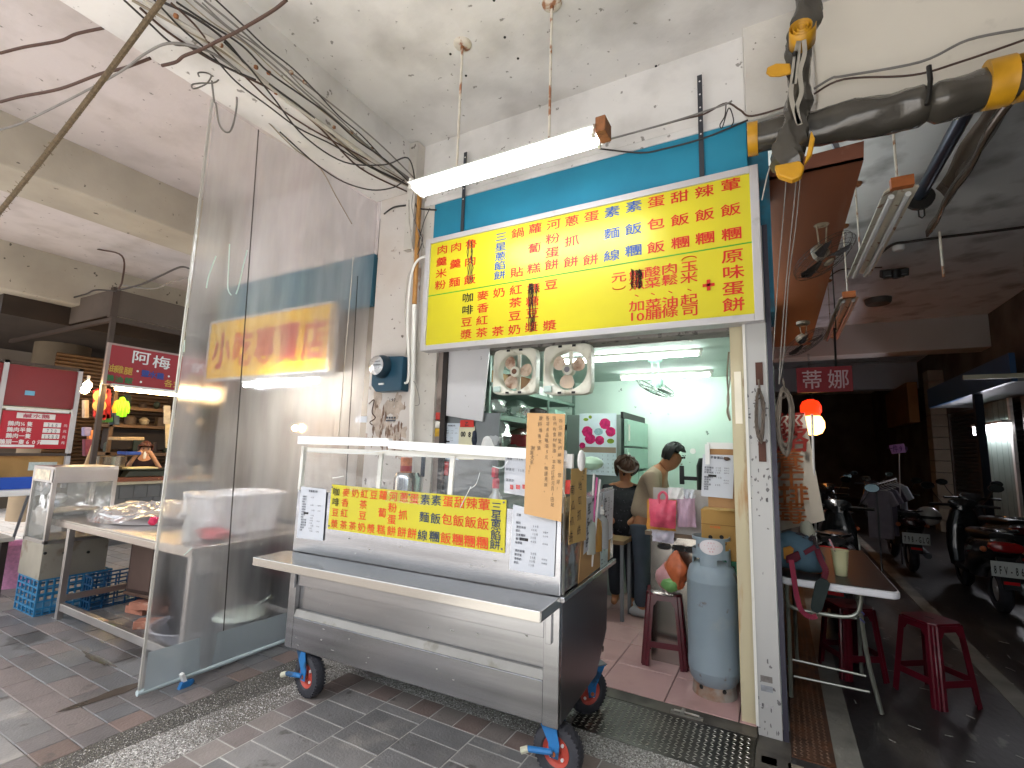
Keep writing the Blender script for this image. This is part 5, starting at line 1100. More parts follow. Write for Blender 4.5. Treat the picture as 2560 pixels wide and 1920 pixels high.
one('hanging_bag', crumple(PY(1665, 1440, 3.76), .07, .05, .10, 72, n=16, amp=.2, knot=1), M('pink_clear_bag', '#c08f92', .35, var=.2, sc=14), 'pale pink part of the bag hanging beside the orange one', 'bag', smooth=True)
one('hanging_bag', crumple(PY(1675, 1462, 3.73), .06, .05, .05, 73, n=14, amp=.2), M('green_clear_bag', '#6fa05e', .4, var=.2, sc=14), 'green wrapped food at the bottom of the hanging bags', 'bag', smooth=True)
cable('wire_hook', [(1684, 1374), (1682, 1382), (1690, 1390), (1693, 1400)], 'Y', 3.78, .004, m_gry, 'bent wire hook holding the orange bag on the cabinet', 'hook')
eb = thing('switch_box', 'grey electric switch box on the inside of the cream post', 'switch box', PY(1825, 1080, 3.5))
MB().box(PY(1808, 0, 3.5).x, -.2, 3.47, 3.55, PY(0, 1104, 3.5).z if 0 else PY(1820, 1104, 3.5).z, PY(1820, 1050, 3.5).z).build('box', M('box_grey', '#8f9499', .5), eb, bev=.005)
cable('wire', [(1822, 880), (1818, 940), (1822, 1000), (1818, 1030), (1825, 1052)], 'Y', 3.45, .006, m_cab[2], 'pair of tan wires running down the cream post to the switch box')
cable('wire', [(1826, 880), (1825, 950), (1818, 1000), (1826, 1050)], 'Y', 3.46, .005, m_cab[4], 'pale wire twisted with the tan one on the cream post')
# gas cylinder
gx, gy, gz = -.42, 3.62, .0215
gcy = thing('gas_cylinder', 'blue grey gas cylinder with worn foot standing on the pink shop floor', 'gas cylinder', (gx, gy, gz))
m_gas = M('gas_blue_grey', '#8c9ba4', .42, var=.08, sc=3, dirt=[('#a8a8a2', .22, 3.2, .1, .6), ('#6b5240', .13, 9, .04, .7)])
R_g = .158
MB().lathe([(R_g*.80, .07), (R_g*.93, .10), (R_g, .15), (R_g, .155), (R_g*1.006, .157), (R_g, .16), (R_g, .70), (R_g*1.006, .703), (R_g, .706), (R_g*.97, .745), (R_g*.88, .785), (R_g*.70, .812), (R_g*.4, .825), (0, .828)], (gx, gy, gz), 40).build('tank', m_gas, gcy, smooth=True)
MB().lathe([(R_g*.84, .0), (R_g*.86, .0), (R_g*.84, .02), (R_g*.80, .105)], (gx, gy, gz), 36).build('foot_ring', M('foot_pale', '#a09c93', .5, var=.1, sc=4, dirt=[('#8a5a36', .33, 5, .12, .8)]), gcy, smooth=True)
fh = MB(); 
for a in (-2.1, -1.0): fh.ball((gx+math.cos(a)*R_g*.81, gy+math.sin(a)*R_g*.81, gz+.06), .014, 8)
fh.build('foot_hole', m_blk, gcy)
Rc = R_g*.76; col = MB(); n = 48
def ring(z0, z1, keep):
    for k in range(n):
        a0, a1 = 2*math.pi*k/n, 2*math.pi*(k+1)/n
        if keep(math.degrees(a0) % 360):
            col.hexa([(gx+math.cos(a)*r, gy+math.sin(a)*r, gz+z) for z in (z0, z1) for a, r in ((a0, Rc), (a1, Rc), (a1, Rc-.005), (a0, Rc-.005))])
ring(.80, .85, lambda d: any(abs(((d-m+180) % 360)-180) < 26 for m in (265, 175, 355, 85)))
ring(.85, .905, lambda d: True)
ring(.905, .965, lambda d: abs(((d-270+180) % 360)-180) < 52 or abs(((d-90+180) % 360)-180) < 50)
ring(.965, .985, lambda d: True)
col.build('collar', m_gas, gcy)
MB().cyl((gx, gy, gz+.82), (gx, gy, gz+.93), .022, 12).build('valve', M('brass_valve', '#9a8246', .35, .9), gcy, smooth=True)
lb = MB(); V = []; c0 = -math.pi/2+.12
pts_ = [(c0+.62*math.cos(t), .93+.048*math.sin(t)) for t in [2*math.pi*k/24 for k in range(24)]]
lb.poly([(gx+math.cos(a)*(Rc+.002), gy+math.sin(a)*(Rc+.002), gz+z) for a, z in [(c0, .93)]][:0] or [(gx+math.cos(a)*(Rc+.003), gy+math.sin(a)*(Rc+.003), gz+z) for a, z in pts_])
lb2 = MB(); cenp = Vector((gx+math.cos(c0)*(Rc+.003), gy+math.sin(c0)*(Rc+.003), gz+.93)); lb2.add([cenp+Vector((0, -.0008, 0))]+[Vector((gx+math.cos(c0+(a-c0)*k)*(Rc+.0035), gy+math.sin(c0+(a-c0)*k)*(Rc+.0035), gz+.93+(z-.93)*k)) for k in (.25, .5, .75, 1.) for a, z in pts_], [(0, 1+i, 1+(i+1) % 24) for i in range(24)]+[(1+24*r+i, 25+24*r+i, 25+24*r+(i+1) % 24, 1+24*r+(i+1) % 24) for r in range(3) for i in range(24)])
lb2.build('oval_label', M('label_white', '#dcd6d8', .5), gcy)
lt = MB()
for i, s_ in enumerate(('瓦斯行', '04-732', '送貨快', '服務')):
    for j, ch in enumerate(s_):
        a = c0+(j-(len(s_)-1)/2)*.13; lt.text(ch, (gx+math.cos(a)*(Rc+.0045), gy+math.sin(a)*(Rc+.0045), gz+.957-i*.018), (-math.sin(a), math.cos(a), 0), Z3, .010, .011)
lt.build('label_print', M('label_red', '#c4707a', .5), gcy, kind='stuff')
# red plastic stool builder
m_sto = M('maroon_plastic', '#560f1d', .32, var=.05, coat=.2)
def stool(loc, rz, label, h=.50, bw=.165, tw_=.125):
    t = thing('plastic_stool', label, 'stool', (0, 0, 0), 0, 'maroon plastic stools')
    MB().prism([(tw_*a*(1 if abs(b) < 1 else .9)+0, tw_*b*(1 if abs(a) < 1 else .9), h-.012) for a, b in ((-1, -.8), (-.8, -1), (.8, -1), (1, -.8), (1, .8), (.8, 1), (-.8, 1), (-1, .8))], (0, 0, .014)).build('seat', m_sto, t, bev=.004)
    MB().prism([(x, y, h+.0025) for x, y in ((-.03, -.008), (.03, -.008), (.03, .008), (-.03, .008))], (0, 0, .0006)).build('grip_slot', m_blk, t)
    k = lambda z: tw_+(bw-tw_)*(h-z)/h
    for sx in (-1, 1):
        for sy in (-1, 1):
            mb = MB(); Vv = []; zs = (h-.012, 0.)
            for z in zs:
                w = k(z); o_ = lambda d, e: (sx*(w-d), sy*(w-e), z)
                Vv.append([o_(.0, .058), o_(.0, .036), o_(.008, .030), o_(.008, .012), o_(.012, .008), o_(.030, .008), o_(.036, .0), o_(.058, .0), o_(.058, .005), o_(.038, .005), o_(.032, .014), o_(.014, .014), o_(.014, .032), o_(.005, .038), o_(.005, .058)])
            n_ = len(Vv[0]); mb.add(Vv[0]+Vv[1], [(i, (i+1) % n_, n_+(i+1) % n_, n_+i) for i in range(n_)])
            mb.build('leg', m_sto, t)
    for ax in range(4):
        Rm = Matrix.Rotation(math.pi/2*ax, 4, 'Z')
        for z0, z1, nm in ((h-.085, h-.012, 'skirt'), (.13, .17, 'rail')):
            a0, a1 = k(z0), k(z1); m_ = MB(Rm); e0, e1 = a0-.055, a1-.055
            if nm == 'skirt':
                pts = [(-e1, -a1, z1), (e1, -a1, z1), (e0, -a0, z0), (e0-.012, -a0+.0, z0+.005), (e0-.03, -(a0+a1)/2, (z0+z1)/2+.0), (-e0+.03, -(a0+a1)/2, (z0+z1)/2+.0), (-e0+.012, -a0, z0+.005), (-e0, -a0, z0)]
                m_.prism(pts, (0, .005, 0))
            else: m_.prism([(-e1, -a1, z1), (e1, -a1, z1), (e0, -a0, z0), (-e0, -a0, z0)], (0, .005, 0))
            m_.build(nm, m_sto, t)
    t.location = loc; t.rotation_euler = (0, 0, rz); return t
stool((-.80, 3.95, .0215), math.radians(10), 'maroon plastic stool inside the shop next to the gas cylinder')
lump('stool_bag', 1655, 1482, 3.88, .10, .07, .02, m_bagw, 'flat white paper and bag lying on the stool seat', 74, 0, 'bag')
lump('green_bag', 1670, 1535, 4.25, .05, .05, .06, M('bright_green_bag', '#2f9a3e', .4), 'bright green bag seen through the legs of the shop stool', 75, 0, 'bag')
# ---------------------------------------------------------------- people
m_skin = M('skin_tan', '#a8714f', .5, var=.06, sc=8, sss=.1); m_hair = M('black_hair', '#15110f', .45, var=.3, sc=60, st=(1, 1, .3), bump=.3, bsc=90)
def head(t, cen, fwd, s, skin_, hair_, style='short'):
    """face, ears, nose and hair around cen looking along fwd; returns nothing"""
    cen = Vector(cen); fw = Vector(fwd).normalized(); sd = fw.cross(Z3).normalized(); up = sd.cross(fw).normalized()
    Tm = Matrix((sd, fw, up)).transposed().to_4x4(); Tm.translation = cen
    mb = MB(Tm)
    for sg_ in (-1, 1):
        MB(Tm).ball((sg_*.034*s, .088*s, .012*s), .011*s, 8).build('eye', M('eye_dark', '#221a16', .3), t, smooth=True)
        MB(Tm).beam((sg_*.018*s, .098*s, .032*s), (sg_*.052*s, .086*s, .034*s), .006*s, .005*s).build('eyebrow', hair_, t)
    MB(Tm).box(-.024*s, .024*s, .086*s, .094*s, -.056*s, -.046*s).build('mouth', M('lip_red', '#8a4438', .5), t, bev=.003)
    V = []; Fq = []; n, k = 24, 14
    for i in range(k+1):
        a = math.pi*.72*i/k if style == 'short' else math.pi*.80*i/k
        for j in range(n):
            b = 2*math.pi*j/n; fx_ = math.sin(b)
            lim = 1.0
            if fx_ > .2: lim = .50 if style == 'short' else .48
            aa = a*lim if fx_ > .2 else a*(1 if style != 'short' else .92)
            r_ = .104+.006*math.sin(9*b+3*a)+(.02 if style != 'short' and aa > 1.2 else 0)
            V.append((math.sin(aa)*math.cos(b)*r_*s*.90, math.sin(aa)*math.sin(b)*r_*s*1.08-.006*s, math.cos(aa)*r_*s*1.18+.012*s))
    for i in range(k):
        for j in range(n): Fq.append((i*n+j, i*n+(j+1) % n, (i+1)*n+(j+1) % n, (i+1)*n+j))
    MB(Tm).add(V, Fq).build('hair', hair_, t, smooth=True)
def person(label, loc, sk, cloth, headspec):
    t = thing('person', label, 'person', loc)
    V, E_, Rr = sk; skin(V, E_, Rr, 2).build('body', headspec[3], t, smooth=True)
    for nm, (V, E_, Rr, mt_) in cloth: skin(V, E_, Rr, 2).build(nm, mt_, t, smooth=True)
    head(t, headspec[0], headspec[1], headspec[2], headspec[3], headspec[4], headspec[5]); return t
def v_(x, y, Y): return PY(x, y, Y)
# man in beige sweater, leaning over the counter towards the right
Y0 = 4.9; O = v_(1612, 1365, Y0)
def at(dx, dy, dz): return Vector((O.x+dx, O.y+dy, dz))
hd = at(.29, -.02, 1.53)
V = [at(0, 0, .92), at(.06, 0, 1.15), at(.11, 0, 1.34), at(.20, -.01, 1.42), hd+Vector((-.012, 0, -.045)), hd+Vector((0, 0, .05)), hd+Vector((.045, 0, -.09)),
     at(.12, -.19, 1.33), at(.17, -.21, 1.08), at(.38, -.17, 1.0), at(.46, -.15, 1.0), at(.12, .19, 1.33), at(.17, .21, 1.08), at(.38, .15, 1.0), at(.46, .12, 1.0),
     at(-.01, -.09, .86), at(.0, -.10, .48), at(-.02, -.10, .1), at(.08, -.10, .05), at(-.02, .09, .86), at(-.02, .11, .48), at(-.05, .11, .1), at(.05, .11, .05)]
E_ = [(0, 1), (1, 2), (2, 3), (3, 4), (4, 5), (4, 6), (2, 7), (7, 8), (8, 9), (9, 10), (2, 11), (11, 12), (12, 13), (13, 14), (0, 15), (15, 16), (16, 17), (17, 18), (0, 19), (19, 20), (20, 21), (21, 22)]
Rr = [.12, .12, .12, .055, .085, .085, .05, .055, .042, .032, .028, .055, .042, .032, .028, .085, .06, .04, .035, .085, .06, .04, .035]
m_swe = M('beige_sweater', '#a18c77', .85, var=.06, sc=10, bump=.2, bsc=90); m_tro = M('slate_trousers', '#3d4550', .8, var=.1, sc=8)
man = person('man in a beige sweater and grey trousers bending over the counter in the shop', (O.x, Y0, .02), (V, E_, Rr),
    [('sweater', ([at(-.02, 0, .88), at(.02, 0, 1.02), at(.05, 0, 1.18), at(.10, 0, 1.33), at(.155, 0, 1.40), at(.11, -.19, 1.33), at(.165, -.215, 1.08), at(.33, -.18, 1.0), at(.11, .19, 1.33), at(.165, .215, 1.08), at(.33, .17, 1.0)],
       [(0, 1), (1, 2), (2, 3), (3, 4), (3, 5), (5, 6), (6, 7), (3, 8), (8, 9), (9, 10)], [(.185, .16), (.165, .15), (.16, .15), (.135, .15), .072, .075, .06, .05, .075, .06, .05], m_swe)),
     ('trousers', ([at(-.01, 0, .95), at(-.01, -.09, .82), at(.0, -.10, .48), at(-.02, -.10, .10), at(-.02, .09, .82), at(-.02, .11, .48), at(-.05, .11, .10)], [(0, 1), (1, 2), (2, 3), (0, 4), (4, 5), (5, 6)], [.14, .11, .08, .065, .11, .08, .065], m_tro))],
    (hd, (1, -.12, -.30), 1.0, m_skin, m_hair, 'short'))
for dy, dx in ((-.10, .0), (.11, -.03)): loft([(O.x+dx-.12, Y0+dy, .065, .03, .02), (O.x+dx-.08, Y0+dy, .075, .045, .05), (O.x+dx, Y0+dy, .07, .045, .045), (O.x+dx+.10, Y0+dy, .055, .045, .03), (O.x+dx+.16, Y0+dy, .045, .025, .018)], 12).build('shoe', M('white_sneaker', '#b7b9bb', .6, var=.1), man, smooth=True)
# woman with brown bob, dark patterned apron
Y0 = 5.05; O = v_(1560, 1290, Y0)
hd = v_(1566, 1172, Y0)
V = [at(0, 0, .80), at(.0, 0, 1.0), at(.0, 0, 1.18), hd+Vector((-.02, 0, -.13)), hd+Vector((0, 0, -.03)), hd+Vector((0, 0, .05)), at(-.17, 0, 1.17), at(-.2, -.05, .95), at(-.05, -.2, .85), at(.17, 0, 1.17), at(.2, -.08, .95), at(.1, -.22, .85), at(-.08, 0, .7), at(-.09, 0, .4), at(-.09, 0, .08), at(-.09, -.08, .05), at(.08, 0, .7), at(.09, 0, .4), at(.09, 0, .08), at(.09, -.08, .05)]
E_ = [(0, 1), (1, 2), (2, 3), (3, 4), (4, 5), (2, 6), (6, 7), (7, 8), (2, 9), (9, 10), (10, 11), (0, 12), (12, 13), (13, 14), (14, 15), (0, 16), (16, 17), (17, 18), (18, 19)]
Rr = [.12, .11, .10, .05, .085, .085, .05, .04, .03, .05, .04, .03, .085, .06, .04, .03, .085, .06, .04, .03]
m_brn = M('brown_hair', '#3c2416', .5, var=.35, sc=60, st=(1, 1, .3), bump=.3, bsc=90)
person('woman with brown bobbed hair in a black patterned top behind the cart', (O.x, Y0, .02), (V, E_, Rr),
    [('top', ([at(0, 0, .66), at(0, 0, .95), at(0, 0, 1.16), at(-.17, 0, 1.16), at(-.2, -.05, .95), at(.17, 0, 1.16), at(.2, -.08, .95)], [(0, 1), (1, 2), (2, 3), (3, 4), (2, 5), (5, 6)], [.20, .165, .14, .085, .07, .085, .07], M('black_speckled_top', '#17161a', .8, var=.5, sc=30, dirt=('#6b6670', .16, 45, .03, .8)))),
     ('trousers', ([at(0, 0, .78), at(-.09, 0, .6), at(-.09, 0, .1), at(.09, 0, .6), at(.09, 0, .1)], [(0, 1), (1, 2), (0, 3), (3, 4)], [.13, .10, .06, .10, .06], M('dark_trousers', '#23262c', .8)))],
    (hd, (.45, -1, -1.0), 1.14, m_skin, m_brn, 'bob'))
wt = thing('work_table', 'low wooden edged work table behind the woman in the shop', 'table', (-1.5, 4.8, 0))
MB().box(-1.95, -1.28, 4.55, 4.85, .70, .735).build('table_top', M('striped_wood', '#8a6f50', .5, var=.2, sc=8, st=(.3, 1, 1)), wt)
for x in (-1.93, -1.32):
    for y in (4.57, 4.82): MB().box(x, x+.03, y, y+.03, .0215, .70).build('leg', m_gry, wt)
one('patterned_cloth', MB().prism([PY(x, y, 4.54) for x, y in ((1533, 1212), (1582, 1222), (1580, 1332), (1531, 1330))], (0, .01, 0)), M('speckled_cloth', '#19171b', .8, var=.5, sc=30, dirt=('#7a7078', .2, 55, .03, .8)), 'black cloth with small pale flowers hanging in front of the work table', 'cloth') if 0 else None
# ================================================================ left: steel table with trays
m_st3 = M('brushed_table_steel', '#b4aeaa', .35, .9, var=.08, sc=3)
tb = thing('steel_table', 'long steel work table beside the plastic curtain with big covered trays', 'table', (-4.6, 2.45, 0))
tx0, tx1, ty0, ty1, tz = -5.85, -3.52, 1.95, 3.0, .815
MB().box(tx0, tx1, ty0, ty1, tz-.012, tz).box(tx0, tx1, ty0-.004, ty0+.03, tz-.062, tz-.012).box(tx1-.03, tx1, ty0+.03, ty1, tz-.062, tz-.012).build('table_top', M('worn_table_top', '#a59c94', .22, .7, var=.12, sc=2), tb, bev=.003)
MB().box(tx0-.02, tx0+.03, ty0-.012, ty0+.03, tz-.065, tz+.002).build('black_corner_cap', m_blk, tb)
for x in (-5.47, tx1-.055):
    for y in (ty0+.01, ty1-.06): MB().box(x, x+.045, y, y+.045, 0, tz-.062).build('leg', m_st3, tb, bev=.003)
MB().box(-5.425, tx1-.055, ty0+.02, ty0+.06, .07, .13).box(-5.46, -5.43, ty0+.055, ty1-.06, .14, .19).box(-5.425, tx1-.055, ty1-.055, ty1-.02, .07, .12).build('stretcher', m_st3, tb, bev=.003)
m_altray = M('dented_aluminium', '#c2c2c6', .3, .9, var=.06, sc=5)
ty = thing('round_tray', 'wide round aluminium tray covered with crinkled clear plastic on the steel table', 'tray', (-5.25, 2.5, tz))
tc = Vector((-5.12, 2.52, tz+.003))
MB().lathe([(0, .012), (.50, .012), (.52, .075), (.545, .078), (.53, .068), (.51, 0), (0, 0)], tc, 44, sx=1.05, sy=.86).build('tray', m_altray, ty, smooth=True)
V = []; Fq = []; n = 40; r8 = random.Random(6)
for i in range(13):
    rr = i/12*.60
    for j in range(n):
        a = 2*math.pi*j/n; drop = max(0, rr-.52)*1.1
        z = .085+.05*max(0, 1-rr/.58)+.014*math.sin(5*a+rr*9)+r8.uniform(-.012, .016)*(1 if rr > .05 else 0)-drop*(.6+.4*math.sin(3*a))
        V.append(tc+Vector((rr*1.04*math.cos(a), rr*.86*math.sin(a), max(.012, z))))
for i in range(12):
    for j in range(n): Fq.append((i*n+j, i*n+(j+1) % n, (i+1)*n+(j+1) % n, (i+1)*n+j))
MB().add(V, Fq).build('plastic_cover', film('crinkled_cover', '#d3d8da', .5, .22, .35, sc=12), ty)
one('red_bag_knot', crumple(PY(383, 1302, 2.05), .035, .03, .035, 81), M('magenta_bag', '#c21e4c', .4), 'small knotted magenta bag at the table edge by the curtain', 'bag', smooth=True)
pw = PX(402, 1240, -4.35); 
one('white_pot', MB().lathe([(0, 0), (.09, 0), (.10, .02), (.10, .16), (.104, .17), (0, .17)], (-4.62, 2.55, tz+.10), 24), m_plw, 'white plastic pot behind the tray beside the curtain edge', 'pot', smooth=True)
one('white_pot', MB().lathe([(0, 0), (.09, 0), (.09, .09), (0, .09)], (-4.62, 2.55, tz+.003), 24), m_plw, 'white plastic tub carrying the pot behind the tray', 'tub', smooth=True)
wb = thing('food_container', 'large white translucent food container on the steel table behind the curtain', 'container', (-4.0, 2.6, tz))
loft([(0, 0, 0, .19, .26), (.02, 0, 0, .20, .27), (.28, 0, 0, .25, .32), (.29, 0, 0, .27, .34), (.31, 0, 0, .27, .34), (.315, 0, 0, .25, .32)], 28, 5, 'Z', Matrix.Translation((-3.98, 2.52, tz+.003))).build('tub', film('milky_tub', '#e4e4e6', .12, .3, .3), wb, smooth=True)
bottle('sauce_bottle', 0, 0, .001, .001, 'x', m_plw, m_plw) if 0 else None
ps = PX(440, 1240, -3.75); one('sauce_bottle', MB().lathe([(0, 0), (.035, 0), (.035, .12), (.012, .17), (.012, .2), (0, .2)], (-3.78, 2.05, tz+.003), 16), film('dull_bottle', '#d8dad8', .2, .2, .3), 'clear bottle with nozzle near the curtain on the steel table', 'bottle', smooth=True)
one('red_bundle', crumple((-3.72, 2.2, tz+.045), .16, .09, .045, 82), M('pink_red_bundle', '#b8565a', .6, var=.2), 'pinkish red bundle lying behind the curtain on the table', 'bundle', smooth=True)
# under the table
oc = thing('oil_can', 'tall dark brown square oil can standing on bricks under the steel table', 'can', (-5.0, 2.45, .19))
Tc = Matrix.Translation((-4.98, 2.5, .19)) @ Matrix.Rotation(math.radians(8), 4, 'Z')
MB(Tc).box(-.17, .17, -.17, .17, 0, .50).build('body', M('can_brown', '#3a2a24', .45, .4, var=.15, sc=3), oc, bev=.012)
MB(Tc).box(-.18, .18, -.18, .18, -.012, .012).box(-.178, .178, -.178, .178, .49, .505).build('rim', M('can_rim', '#5a4438', .5, .4), oc, bev=.004)
MB(Tc).box(-.14, .14, -.174, -.17, .04, .46).build('pressed_panel', M('can_front', '#57443c', .45, .4, var=.12, sc=4), oc, bev=.003)
m_brk = M('red_brick', '#a8705a', .85, var=.15, sc=12, bump=.4, dirt=('#c8a894', .25, 9, .1, .6))
for i, (x, y, z, a, lab) in enumerate(((-5.08, 2.42, 0, 10, 'red brick at the front bottom of the little pile under the oil can'), (-4.90, 2.62, 0, 80, 'red brick at the back bottom of the pile under the oil can'), (-4.95, 2.40, .062, 25, 'second layer red brick turned askew under the oil can'), (-5.07, 2.56, .062, -5, 'second layer brick at the rear of the pile under the oil can'), (-4.97, 2.48, .124, 5, 'topmost brick directly under the oil can'), (-4.62, 2.3, 0, 40, 'single loose brick on the ground near the grey basin'))):
    one('brick', MB(Matrix.Translation((x, y, z)) @ Matrix.Rotation(math.radians(a), 4, 'Z')).box(-.11, .11, -.052, .052, .0, .0605), m_brk, lab, 'brick', 'bricks under the steel table', bev=.004)
bs = thing('basin', 'round grey basin with dark pots stacked in it under the table', 'basin', (-4.05, 2.25, 0))
MB().lathe([(0, .0), (.19, .0), (.26, .15), (.28, .155), (.28, .145), (.25, .135), (.18, .015), (0, .015)], (-4.03, 2.30, .0), 32).build('bowl', M('basin_grey', '#a2a1a6', .4, var=.05), bs, smooth=True)
for i, (z, r_) in enumerate(((.02, .115), (.13, .12), (.24, .13), (.36, .135))):
    q_ = thing('black_pot', ('lowest', 'second lowest', 'third', 'topmost')[i]+' dark pot of the stack in the grey basin', 'pot', (-4.15, 2.32, z), group='dark pots stacked in the basin')
    MB().lathe([(0, 0), (r_*.85, 0), (r_, .10), (r_*1.12, .115), (r_*1.12, .105), (r_*.95, .09), (0, .09)], (-4.15, 2.32, z), 24).build('bowl', M('black_pot', '#26252c', .35, .3), q_, smooth=True)
ld = thing('oval_lid', 'pale green white oval lid with loop handle lying behind the curtain', 'lid', (-3.75, 2.6, .14))
lc = (PX(545, 1548, -3.85)+PX(650, 1520, -3.85))/2
MB().lathe([(0, .02), (.16, .02), (.19, .0), (.2, .006), (.17, .032), (0, .034)], (lc.x, lc.y, .16), 30, sx=.9).build('lid', M('lid_pale', '#d2ddd0', .4), ld, smooth=True)
MB().tube(spline([(lc.x, lc.y+.12, .19), (lc.x+.05, lc.y+.22, .26), (lc.x, lc.y+.26, .24), (lc.x-.05, lc.y+.18, .18)], 6), .008, 6).build('handle', M('lid_pale', '#d2ddd0', .4), ld, smooth=True)
MB().cyl((lc.x, lc.y, 0), (lc.x, lc.y, .165), .12, 16).build('support_tub', M('dark_tub', '#3a3d42', .5), ld)
# cabinet on blue crate
cx0, cx1, cy0, cy1 = -6.12, -5.66, 1.88, 2.36
gb = thing('glass_cabinet', 'steel and glass warming cabinet standing on a blue crate beside the steel table', 'cabinet', (-5.9, 2.1, .3))
MB().box(cx0, cx1, cy0, cy1, .302, .60).build('burner_box', M('scorched_steel', '#a39d90', .45, .6, var=.12, sc=4, dirt=[('#6b4a30', .25, 5, .15, .8)]), gb, bev=.004)
for x, y in ((cx0, cy0), (cx1-.03, cy0), (cx0, cy1-.03), (cx1-.03, cy1-.03)): MB().box(x, x+.03, y, y+.03, .60, 1.25).build('corner_post', m_st3, gb)
MB().box(cx0, cx1, cy0, cy1, .60, .63).build('base_frame', m_st3, gb, bev=.002); MB().box(cx1-.028, cx1+.004, cy0, cy1, 1.13, 1.25).box(cx0, cx1, cy0, cy1, 1.25, 1.27).box(cx0, cx1-.03, cy0-.002, cy0+.02, 1.13, 1.25).build('top_frame', m_st3, gb, bev=.002)
m_gl = film('dull_glass', '#9aa09c', .6, .06, .6, sc=3)
MB().box(cx1-.014, cx1-.010, cy0+.03, cy1-.03, .63, 1.13).build('glass_pane', m_gl, gb); MB().box(cx0+.03, cx1-.03, cy0+.012, cy0+.016, .63, 1.13).build('glass_pane', m_gl, gb)
MB().box(cx0+.03, cx1-.03, cy0+.03, cy1-.03, .86, .87).build('shelf', m_st3, gb)
lump('white_food_bag', 150, 1245, 2.2, .06, .06, .05, m_plw, 'white round bun like packet inside the glass cabinet', 83, 0, 'packet')
for px, pz in ((160, 1382), (220, 1380), (112, 1383)): MB().cyl(PX(px, pz, -5.655), PX(px, pz, -5.655)+Vector((.012, 0, 0)), .012, 10).build('knob', m_blk, gb)
MB().box(cx0+.06, cx1-.08, cy0-.006, cy0, 1.15, 1.24).build('tape_label', M('worn_tape', '#d3c6ae', .5, var=.25, sc=20), gb)
def crate(x0, x1, y0, y1, z1, col, label, nx=5, nz=5):
    t = thing('plastic_crate', label, 'crate', ((x0+x1)/2, (y0+y1)/2, 0)); m_ = M('crate_'+col, col, .45, var=.06)
    MB().box(x0+.02, x1-.02, y0+.02, y1-.02, .01, .02).build('crate_floor', m_, t)
    for i in range(nz+1):
        z = z1*i/nz; MB().box(x0, x1, y0, y0+.012, max(0, z-.008), z+.006).box(x0, x1, y1-.012, y1, max(0, z-.008), z+.006).box(x0, x0+.012, y0, y1, max(0, z-.008), z+.006).box(x1-.012, x1, y0, y1, max(0, z-.008), z+.006).build('crate_rail', m_, t)
    g = MB()
    for i in range(nx+1):
        x = x0+(x1-x0-.012)*i/nx; g.box(x, x+.012, y0-.001, y0+.011, 0, z1).box(x, x+.012, y1-.011, y1+.001, 0, z1)
    for i in range(nx*2+1):
        y = y0+(y1-y0-.010)*i/(nx*2); g.box(x1-.011, x1+.001, y, y+.010, 0, z1).box(x0-.001, x0+.011, y, y+.010, 0, z1)
    g.build('crate_slats', m_, t, kind='stuff'); return t
crate(-6.1, -5.66, 1.885, 2.42, .295, '#2a6f96', 'blue plastic lattice crate under the glass cabinet')
crate(-5.64, -5.48, 2.2, 2.75, .28, '#174a70', 'darker blue crate behind the steel table leg', 3, 4)
pbn = MB().lathe([(0, 0), (.15, 0), (.19, .42), (.2, .43), (.185, .42), (.145, .01), (0, .01)], (-7.0, 2.12, 0), 28)
one('pink_basket', pbn, M('pink_basket', '#d08fb0', .5, var=.2, sc=30), 'pink slatted waste basket at the far edge beyond the blue crate', 'basket', smooth=True)
# white table with blue basket, dark stool
wt2 = thing('white_table', 'white topped folding table with a blue basket in front of the menu board', 'table', (-7.6, 2.0, 0))
MB().box(-8.4, -7.1, 1.2, 2.35, .90, .96).build('table_top', m_plw, wt2, bev=.008)
for a_, b__ in (((-7.2, 1.3, .9), (-7.6, 1.3, 0)), ((-7.2, 2.2, .9), (-7.6, 2.2, 0)), ((-8.3, 1.3, .9), (-7.9, 1.3, 0)), ((-8.3, 2.2, .9), (-7.9, 2.2, 0))): MB().cyl(a_, b__, .014, 8).build('leg', m_gry, wt2)
bb = MB(); bb.box(-7.75, -7.25, 1.85, 2.25, .962, .97); 
for s_ in ((-7.75, -7.74, 1.85, 2.25), (-7.26, -7.25, 1.85, 2.25), (-7.74, -7.26, 1.85, 1.86), (-7.74, -7.26, 2.24, 2.25)): bb.box(*s_, .97, 1.09)
one('blue_basket', bb, M('blue_basket', '#1f4fb0', .45, var=.05), 'bright blue rectangular plastic basket on the white table', 'basket')
wt3 = thing('wooden_bench', 'low dark bench with pale top at the far edge of the frame', 'bench', (-7.4, 1.6, 0))
MB().box(-8.0, -6.55, 1.5, 1.95, .52, .56).build('bench_top', M('bench_pale', '#a8a39a', .5, var=.1), wt3, bev=.005)
for x in (-6.65, -7.9): 
    for y in (1.52, 1.88): MB().box(x, x+.05, y, y+.05, 0, .52).build('leg', M('bench_dark', '#2b1f1c', .6), wt3)
MB().box(-7.85, -6.65, 1.54, 1.57, .12, .17).build('rail', M('bench_dark', '#2b1f1c', .6), wt3)
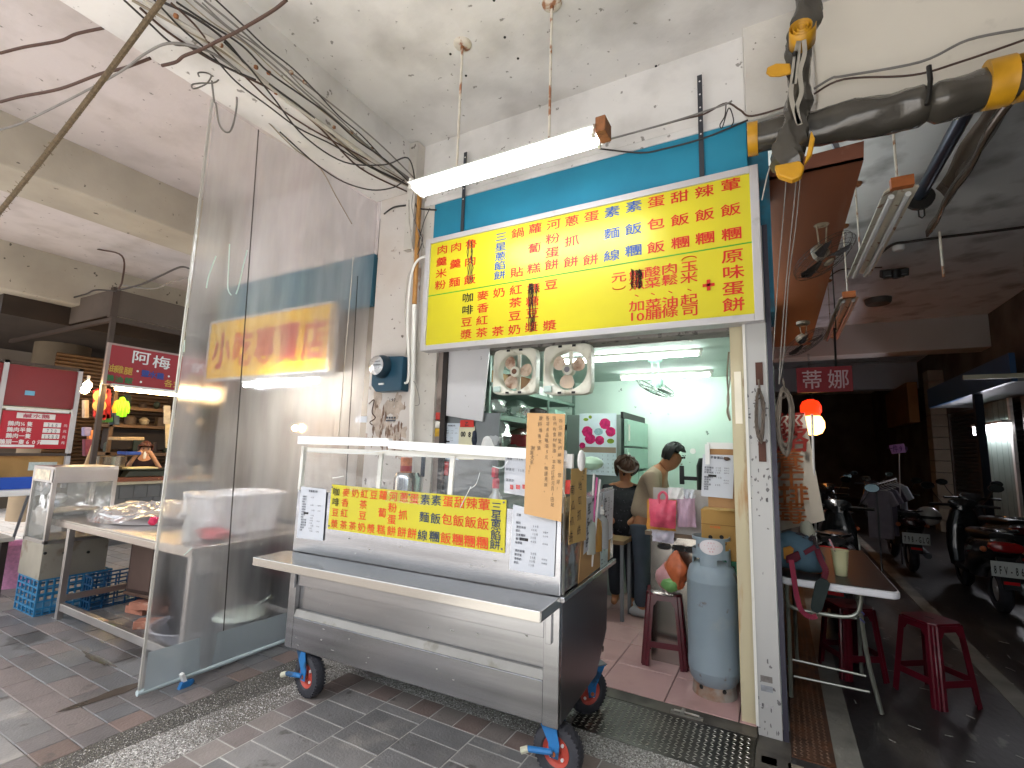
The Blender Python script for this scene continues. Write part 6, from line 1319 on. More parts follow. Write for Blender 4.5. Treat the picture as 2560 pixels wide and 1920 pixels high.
# ---------------------------------------------------------------- far food stall
m_warmtube = M('lit_tube_warm', '#fff', .3, var=0, emit='#ffd79a', es=15)
SX = -8.5
fs = thing('food_stall', 'brown framed food stall canopy with tiled counter and warm light', 'stall', (SX, 3.2, 0))
m_can = M('canopy_brown', '#574c43', .8, var=.12, sc=1.5, dirt=('#453b33', .3, 2, .2, .6)); m_pst = M('post_brown', '#453830', .6, var=.15)
MB().box(SX-.02, SX, 3.2, 7.5, 3.33, 3.72).build('canopy_side', m_can, fs); MB().box(-12.5, SX, 3.18, 3.2, 3.33, 3.72).build('canopy_front', m_can, fs)
MB().box(SX-.08, SX+.012, 3.17, 3.26, 3.3, 3.75).build('canopy_corner', m_pst, fs)
MB().box(SX-.06, SX, 3.2, 3.26, 0, 3.3).build('post', m_pst, fs); MB().box(SX-.05, SX, 7.4, 7.46, 0, 3.3).build('post', m_pst, fs)
MB().box(SX-.05, SX, 3.26, 7.4, 3.24, 3.32).box(-12.5, SX-.06, 3.2, 3.25, 3.24, 3.3).build('canopy_rail', m_pst, fs)
cn = MB().box(SX-.9, SX, 3.3, 7.3, .0, .86); cn.build('counter', M('tile_grey_wall', '#5a5652', .5, var=.1), fs)
MB().box(SX-.95, SX+.05, 3.25, 7.35, .86, .90).build('counter_top', M('counter_steel', '#a89880', .3, .6, var=.2), fs)
for i in range(4):
    for j in range(22): MB().box(SX+.001, SX+.008, 3.32+.18*j+(.09 if i % 2 else 0), 3.49+.18*j+(.09 if i % 2 else 0), .06+.2*i, .25+.2*i).build('wall_tile', M('dark_wall_tile', '#6a655f', .4, var=.1), fs)
# goods on the counter
r9 = random.Random(14)
ch = MB()
for i in range(120):
    y = r9.uniform(3.5, 5.6); x = SX-r9.uniform(.0, .45); ch.ball((x, y, .905+r9.uniform(.0, .03)), r9.uniform(.015, .035), 6, sx=r9.uniform(.8, 1.6), sz=.5)
one('sliced_food', ch, [M('cooked_slices', '#d2b07a', .5, var=.3, sc=30)], 'spread of pale cut meats on the counter of the warm lit stall', 'food', kind='stuff', smooth=True)
sc2 = thing('weighing_scale', 'dark kitchen scale with pale tray in front of the girl at the stall', 'scale', (SX-.3, 4.2, .9))
q_ = PX(360, 1180, SX-.25)
MB().prism([(SX-.35, q_.y-.32, .96), (SX-.35, q_.y+.32, .96), (SX-.35, q_.y+.26, 1.06), (SX-.35, q_.y-.26, 1.06)], (.25, 0, 0)).build('body', M('scale_dark', '#3c3a26', .4), sc2, bev=.01)
MB().box(SX-.42, SX-.05, q_.y-.36, q_.y+.36, 1.065, 1.08).build('pan', M('scale_pan', '#2c2b22', .3, .5), sc2); MB().box(SX-.4, SX-.1, q_.y-.3, q_.y+.12, 1.081, 1.10).build('paper_stack', M('cream_stack', '#e6d79a', .6), sc2)
MB().box(SX-.45, SX+.0, q_.y-.42, q_.y+.5, .902, .955).build('board', m_wood, sc2)
q_ = PX(270, 1160, SX-.4)
one('stock_pot', MB().lathe([(0, 0), (.24, 0), (.24, .36), (.25, .37), (0, .36)], (SX-.45, q_.y, .902), 28), M('pot_steel', '#9a8f80', .25, .9), 'large steel stock pot on the stall counter', 'pot', smooth=True)
# back shelves, louvred shutter behind
lv = thing('louvred_shutter', 'brown ribbed metal shutter behind the goods of the food stall', 'shutter', (-10.6, 3.4, 1.0))
for i in range(30): MB().prism([(-10.6, 3.3, 1.0+.065*i), (-10.57, 3.3, 1.02+.065*i), (-10.57, 3.3, 1.05+.065*i), (-10.6, 3.3, 1.065+.065*i)], (0, 3.7, 0)).build('slat', M('louvre_brown', '#624a34', .5, .3, var=.2, sc=4), lv)
shf = thing('stall_shelf', 'metal shelf frame with dark tray behind the stall counter', 'shelf', (-9.9, 4, 0))
for z in (1.72, 2.02, 1.25): MB().box(-10.2, -9.6, 3.8, 6.0, z, z+.05).build('shelf_board', M('shelf_brown', '#6d5238', .5, .3), shf)
for y in (3.8, 4.9, 5.95): MB().box(-9.64, -9.6, y, y+.05, .9, 2.6).build('upright', M('shelf_brown', '#6d5238', .5, .3), shf)
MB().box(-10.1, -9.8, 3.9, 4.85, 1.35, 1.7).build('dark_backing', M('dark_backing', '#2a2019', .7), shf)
GX = SX-.5
def sg_(name, mb, col, lab, cat='goods', **k): return one(name, mb, M('goods_'+col, col, .6, var=.2, sc=12), lab, cat, 'goods hanging and lying in the far stall', **k)
mb = MB()
for x0, x1, y0, y1 in ((232, 250, 975, 1042), (252, 262, 968, 1050), (264, 275, 975, 1046), (240, 270, 972, 982), (236, 272, 1036, 1046)): mb.prism([PX(x0, y1, GX), PX(x1, y1, GX), PX(x1, y0, GX), PX(x0, y0, GX)], (.03, 0, 0))
sg_('festive_hanging', mb, '#a01418', 'red festive paper hanging with gold discs at the stall post', 'decoration')
sg_('gold_disc', MB().lathe([(0, 0), (.09, 0)], PX(250, 990, GX+.05), 14, 'X').lathe([(0, 0), (.09, 0)], PX(249, 1014, GX+.05), 14, 'X'), '#b08a50', 'pair of tan discs on the red festive hanging', 'decoration', kind='stuff')
mb = MB()
for x, w_, y0, y1 in ((296, 6, 1000, 1038), (303, 6, 994, 1042), (311, 6, 998, 1042), (318, 4, 1004, 1034)): mb.tube([PX(x, y0, GX+.2), PX(x+1, (y0+y1)/2, GX+.22), PX(x, y1, GX+.2)], [.02, .034, .026], 8)
sg_('rubber_gloves', mb.ball(PX(306, 998, GX+.2), .04, 8), '#6fd010', 'bright lime green rubber gloves hanging under the warm tube', 'gloves', smooth=True)
sg_('orange_glove', MB().tube([PX(291, 1003, GX+.18), PX(289, 1020, GX+.18), PX(287, 1032, GX+.18)], [.02, .05, .03], 8), '#e08a10', 'orange glove hanging beside the lime ones', 'gloves', smooth=True)
for i, (x0, y0, x1, y1, d, cc, lab) in enumerate(((272, 1026, 288, 1062, .15, '#2c3c48', 'dark blue bottle crate below the lime gloves'), (246, 1042, 268, 1056, .2, '#3f7a2c', 'green tray of packets on the shelf under the red decoration'), (204, 1000, 216, 1045, .1, '#c0a890', 'pale striped bags stacked left of the post'), (216, 1075, 240, 1098, .1, '#d08048', 'orange printed bag on the stall post shelf'), (203, 1068, 222, 1090, .1, '#8a80a0', 'lilac and white bags under the warm bulbs'), (270, 1092, 330, 1100, .4, '#a08a68', 'stack of brown wooden trays on the back shelf'), (292, 1128, 330, 1136, .3, '#2a4a9a', 'blue lid on the back table of the stall'), (408, 1014, 424, 1060, .04, '#a8a298', 'grey steel sheet hanging by the curtain in the stall'), (412, 1060, 424, 1120, .04, '#c0b090', 'tall cream poster on the back wall by the curtain'), (205, 1098, 224, 1140, .1, '#6a2a3c', 'dark red bundle of bags at the stall corner'))):
    q4 = [PX(*v, SX-.7) for v in ((x0, y1), (x1, y1), (x1, y0), (x0, y0))]
    sg_('stall_goods', MB().prism(q4, (d, 0, 0)), cc, lab, bev=.01)
rg = random.Random(77); cols_ = ['#3a2c22', '#8a7458', '#5a4a3c', '#a09078', '#2f3a30', '#6a3a2a', '#b0a48c', '#40342c']
kinds_ = ['box', 'tin', 'jar', 'sack']; wh_ = ['on the top shelf', 'on the upper shelf', 'on the middle shelf', 'on the lower shelf']; colw = ['dark brown', 'tan', 'brown', 'pale beige', 'dark green', 'rusty red', 'cream', 'blackish brown']
for i in range(36):
    r_ = i % 4; zz = (2.075, 1.775, 1.305, .91)[r_]; xx = (-9.85, -9.8, -9.85, -9.2)[r_]; j = i//4; yy = 3.9+j*.23+rg.uniform(-.04, .04); hh_ = rg.uniform(.08, .22); ww_ = rg.uniform(.05, .09); ci = (i*5+r_) % 8; kd = kinds_[(i+j) % 4]
    lab = '%s %s %s behind the stall counter, %s from the post end' % (colw[ci], kd, wh_[r_], ('first', 'second', 'third', 'fourth', 'fifth', 'sixth', 'seventh', 'eighth', 'ninth')[j])
    mb = MB().box(xx-ww_, xx+ww_, yy-ww_, yy+ww_, zz, zz+hh_) if kd == 'box' else (MB().lathe([(0, 0), (ww_, 0), (ww_, hh_*.8), (ww_*.6, hh_), (0, hh_)], (xx, yy, zz), 12) if kd != 'sack' else crumple((xx, yy, zz+hh_*.5), ww_, ww_, hh_*.5, 300+i, n=10, amp=.2))
    one('stall_'+kd, mb, M('clutter_'+cols_[ci], cols_[ci], .6, var=.3, sc=14), lab, kd, 'small goods on the far stall shelves', smooth=kd != 'box')
for i in range(7):
    p_ = Vector((-8.75, 4.55+.28*i+rg.uniform(-.05, .05), 2.22)); L_ = rg.uniform(.15, .4)
    one('hanging_packet', MB().tube([p_, p_+Vector((0, .01, -L_*.4))], .004, 4).box(p_.x-.02, p_.x+.02, p_.y-.05, p_.y+.05, p_.z-L_, p_.z-L_*.4), M('clutter_'+cols_[(i*3+1) % 8], cols_[(i*3+1) % 8], .5, var=.3, sc=14), 'small packet hanging on a string under the warm tube, %s from the red hanging' % ('first', 'second', 'third', 'fourth', 'fifth', 'sixth', 'seventh')[i], 'packet', 'packets hanging under the stall tube')
one('cream_cone', MB().prism([PX(x, y, SX-.2) for x, y in ((205, 1172), (240, 1172), (236, 1120), (228, 1110))], (.05, 0, 0)), M('cream_cloth', '#b89c78', .8, var=.2), 'cream cloth cone hanging at the corner of the stall counter', 'cloth', bev=.01)
# red shop sign of the stall with a tube light
rs = thing('stall_sign', 'red stall sign with white brush characters and small coloured dish names', 'sign', (SX+.03, 4.0, 2.6))
def SP(x, y): return PX(x, y, SX+.066)
MB().box(SX+.02, SX+.06, 3.22, 6.6, 2.32, 2.885).build('panel', M('sign_red', '#98151c', .4, var=.05), rs)
MB().box(SX+.02, SX+.07, 3.18, 3.22, 2.3, 2.91).box(SX+.02, SX+.07, 3.22, 6.6, 2.885, 2.91).box(SX+.02, SX+.07, 3.22, 6.6, 2.3, 2.32).build('frame', M('sign_frame_dull', '#a08c84', .5), rs)
def stext(s, pts, w, h, mat, nm, bold=.02):
    g_ = MB()
    for ch_, (x, y) in zip(s, pts): g_.text(ch_, SP(x, y), Y3, Z3, w, h, bold, .002)
    g_.build(nm, mat, rs)
stext('阿梅', ((353, 895), (404, 907)), .26, .21, m_plw, 'white_lettering', .01); 
g_ = MB(); g_.text('的鵝肉', (SX+.066, 4.75, 2.73), Y3, Z3, .28, .21, .01); g_.build('white_lettering', m_plw, rs)
stext('油雞腿', ((278, 920), (298, 924), (321, 928)), .115, .12, M('gold_print', '#c9a03c', .5), 'gold_lettering')
g_ = MB(); g_.text('燒肉', (SX+.066, 4.42, 2.56), Y3, Z3, .13, .13, .02); g_.text('各式滷味', (SX+.066, 4.22, 2.42), Y3, Z3, .13, .12, .01); g_.build('gold_lettering', M('gold_print', '#c9a03c', .5), rs)
stext('鹽水雞', ((363, 934), (382, 937), (401, 941)), .11, .11, M('blue_print', '#2c3f8a', .5), 'blue_lettering', .03)
stext('鵝油飯', ((274, 945), (297, 949), (322, 952)), .11, .10, M('green_print', '#2c6a34', .5), 'green_lettering', .03)
dd = MB(); 
for x, y in ((344, 928), (422, 941), (352, 955)): dd.cyl(SP(x, y), SP(x, y)+Vector((.003, 0, 0)), .016, 8)
dd.build('white_dot', m_plw, rs)
tl_ = thing('stall_tube_light', 'warm glowing tube light under the red stall sign', 'light', (SX+.1, 4, 2.25))
a_, b__ = PX(288, 972, SX+.1), PX(480, 1002, SX+.1)
MB().cyl((SX+.1, a_.y, a_.z), (SX+.1, b__.y, a_.z), .022, 10).build('tube', m_warmtube, tl_, smooth=True); MB().box(SX+.07, SX+.13, a_.y-.05, b__.y+.05, a_.z+.03, a_.z+.07).build('housing', m_whp, tl_)
for k, (px, py) in enumerate(((212, 975), (219, 963))):
    p_ = PX(px, py, SX-.2); o_ = thing('warm_bulb', ('lower', 'upper')[k]+' round warm bulb glowing beside the stall corner post', 'bulb', p_)
    MB().ball(p_, .055, 12).build('globe', M('warm_globe', '#fff', .3, var=0, emit='#ffdca0', es=12), o_, smooth=True); MB().cyl(p_+Vector((0, 0, .05)), p_+Vector((0, 0, .14)), .02, 8).build('socket', m_plw, o_)
# girl behind the counter, hands at her mouth
m_sk2 = M('skin_warm', '#d09a74', .5, var=.05, sc=8, sss=.1)
gp_ = PX(364, 1122, SX-.62); gy_ = gp_.y; gx_ = gp_.x
hd = Vector((gx_, gy_, gp_.z)); fw = Vector((1, -.35, -.15)).normalized(); sd = fw.cross(Z3).normalized()
def gq(s, f_, z): return Vector((gx_, gy_, 0))+sd*s+fw*f_+Vector((0, 0, z-(fw*f_).z))
hz = hd.z
V = [gq(0, -.06, hz-.70), gq(0, -.06, hz-.4), gq(0, -.04, hz-.22), hd+Vector((0, 0, -.10)), hd+Vector((0, 0, -.02)), hd+Vector((0, 0, .04)),
     gq(-.16, -.03, hz-.24), gq(-.24, .10, hz-.36), gq(-.07, .17, hz-.08), gq(-.03, .17, hz-.03), gq(.16, -.03, hz-.24), gq(.25, .08, hz-.38), gq(.12, .17, hz-.08), gq(.05, .17, hz-.03)]
E_ = [(0, 1), (1, 2), (2, 3), (3, 4), (4, 5), (2, 6), (6, 7), (7, 8), (8, 9), (2, 10), (10, 11), (11, 12), (12, 13)]
person('girl with brown fringe at the warm lit stall holding a white tissue to her mouth', (gx_, gy_, hz-.7), (V, E_, [.13, .11, .10, .045, .08, .085, .045, .036, .03, .034, .045, .036, .03, .034]),
    [('top', ([gq(0, -.06, hz-.72), gq(0, -.06, hz-.4), gq(0, -.04, hz-.24), gq(-.15, -.03, hz-.25), gq(.15, -.03, hz-.25)], [(0, 1), (1, 2), (2, 3), (2, 4)], [.20, .18, .15, .10, .10], M('dark_red_top', '#2a1618', .8, var=.3)))],
    (hd, fw, .95, m_sk2, M('auburn_hair', '#4a2414', .5, var=.3, sc=60), 'bob'))
one('tissue', crumple(gq(.02, .21, hz-.10), .025, .02, .06, 98, n=12, amp=.3), m_plw, 'crumpled white tissue in the hands of the girl', 'tissue', smooth=True)
# menu boards at far left
mb_ = thing('menu_board', 'dull red menu board with grey frame and bright red price panel at the far stall', 'menu board', (-7.2, 1.9, 0))
def MP(x, y, X=-7.2): return PX(x, y, X)
MB().box(-7.24, -7.21, 1.60, 2.47, 1.86, 2.30).build('upper_panel', M('dull_red_panel', '#7a1a20', .4, var=.06), mb_)
for y in (1.84, 2.47): MB().box(-7.24, -7.19, y, y+.04, .96, 2.34).build('frame_post', m_alu, mb_)
[MB().box(-7.24, -7.19, 1.5, 2.51, z_, z_+.03).build('frame_rail', m_pst, mb_) for z_ in (2.31, 1.32)]
MB().box(-7.21, -7.19, 1.89, 2.455, 1.40, 1.80).build('price_panel', M('bright_red_panel', '#b0122a', .4, var=.04), mb_)
ml = MB(); mz = (1.665, 1.60, 1.535, 1.47)
for z, s_, n_ in zip(mz, ('鵝肉¼隻', '鵝肉半隻', '鵝肉一隻', '鵝頭一隻60元'), ('360', '720', '1500', '')):
    ml.text(s_[:7], (-7.188, 2.04 if len(s_) < 6 else 2.07, z), Y3, Z3, .05, .055, .02); ml.text('元', (-7.188, 2.42, z), Y3, Z3, .035, .035, .01)
    if n_ or 1: MB().box(-7.19, -7.187, 2.23, 2.38, z-.022, z+.028).build('price_strip', m_plw, mb_)
ml.build('white_lettering', m_plw, mb_)
pr2 = MB()
for z, n_ in zip(mz, ('360', '720', '1500')): pr2.text(n_, (-7.185, 2.305, z), Y3, Z3, .034, .055, .01)
pr2.build('price_digits', m_ink, mb_)
MB().box(-7.19, -7.187, 2.0, 2.32, 1.725, 1.785).build('title_strip', m_plw, mb_); g_ = MB(); g_.text('鹹水鵝', (-7.184, 2.16, 1.755), Y3, Z3, .075, .05, .01); g_.build('title_lettering', M('title_pink', '#b0304c', .5), mb_)
MB().box(-7.19, -7.187, 1.91, 2.18, 1.415, 1.44).build('title_strip', m_plw, mb_); MB().box(-7.209, -7.205, 2.04, 2.12, 1.98, 2.03).build('blue_sticker', M('blue_sticker', '#6aa6c0', .5), mb_)
MB().box(-7.19, -7.15, 1.88, 2.44, 1.82, 1.845).build('tube_housing', m_crm, mb_); MB().cyl((-7.15, 1.9, 1.815), (-7.15, 2.42, 1.815), .012, 8).build('unlit_tube', m_plw, mb_)
one('orange_banner', MB().box(-7.26, -7.24, 1.2, 1.84, 1.3, 2.34), M('orange_red_banner', '#c04420', .5, var=.15, sc=5), 'orange red banner edge at the very edge of the frame beside the menu board', 'banner')
bw = thing('glass_case', 'yellowish stainless display case under the red price panel', 'case', (-7.5, 2.2, 1.1))
MB().box(-7.9, -7.26, 1.6, 2.5, .963, 1.32).build('case', M('yellow_steel', '#b08c58', .3, .4, var=.3, sc=2), bw); MB().box(-7.259, -7.256, 2.18, 2.42, 1.16, 1.25).build('paper_label', M('label_pale_blue', '#b9c4c0', .5, var=.15, sc=50), bw)
one('round_pillar', MB().cyl((-12.2, 3.9, 0), (-12.2, 3.9, 4.2), .42, 24), M('tan_pillar', '#6b5d4a', .8, var=.2, sc=2), 'tan round pillar far behind the menu boards', 'pillar', smooth=True)
one('dark_awning', MB().box(-14, -9.9, 2.4, 6, 3.3, 3.9), M('dark_awning', '#2e241d', .8, var=.3, sc=2), 'dark brown awning under the ceiling at the far stall corner', 'awning')
cable('wire', [(0, 560), (60, 575), (150, 598), (240, 622), (305, 640), (306, 700), (296, 722)], 'Y', 3.0, .012, m_cab[3], 'black cable sagging from the far side down to the stall corner')
cable('wire', [(296, 725), (350, 712), (400, 690), (450, 668), (475, 672)], 'Y', 3.1, .012, m_cab[0], 'tangle of black cables along the canopy toward the curtain')
cable('wire', [(120, 768), (170, 748), (215, 735), (240, 725), (290, 728)], 'Y', 3.1, .012, m_cab[0], 'black cable lying on the brown canopy top')
cable('wire', [(300, 712), (380, 722), (430, 705), (478, 692)], 'Y', 3.1, .008, m_cab[1], 'grey wire hanging under the cable tangle near the curtain')

# ================================================================ corridor side
m_cnv = M('grey_pvc_canvas', '#4a463f', .22, .25, var=.25, sc=3, bump=1.0, bsc=7, coat=.4); m_cy = M('yellow_pvc', '#c08c1c', .4, var=.15, sc=10)
cr = thing('canvas_roll', 'long rolled grey canvas awning with yellow ends tied under the cream beam', 'awning', (.5, 3.1, 3.6))
p0, p1 = PY(1895, 345, 3.08), PY(2640, 175, 3.08); r10 = random.Random(3); secs = []; NN = 40
def wob(p0, p1, r0, seed, n=NN, m=22, amp=.11, ang=0, name='roll', mat=None, sag=.0):
    r = random.Random(seed); ph = [r.random()*6 for _ in range(6)]; V = []; Fq = []; d = (p1-p0).normalized(); a = d.cross(Z3).normalized(); b = a.cross(d)
    for i in range(n+1):
        u = i/n; cc_ = p0+(p1-p0)*u+Vector((0, 0, -sag*math.sin(math.pi*u)))
        for j in range(m):
            t = 2*math.pi*j/m; rr = r0(u)*(1+amp*(math.sin(3*t+ph[0]+7*u)*.5+math.sin(25*u+ph[1]+t)*.5+math.sin(5*t+ph[2]-19*u)*.3)+r.uniform(-amp, amp)*.25)
            V.append(cc_+a*math.cos(t)*rr+b*math.sin(t)*rr)
    for i in range(n):
        for j in range(m): Fq.append((i*m+j, i*m+(j+1) % m, (i+1)*m+(j+1) % m, (i+1)*m+j))
    Fq += [tuple(range(m))[::-1], tuple(range(n*m, n*m+m))]
    return MB().add(V, Fq)
wob(p0, p1, lambda u: .085+.02*math.sin(3.1*u)-(.022 if abs(u-.62) < .012 else 0), 5, sag=.03).build('roll', m_cnv, cr, smooth=True)
wob(p0+(p0-p1).normalized()*.055, p0, lambda u: .098, 6, 3, amp=.03).build('yellow_end', m_cy, cr, smooth=True)
e0 = p0+(p1-p0)*.80; wob(e0, e0+(p1-p0).normalized()*.10, lambda u: .118, 7, 3, amp=.03).build('yellow_band', m_cy, cr, smooth=True)
wob(e0+(p1-p0).normalized()*.12, e0+(p1-p0).normalized()*.34, lambda u: .112, 8, 4, amp=.05).build('yellow_band', m_cy, cr, smooth=True)
MB().tube([PY(x, y, 2.98) for x, y in ((2322, 165), (2326, 200), (2322, 240), (2318, 262))], .012, 6).build('tie_strap', m_blk, cr)
cw = thing('canvas_wad', 'twisted grey canvas bundle with yellow rolled edge hanging by the column', 'awning', (.2, 2.95, 3.4))
path = [(2012, -60), (2018, 10), (2012, 60), (1998, 110), (2000, 165), (1998, 215), (1992, 262), (1985, 310), (1976, 360), (1972, 405), (1985, 432)]
rr_ = [.05, .062, .07, .066, .058, .052, .066, .06, .074, .085, .035]
pts = spline([PY(x, y, 2.92) for x, y in path], 4); n = len(pts); m = 16; V = []; Fq = []
ra = [rr_[min(len(rr_)-1, int(i/4))]*(1-(i/4) % 1)+rr_[min(len(rr_)-1, int(i/4)+1)]*((i/4) % 1) for i in range(n)]
for i, p in enumerate(pts):
    for j in range(m):
        t = 2*math.pi*j/m+i*.12; f_ = 1+.20*math.sin(3*t+.3*i)+.10*math.sin(5*t-i*.5); V.append(p+Vector((math.cos(t)*ra[i]*f_, math.sin(t)*ra[i]*f_*.75, .01*math.sin(4*t))))
for i in range(n-1):
    for j in range(m): Fq.append((i*m+j, i*m+(j+1) % m, (i+1)*m+(j+1) % m, (i+1)*m+j))
MB().add(V, Fq).build('bundle', m_cnv, cw, smooth=True)
def spiral(cen, r0, r1, turns, w, nm, mat, tilt=(0, 0)):
    V = []; Fq = []; n = 46; cen = Vector(cen)
    for i in range(n+1):
        t = i/n*turns*6.28; r = r0+(r1-r0)*i/n
        V += [cen+Vector((r*math.cos(t)*.9, -w*.5+tilt[0]*r*math.sin(t), r*math.sin(t))), cen+Vector((r*math.cos(t)*.9, w*.5+tilt[0]*r*math.sin(t), r*math.sin(t)+tilt[1]))]
    for i in range(n): Fq.append((2*i, 2*i+2, 2*i+3, 2*i+1))
    o = MB().add(V, Fq).build(nm, mat, cw, smooth=True); sd_ = o.modifiers.new('thick', 'SOLIDIFY'); sd_.thickness = .003
sp_ = PY(2003, 82, 2.84); spiral(sp_, .012, .075, 3, .10, 'rolled_edge', m_cy, (.3, -.03))
MB().prism([PY(x, y, 2.86) for x, y in ((1975, 158), (1940, 158), (1918, 168), (1915, 182), (1925, 190), (1950, 190), (1980, 182))], (0, .012, 0)).build('yellow_tab', m_cy, cw, bev=.004)
MB().prism([PY(x, y, 2.83) for x, y in ((1936, 412), (1960, 408), (2000, 400), (2012, 415), (2003, 440), (1980, 450), (1945, 438))], (0, .05, 0)).build('yellow_end', m_cy, cw, bev=.01)
MB().prism([PY(x, y, 2.85) for x, y in ((2028, 325), (2038, 345), (2030, 385), (2010, 412), (2020, 370))], (0, .03, 0)).build('yellow_end', m_cy, cw, bev=.006)
m_rib = M('grey_ribbon', '#9c968a', .7, var=.1)
for a in (((2003, 80), (1990, 130), (1982, 190), (1978, 240), (1990, 290), (1998, 310)), ((2006, 80), (2012, 130), (2000, 180), (2004, 230), (1992, 270), (2000, 312)), ((1998, 85), (1994, 150), (1986, 210))):
    q_ = spline([PY(x, y, 2.80) for x, y in a], 5); rb_ = MB()
    for i in range(len(q_)-1): rb_.beam(q_[i], q_[i+1], .022, .002, (0, 1, 0))
    rb_.build('tie_ribbon', m_rib, cw)
MB().ball(PY(1987, 134, 2.79), .014, 8).build('eyelet', m_blk, cw, smooth=True)
cable('hanging_line', [(1975, 330), (1960, 520), (1945, 700), (1932, 900)], 'Y', 2.9, .003, m_cab[1], 'thin pull cord falling from the canvas bundle to the post')
cable('hanging_line', [(1993, 430), (1980, 560), (1966, 700), (1952, 880), (1948, 960)], 'Y', 3.0, .003, m_cab[1], 'second thin pull cord beside the brown board')
cable('hanging_line', [(2002, 430), (1990, 560), (1972, 700), (1960, 880), (1950, 950)], 'Y', 3.05, .003, m_cab[1], 'third thin pull cord beside the brown board')
cable('hanging_line', [(1932, 395), (1918, 440), (1905, 500)], 'Y', 3.1, .004, m_cab[4], 'short grey cord at the top corner of the menu sign')
# brown sloping board with lip
bo = thing('brown_board', 'long brown painted board sloping under the corridor ceiling beside the shop', 'board', (.27, 5, 3.3))
f0, f1 = PY(1917, 452, 3.42), PY(2159, 400, 3.42); g0, g1 = PY(1920, 415, 3.42), PY(2160, 352, 3.42)
MB().prism([f0, f1, f1+Vector((0, 5.6, 0)), f0+Vector((0, 5.6, 0))], (0, 0, .02)).build('panel', m_wood, bo)
MB().prism([f0, f1, g1, g0], (0, .02, 0)).build('front_lip', M('board_lip', '#744634', .6, var=.1, dirt=('#96705e', .25, 6, .1, .6)), bo)
MB().beam(PY(2075, 330, 3.5), PY(2092, 372, 3.5), .03, .03).build('hanger', m_gry, bo)
# ceiling fittings in corridor
def reflector(p, q, z, label, w=.075, rods=()):
    t = thing('corridor_light', label, 'light', p, group='unlit twin tube lights in the corridor'); d = (q-p)
    L_ = d.length; ux = d.normalized(); sx_ = ux.cross(Z3).normalized()
    MB().prism([p-sx_*w*1.25+Z3*.0, p-sx_*w*.3+Z3*.05, p+sx_*w*.3+Z3*.05, p+sx_*w*1.25, p+sx_*w*1.22-Z3*.006, p-Z3*-.03, p-sx_*w*1.22-Z3*.006], d).build('reflector', M('rusty_reflector', '#c5bfae', .5, var=.08, sc=6, dirt=[('#7c5030', .22, 12, .05, .9)]), t)
    for s_ in (-1, 1): MB().cyl(p+sx_*w*.6*s_+ux*.05-Z3*.02, q+sx_*w*.6*s_-ux*.05-Z3*.02, .018, 10).build('unlit_tube', m_tubeoff, t, smooth=True)
    MB().beam(p-ux*.05+Z3*.03, p+Z3*.03, .12, .07).build('end_box', M('orange_rust', '#a05a2c', .7, var=.2, sc=12), t)
    for pp in (p+ux*.08, q-ux*.15): MB().cyl(pp+Z3*.05, (pp.x, pp.y, 4.2), .008, 6).build('rod', m_rod, t); MB().lathe([(0, 4.17), (.05, 4.18), (.06, 4.2)], (pp.x, pp.y, 0), 14).build('ceiling_rose', m_rust, t)
p_ = PZ(2253, 472, 3.32); reflector(Vector((p_.x, p_.y, 3.32)), Vector((p_.x-.02, p_.y+1.75, 3.32)), 3.3, 'rusty unlit twin tube light nearest in the corridor')
p_ = PZ(2122, 745, 3.32); reflector(Vector((p_.x, p_.y, 3.32)), Vector((p_.x, p_.y+2.2, 3.32)), 3.3, 'second rusty unlit twin tube light deeper in the corridor')
for px, py, Yv, lab in ((2058, 640, 4.3, 'dusty brown orbit fan under the brown board nearer the sign'), (2010, 855, 6.3, 'second orbit fan further along under the brown board')):
    p_ = PY(px, py, Yv); orbitfan(p_, PY(px-5, py-90 if py < 700 else py-50, Yv).z, lab, M('fan_beige', '#9c8f78', .5, var=.2, sc=12, dirt=('#5e4430', .25, 14, .1, .8)), -.55, .24, M('fan_black_blade', '#3a332c', .5))
p_ = PZ(2235, 682, 4.0); fl2 = thing('floodlight', 'black square floodlight with sensor on the corridor ceiling', 'light', p_)
MB().beam(p_+Vector((-.14, 0, 0)), p_+Vector((.14, 0, 0)), .10, .20, (0, 1, .4)).build('housing', m_blk, fl2, bev=.01); MB().box(p_.x-.11, p_.x+.11, p_.y-.09, p_.y+.05, p_.z-.062, p_.z-.056).build('glass', M('flood_glass', '#9a9c98', .15, .3, var=.2), fl2)
MB().lathe([(0, -.06), (.045, -.06), (.05, .03), (0, .03)], p_+Vector((0, -.12, -.05)), 14).build('sensor', m_blk, fl2, smooth=True)
p_ = PZ(2247, 618, 4.17); one('smoke_detector', MB().lathe([(0, -.05), (.05, -.045), (.07, -.02), (.07, .02), (0, .02)], p_, 20), m_plw, 'small white round detector on the corridor ceiling cable', 'detector', smooth=True)
p_ = PZ(2195, 752, 4.17); one('round_speaker', MB().lathe([(0, -.06), (.16, -.06), (.18, -.03), (.19, .03), (0, .03)], p_, 26), M('speaker_dark', '#55524c', .6), 'round dark speaker plate on the corridor ceiling', 'speaker', smooth=True)
cable('ceiling_conduit', [(2195, 640), (2230, 612), (2270, 605), (2340, 595), (2450, 582), (2560, 568)], 'Z', 4.17, .016, m_cab[0], 'dark conduit crossing the corridor ceiling')
cable('wire', [(2205, 668), (2150, 672), (2100, 675), (2065, 700)], 'Z', 4.1, .008, m_cab[0], 'thin black cable running from the floodlight to the brown board')
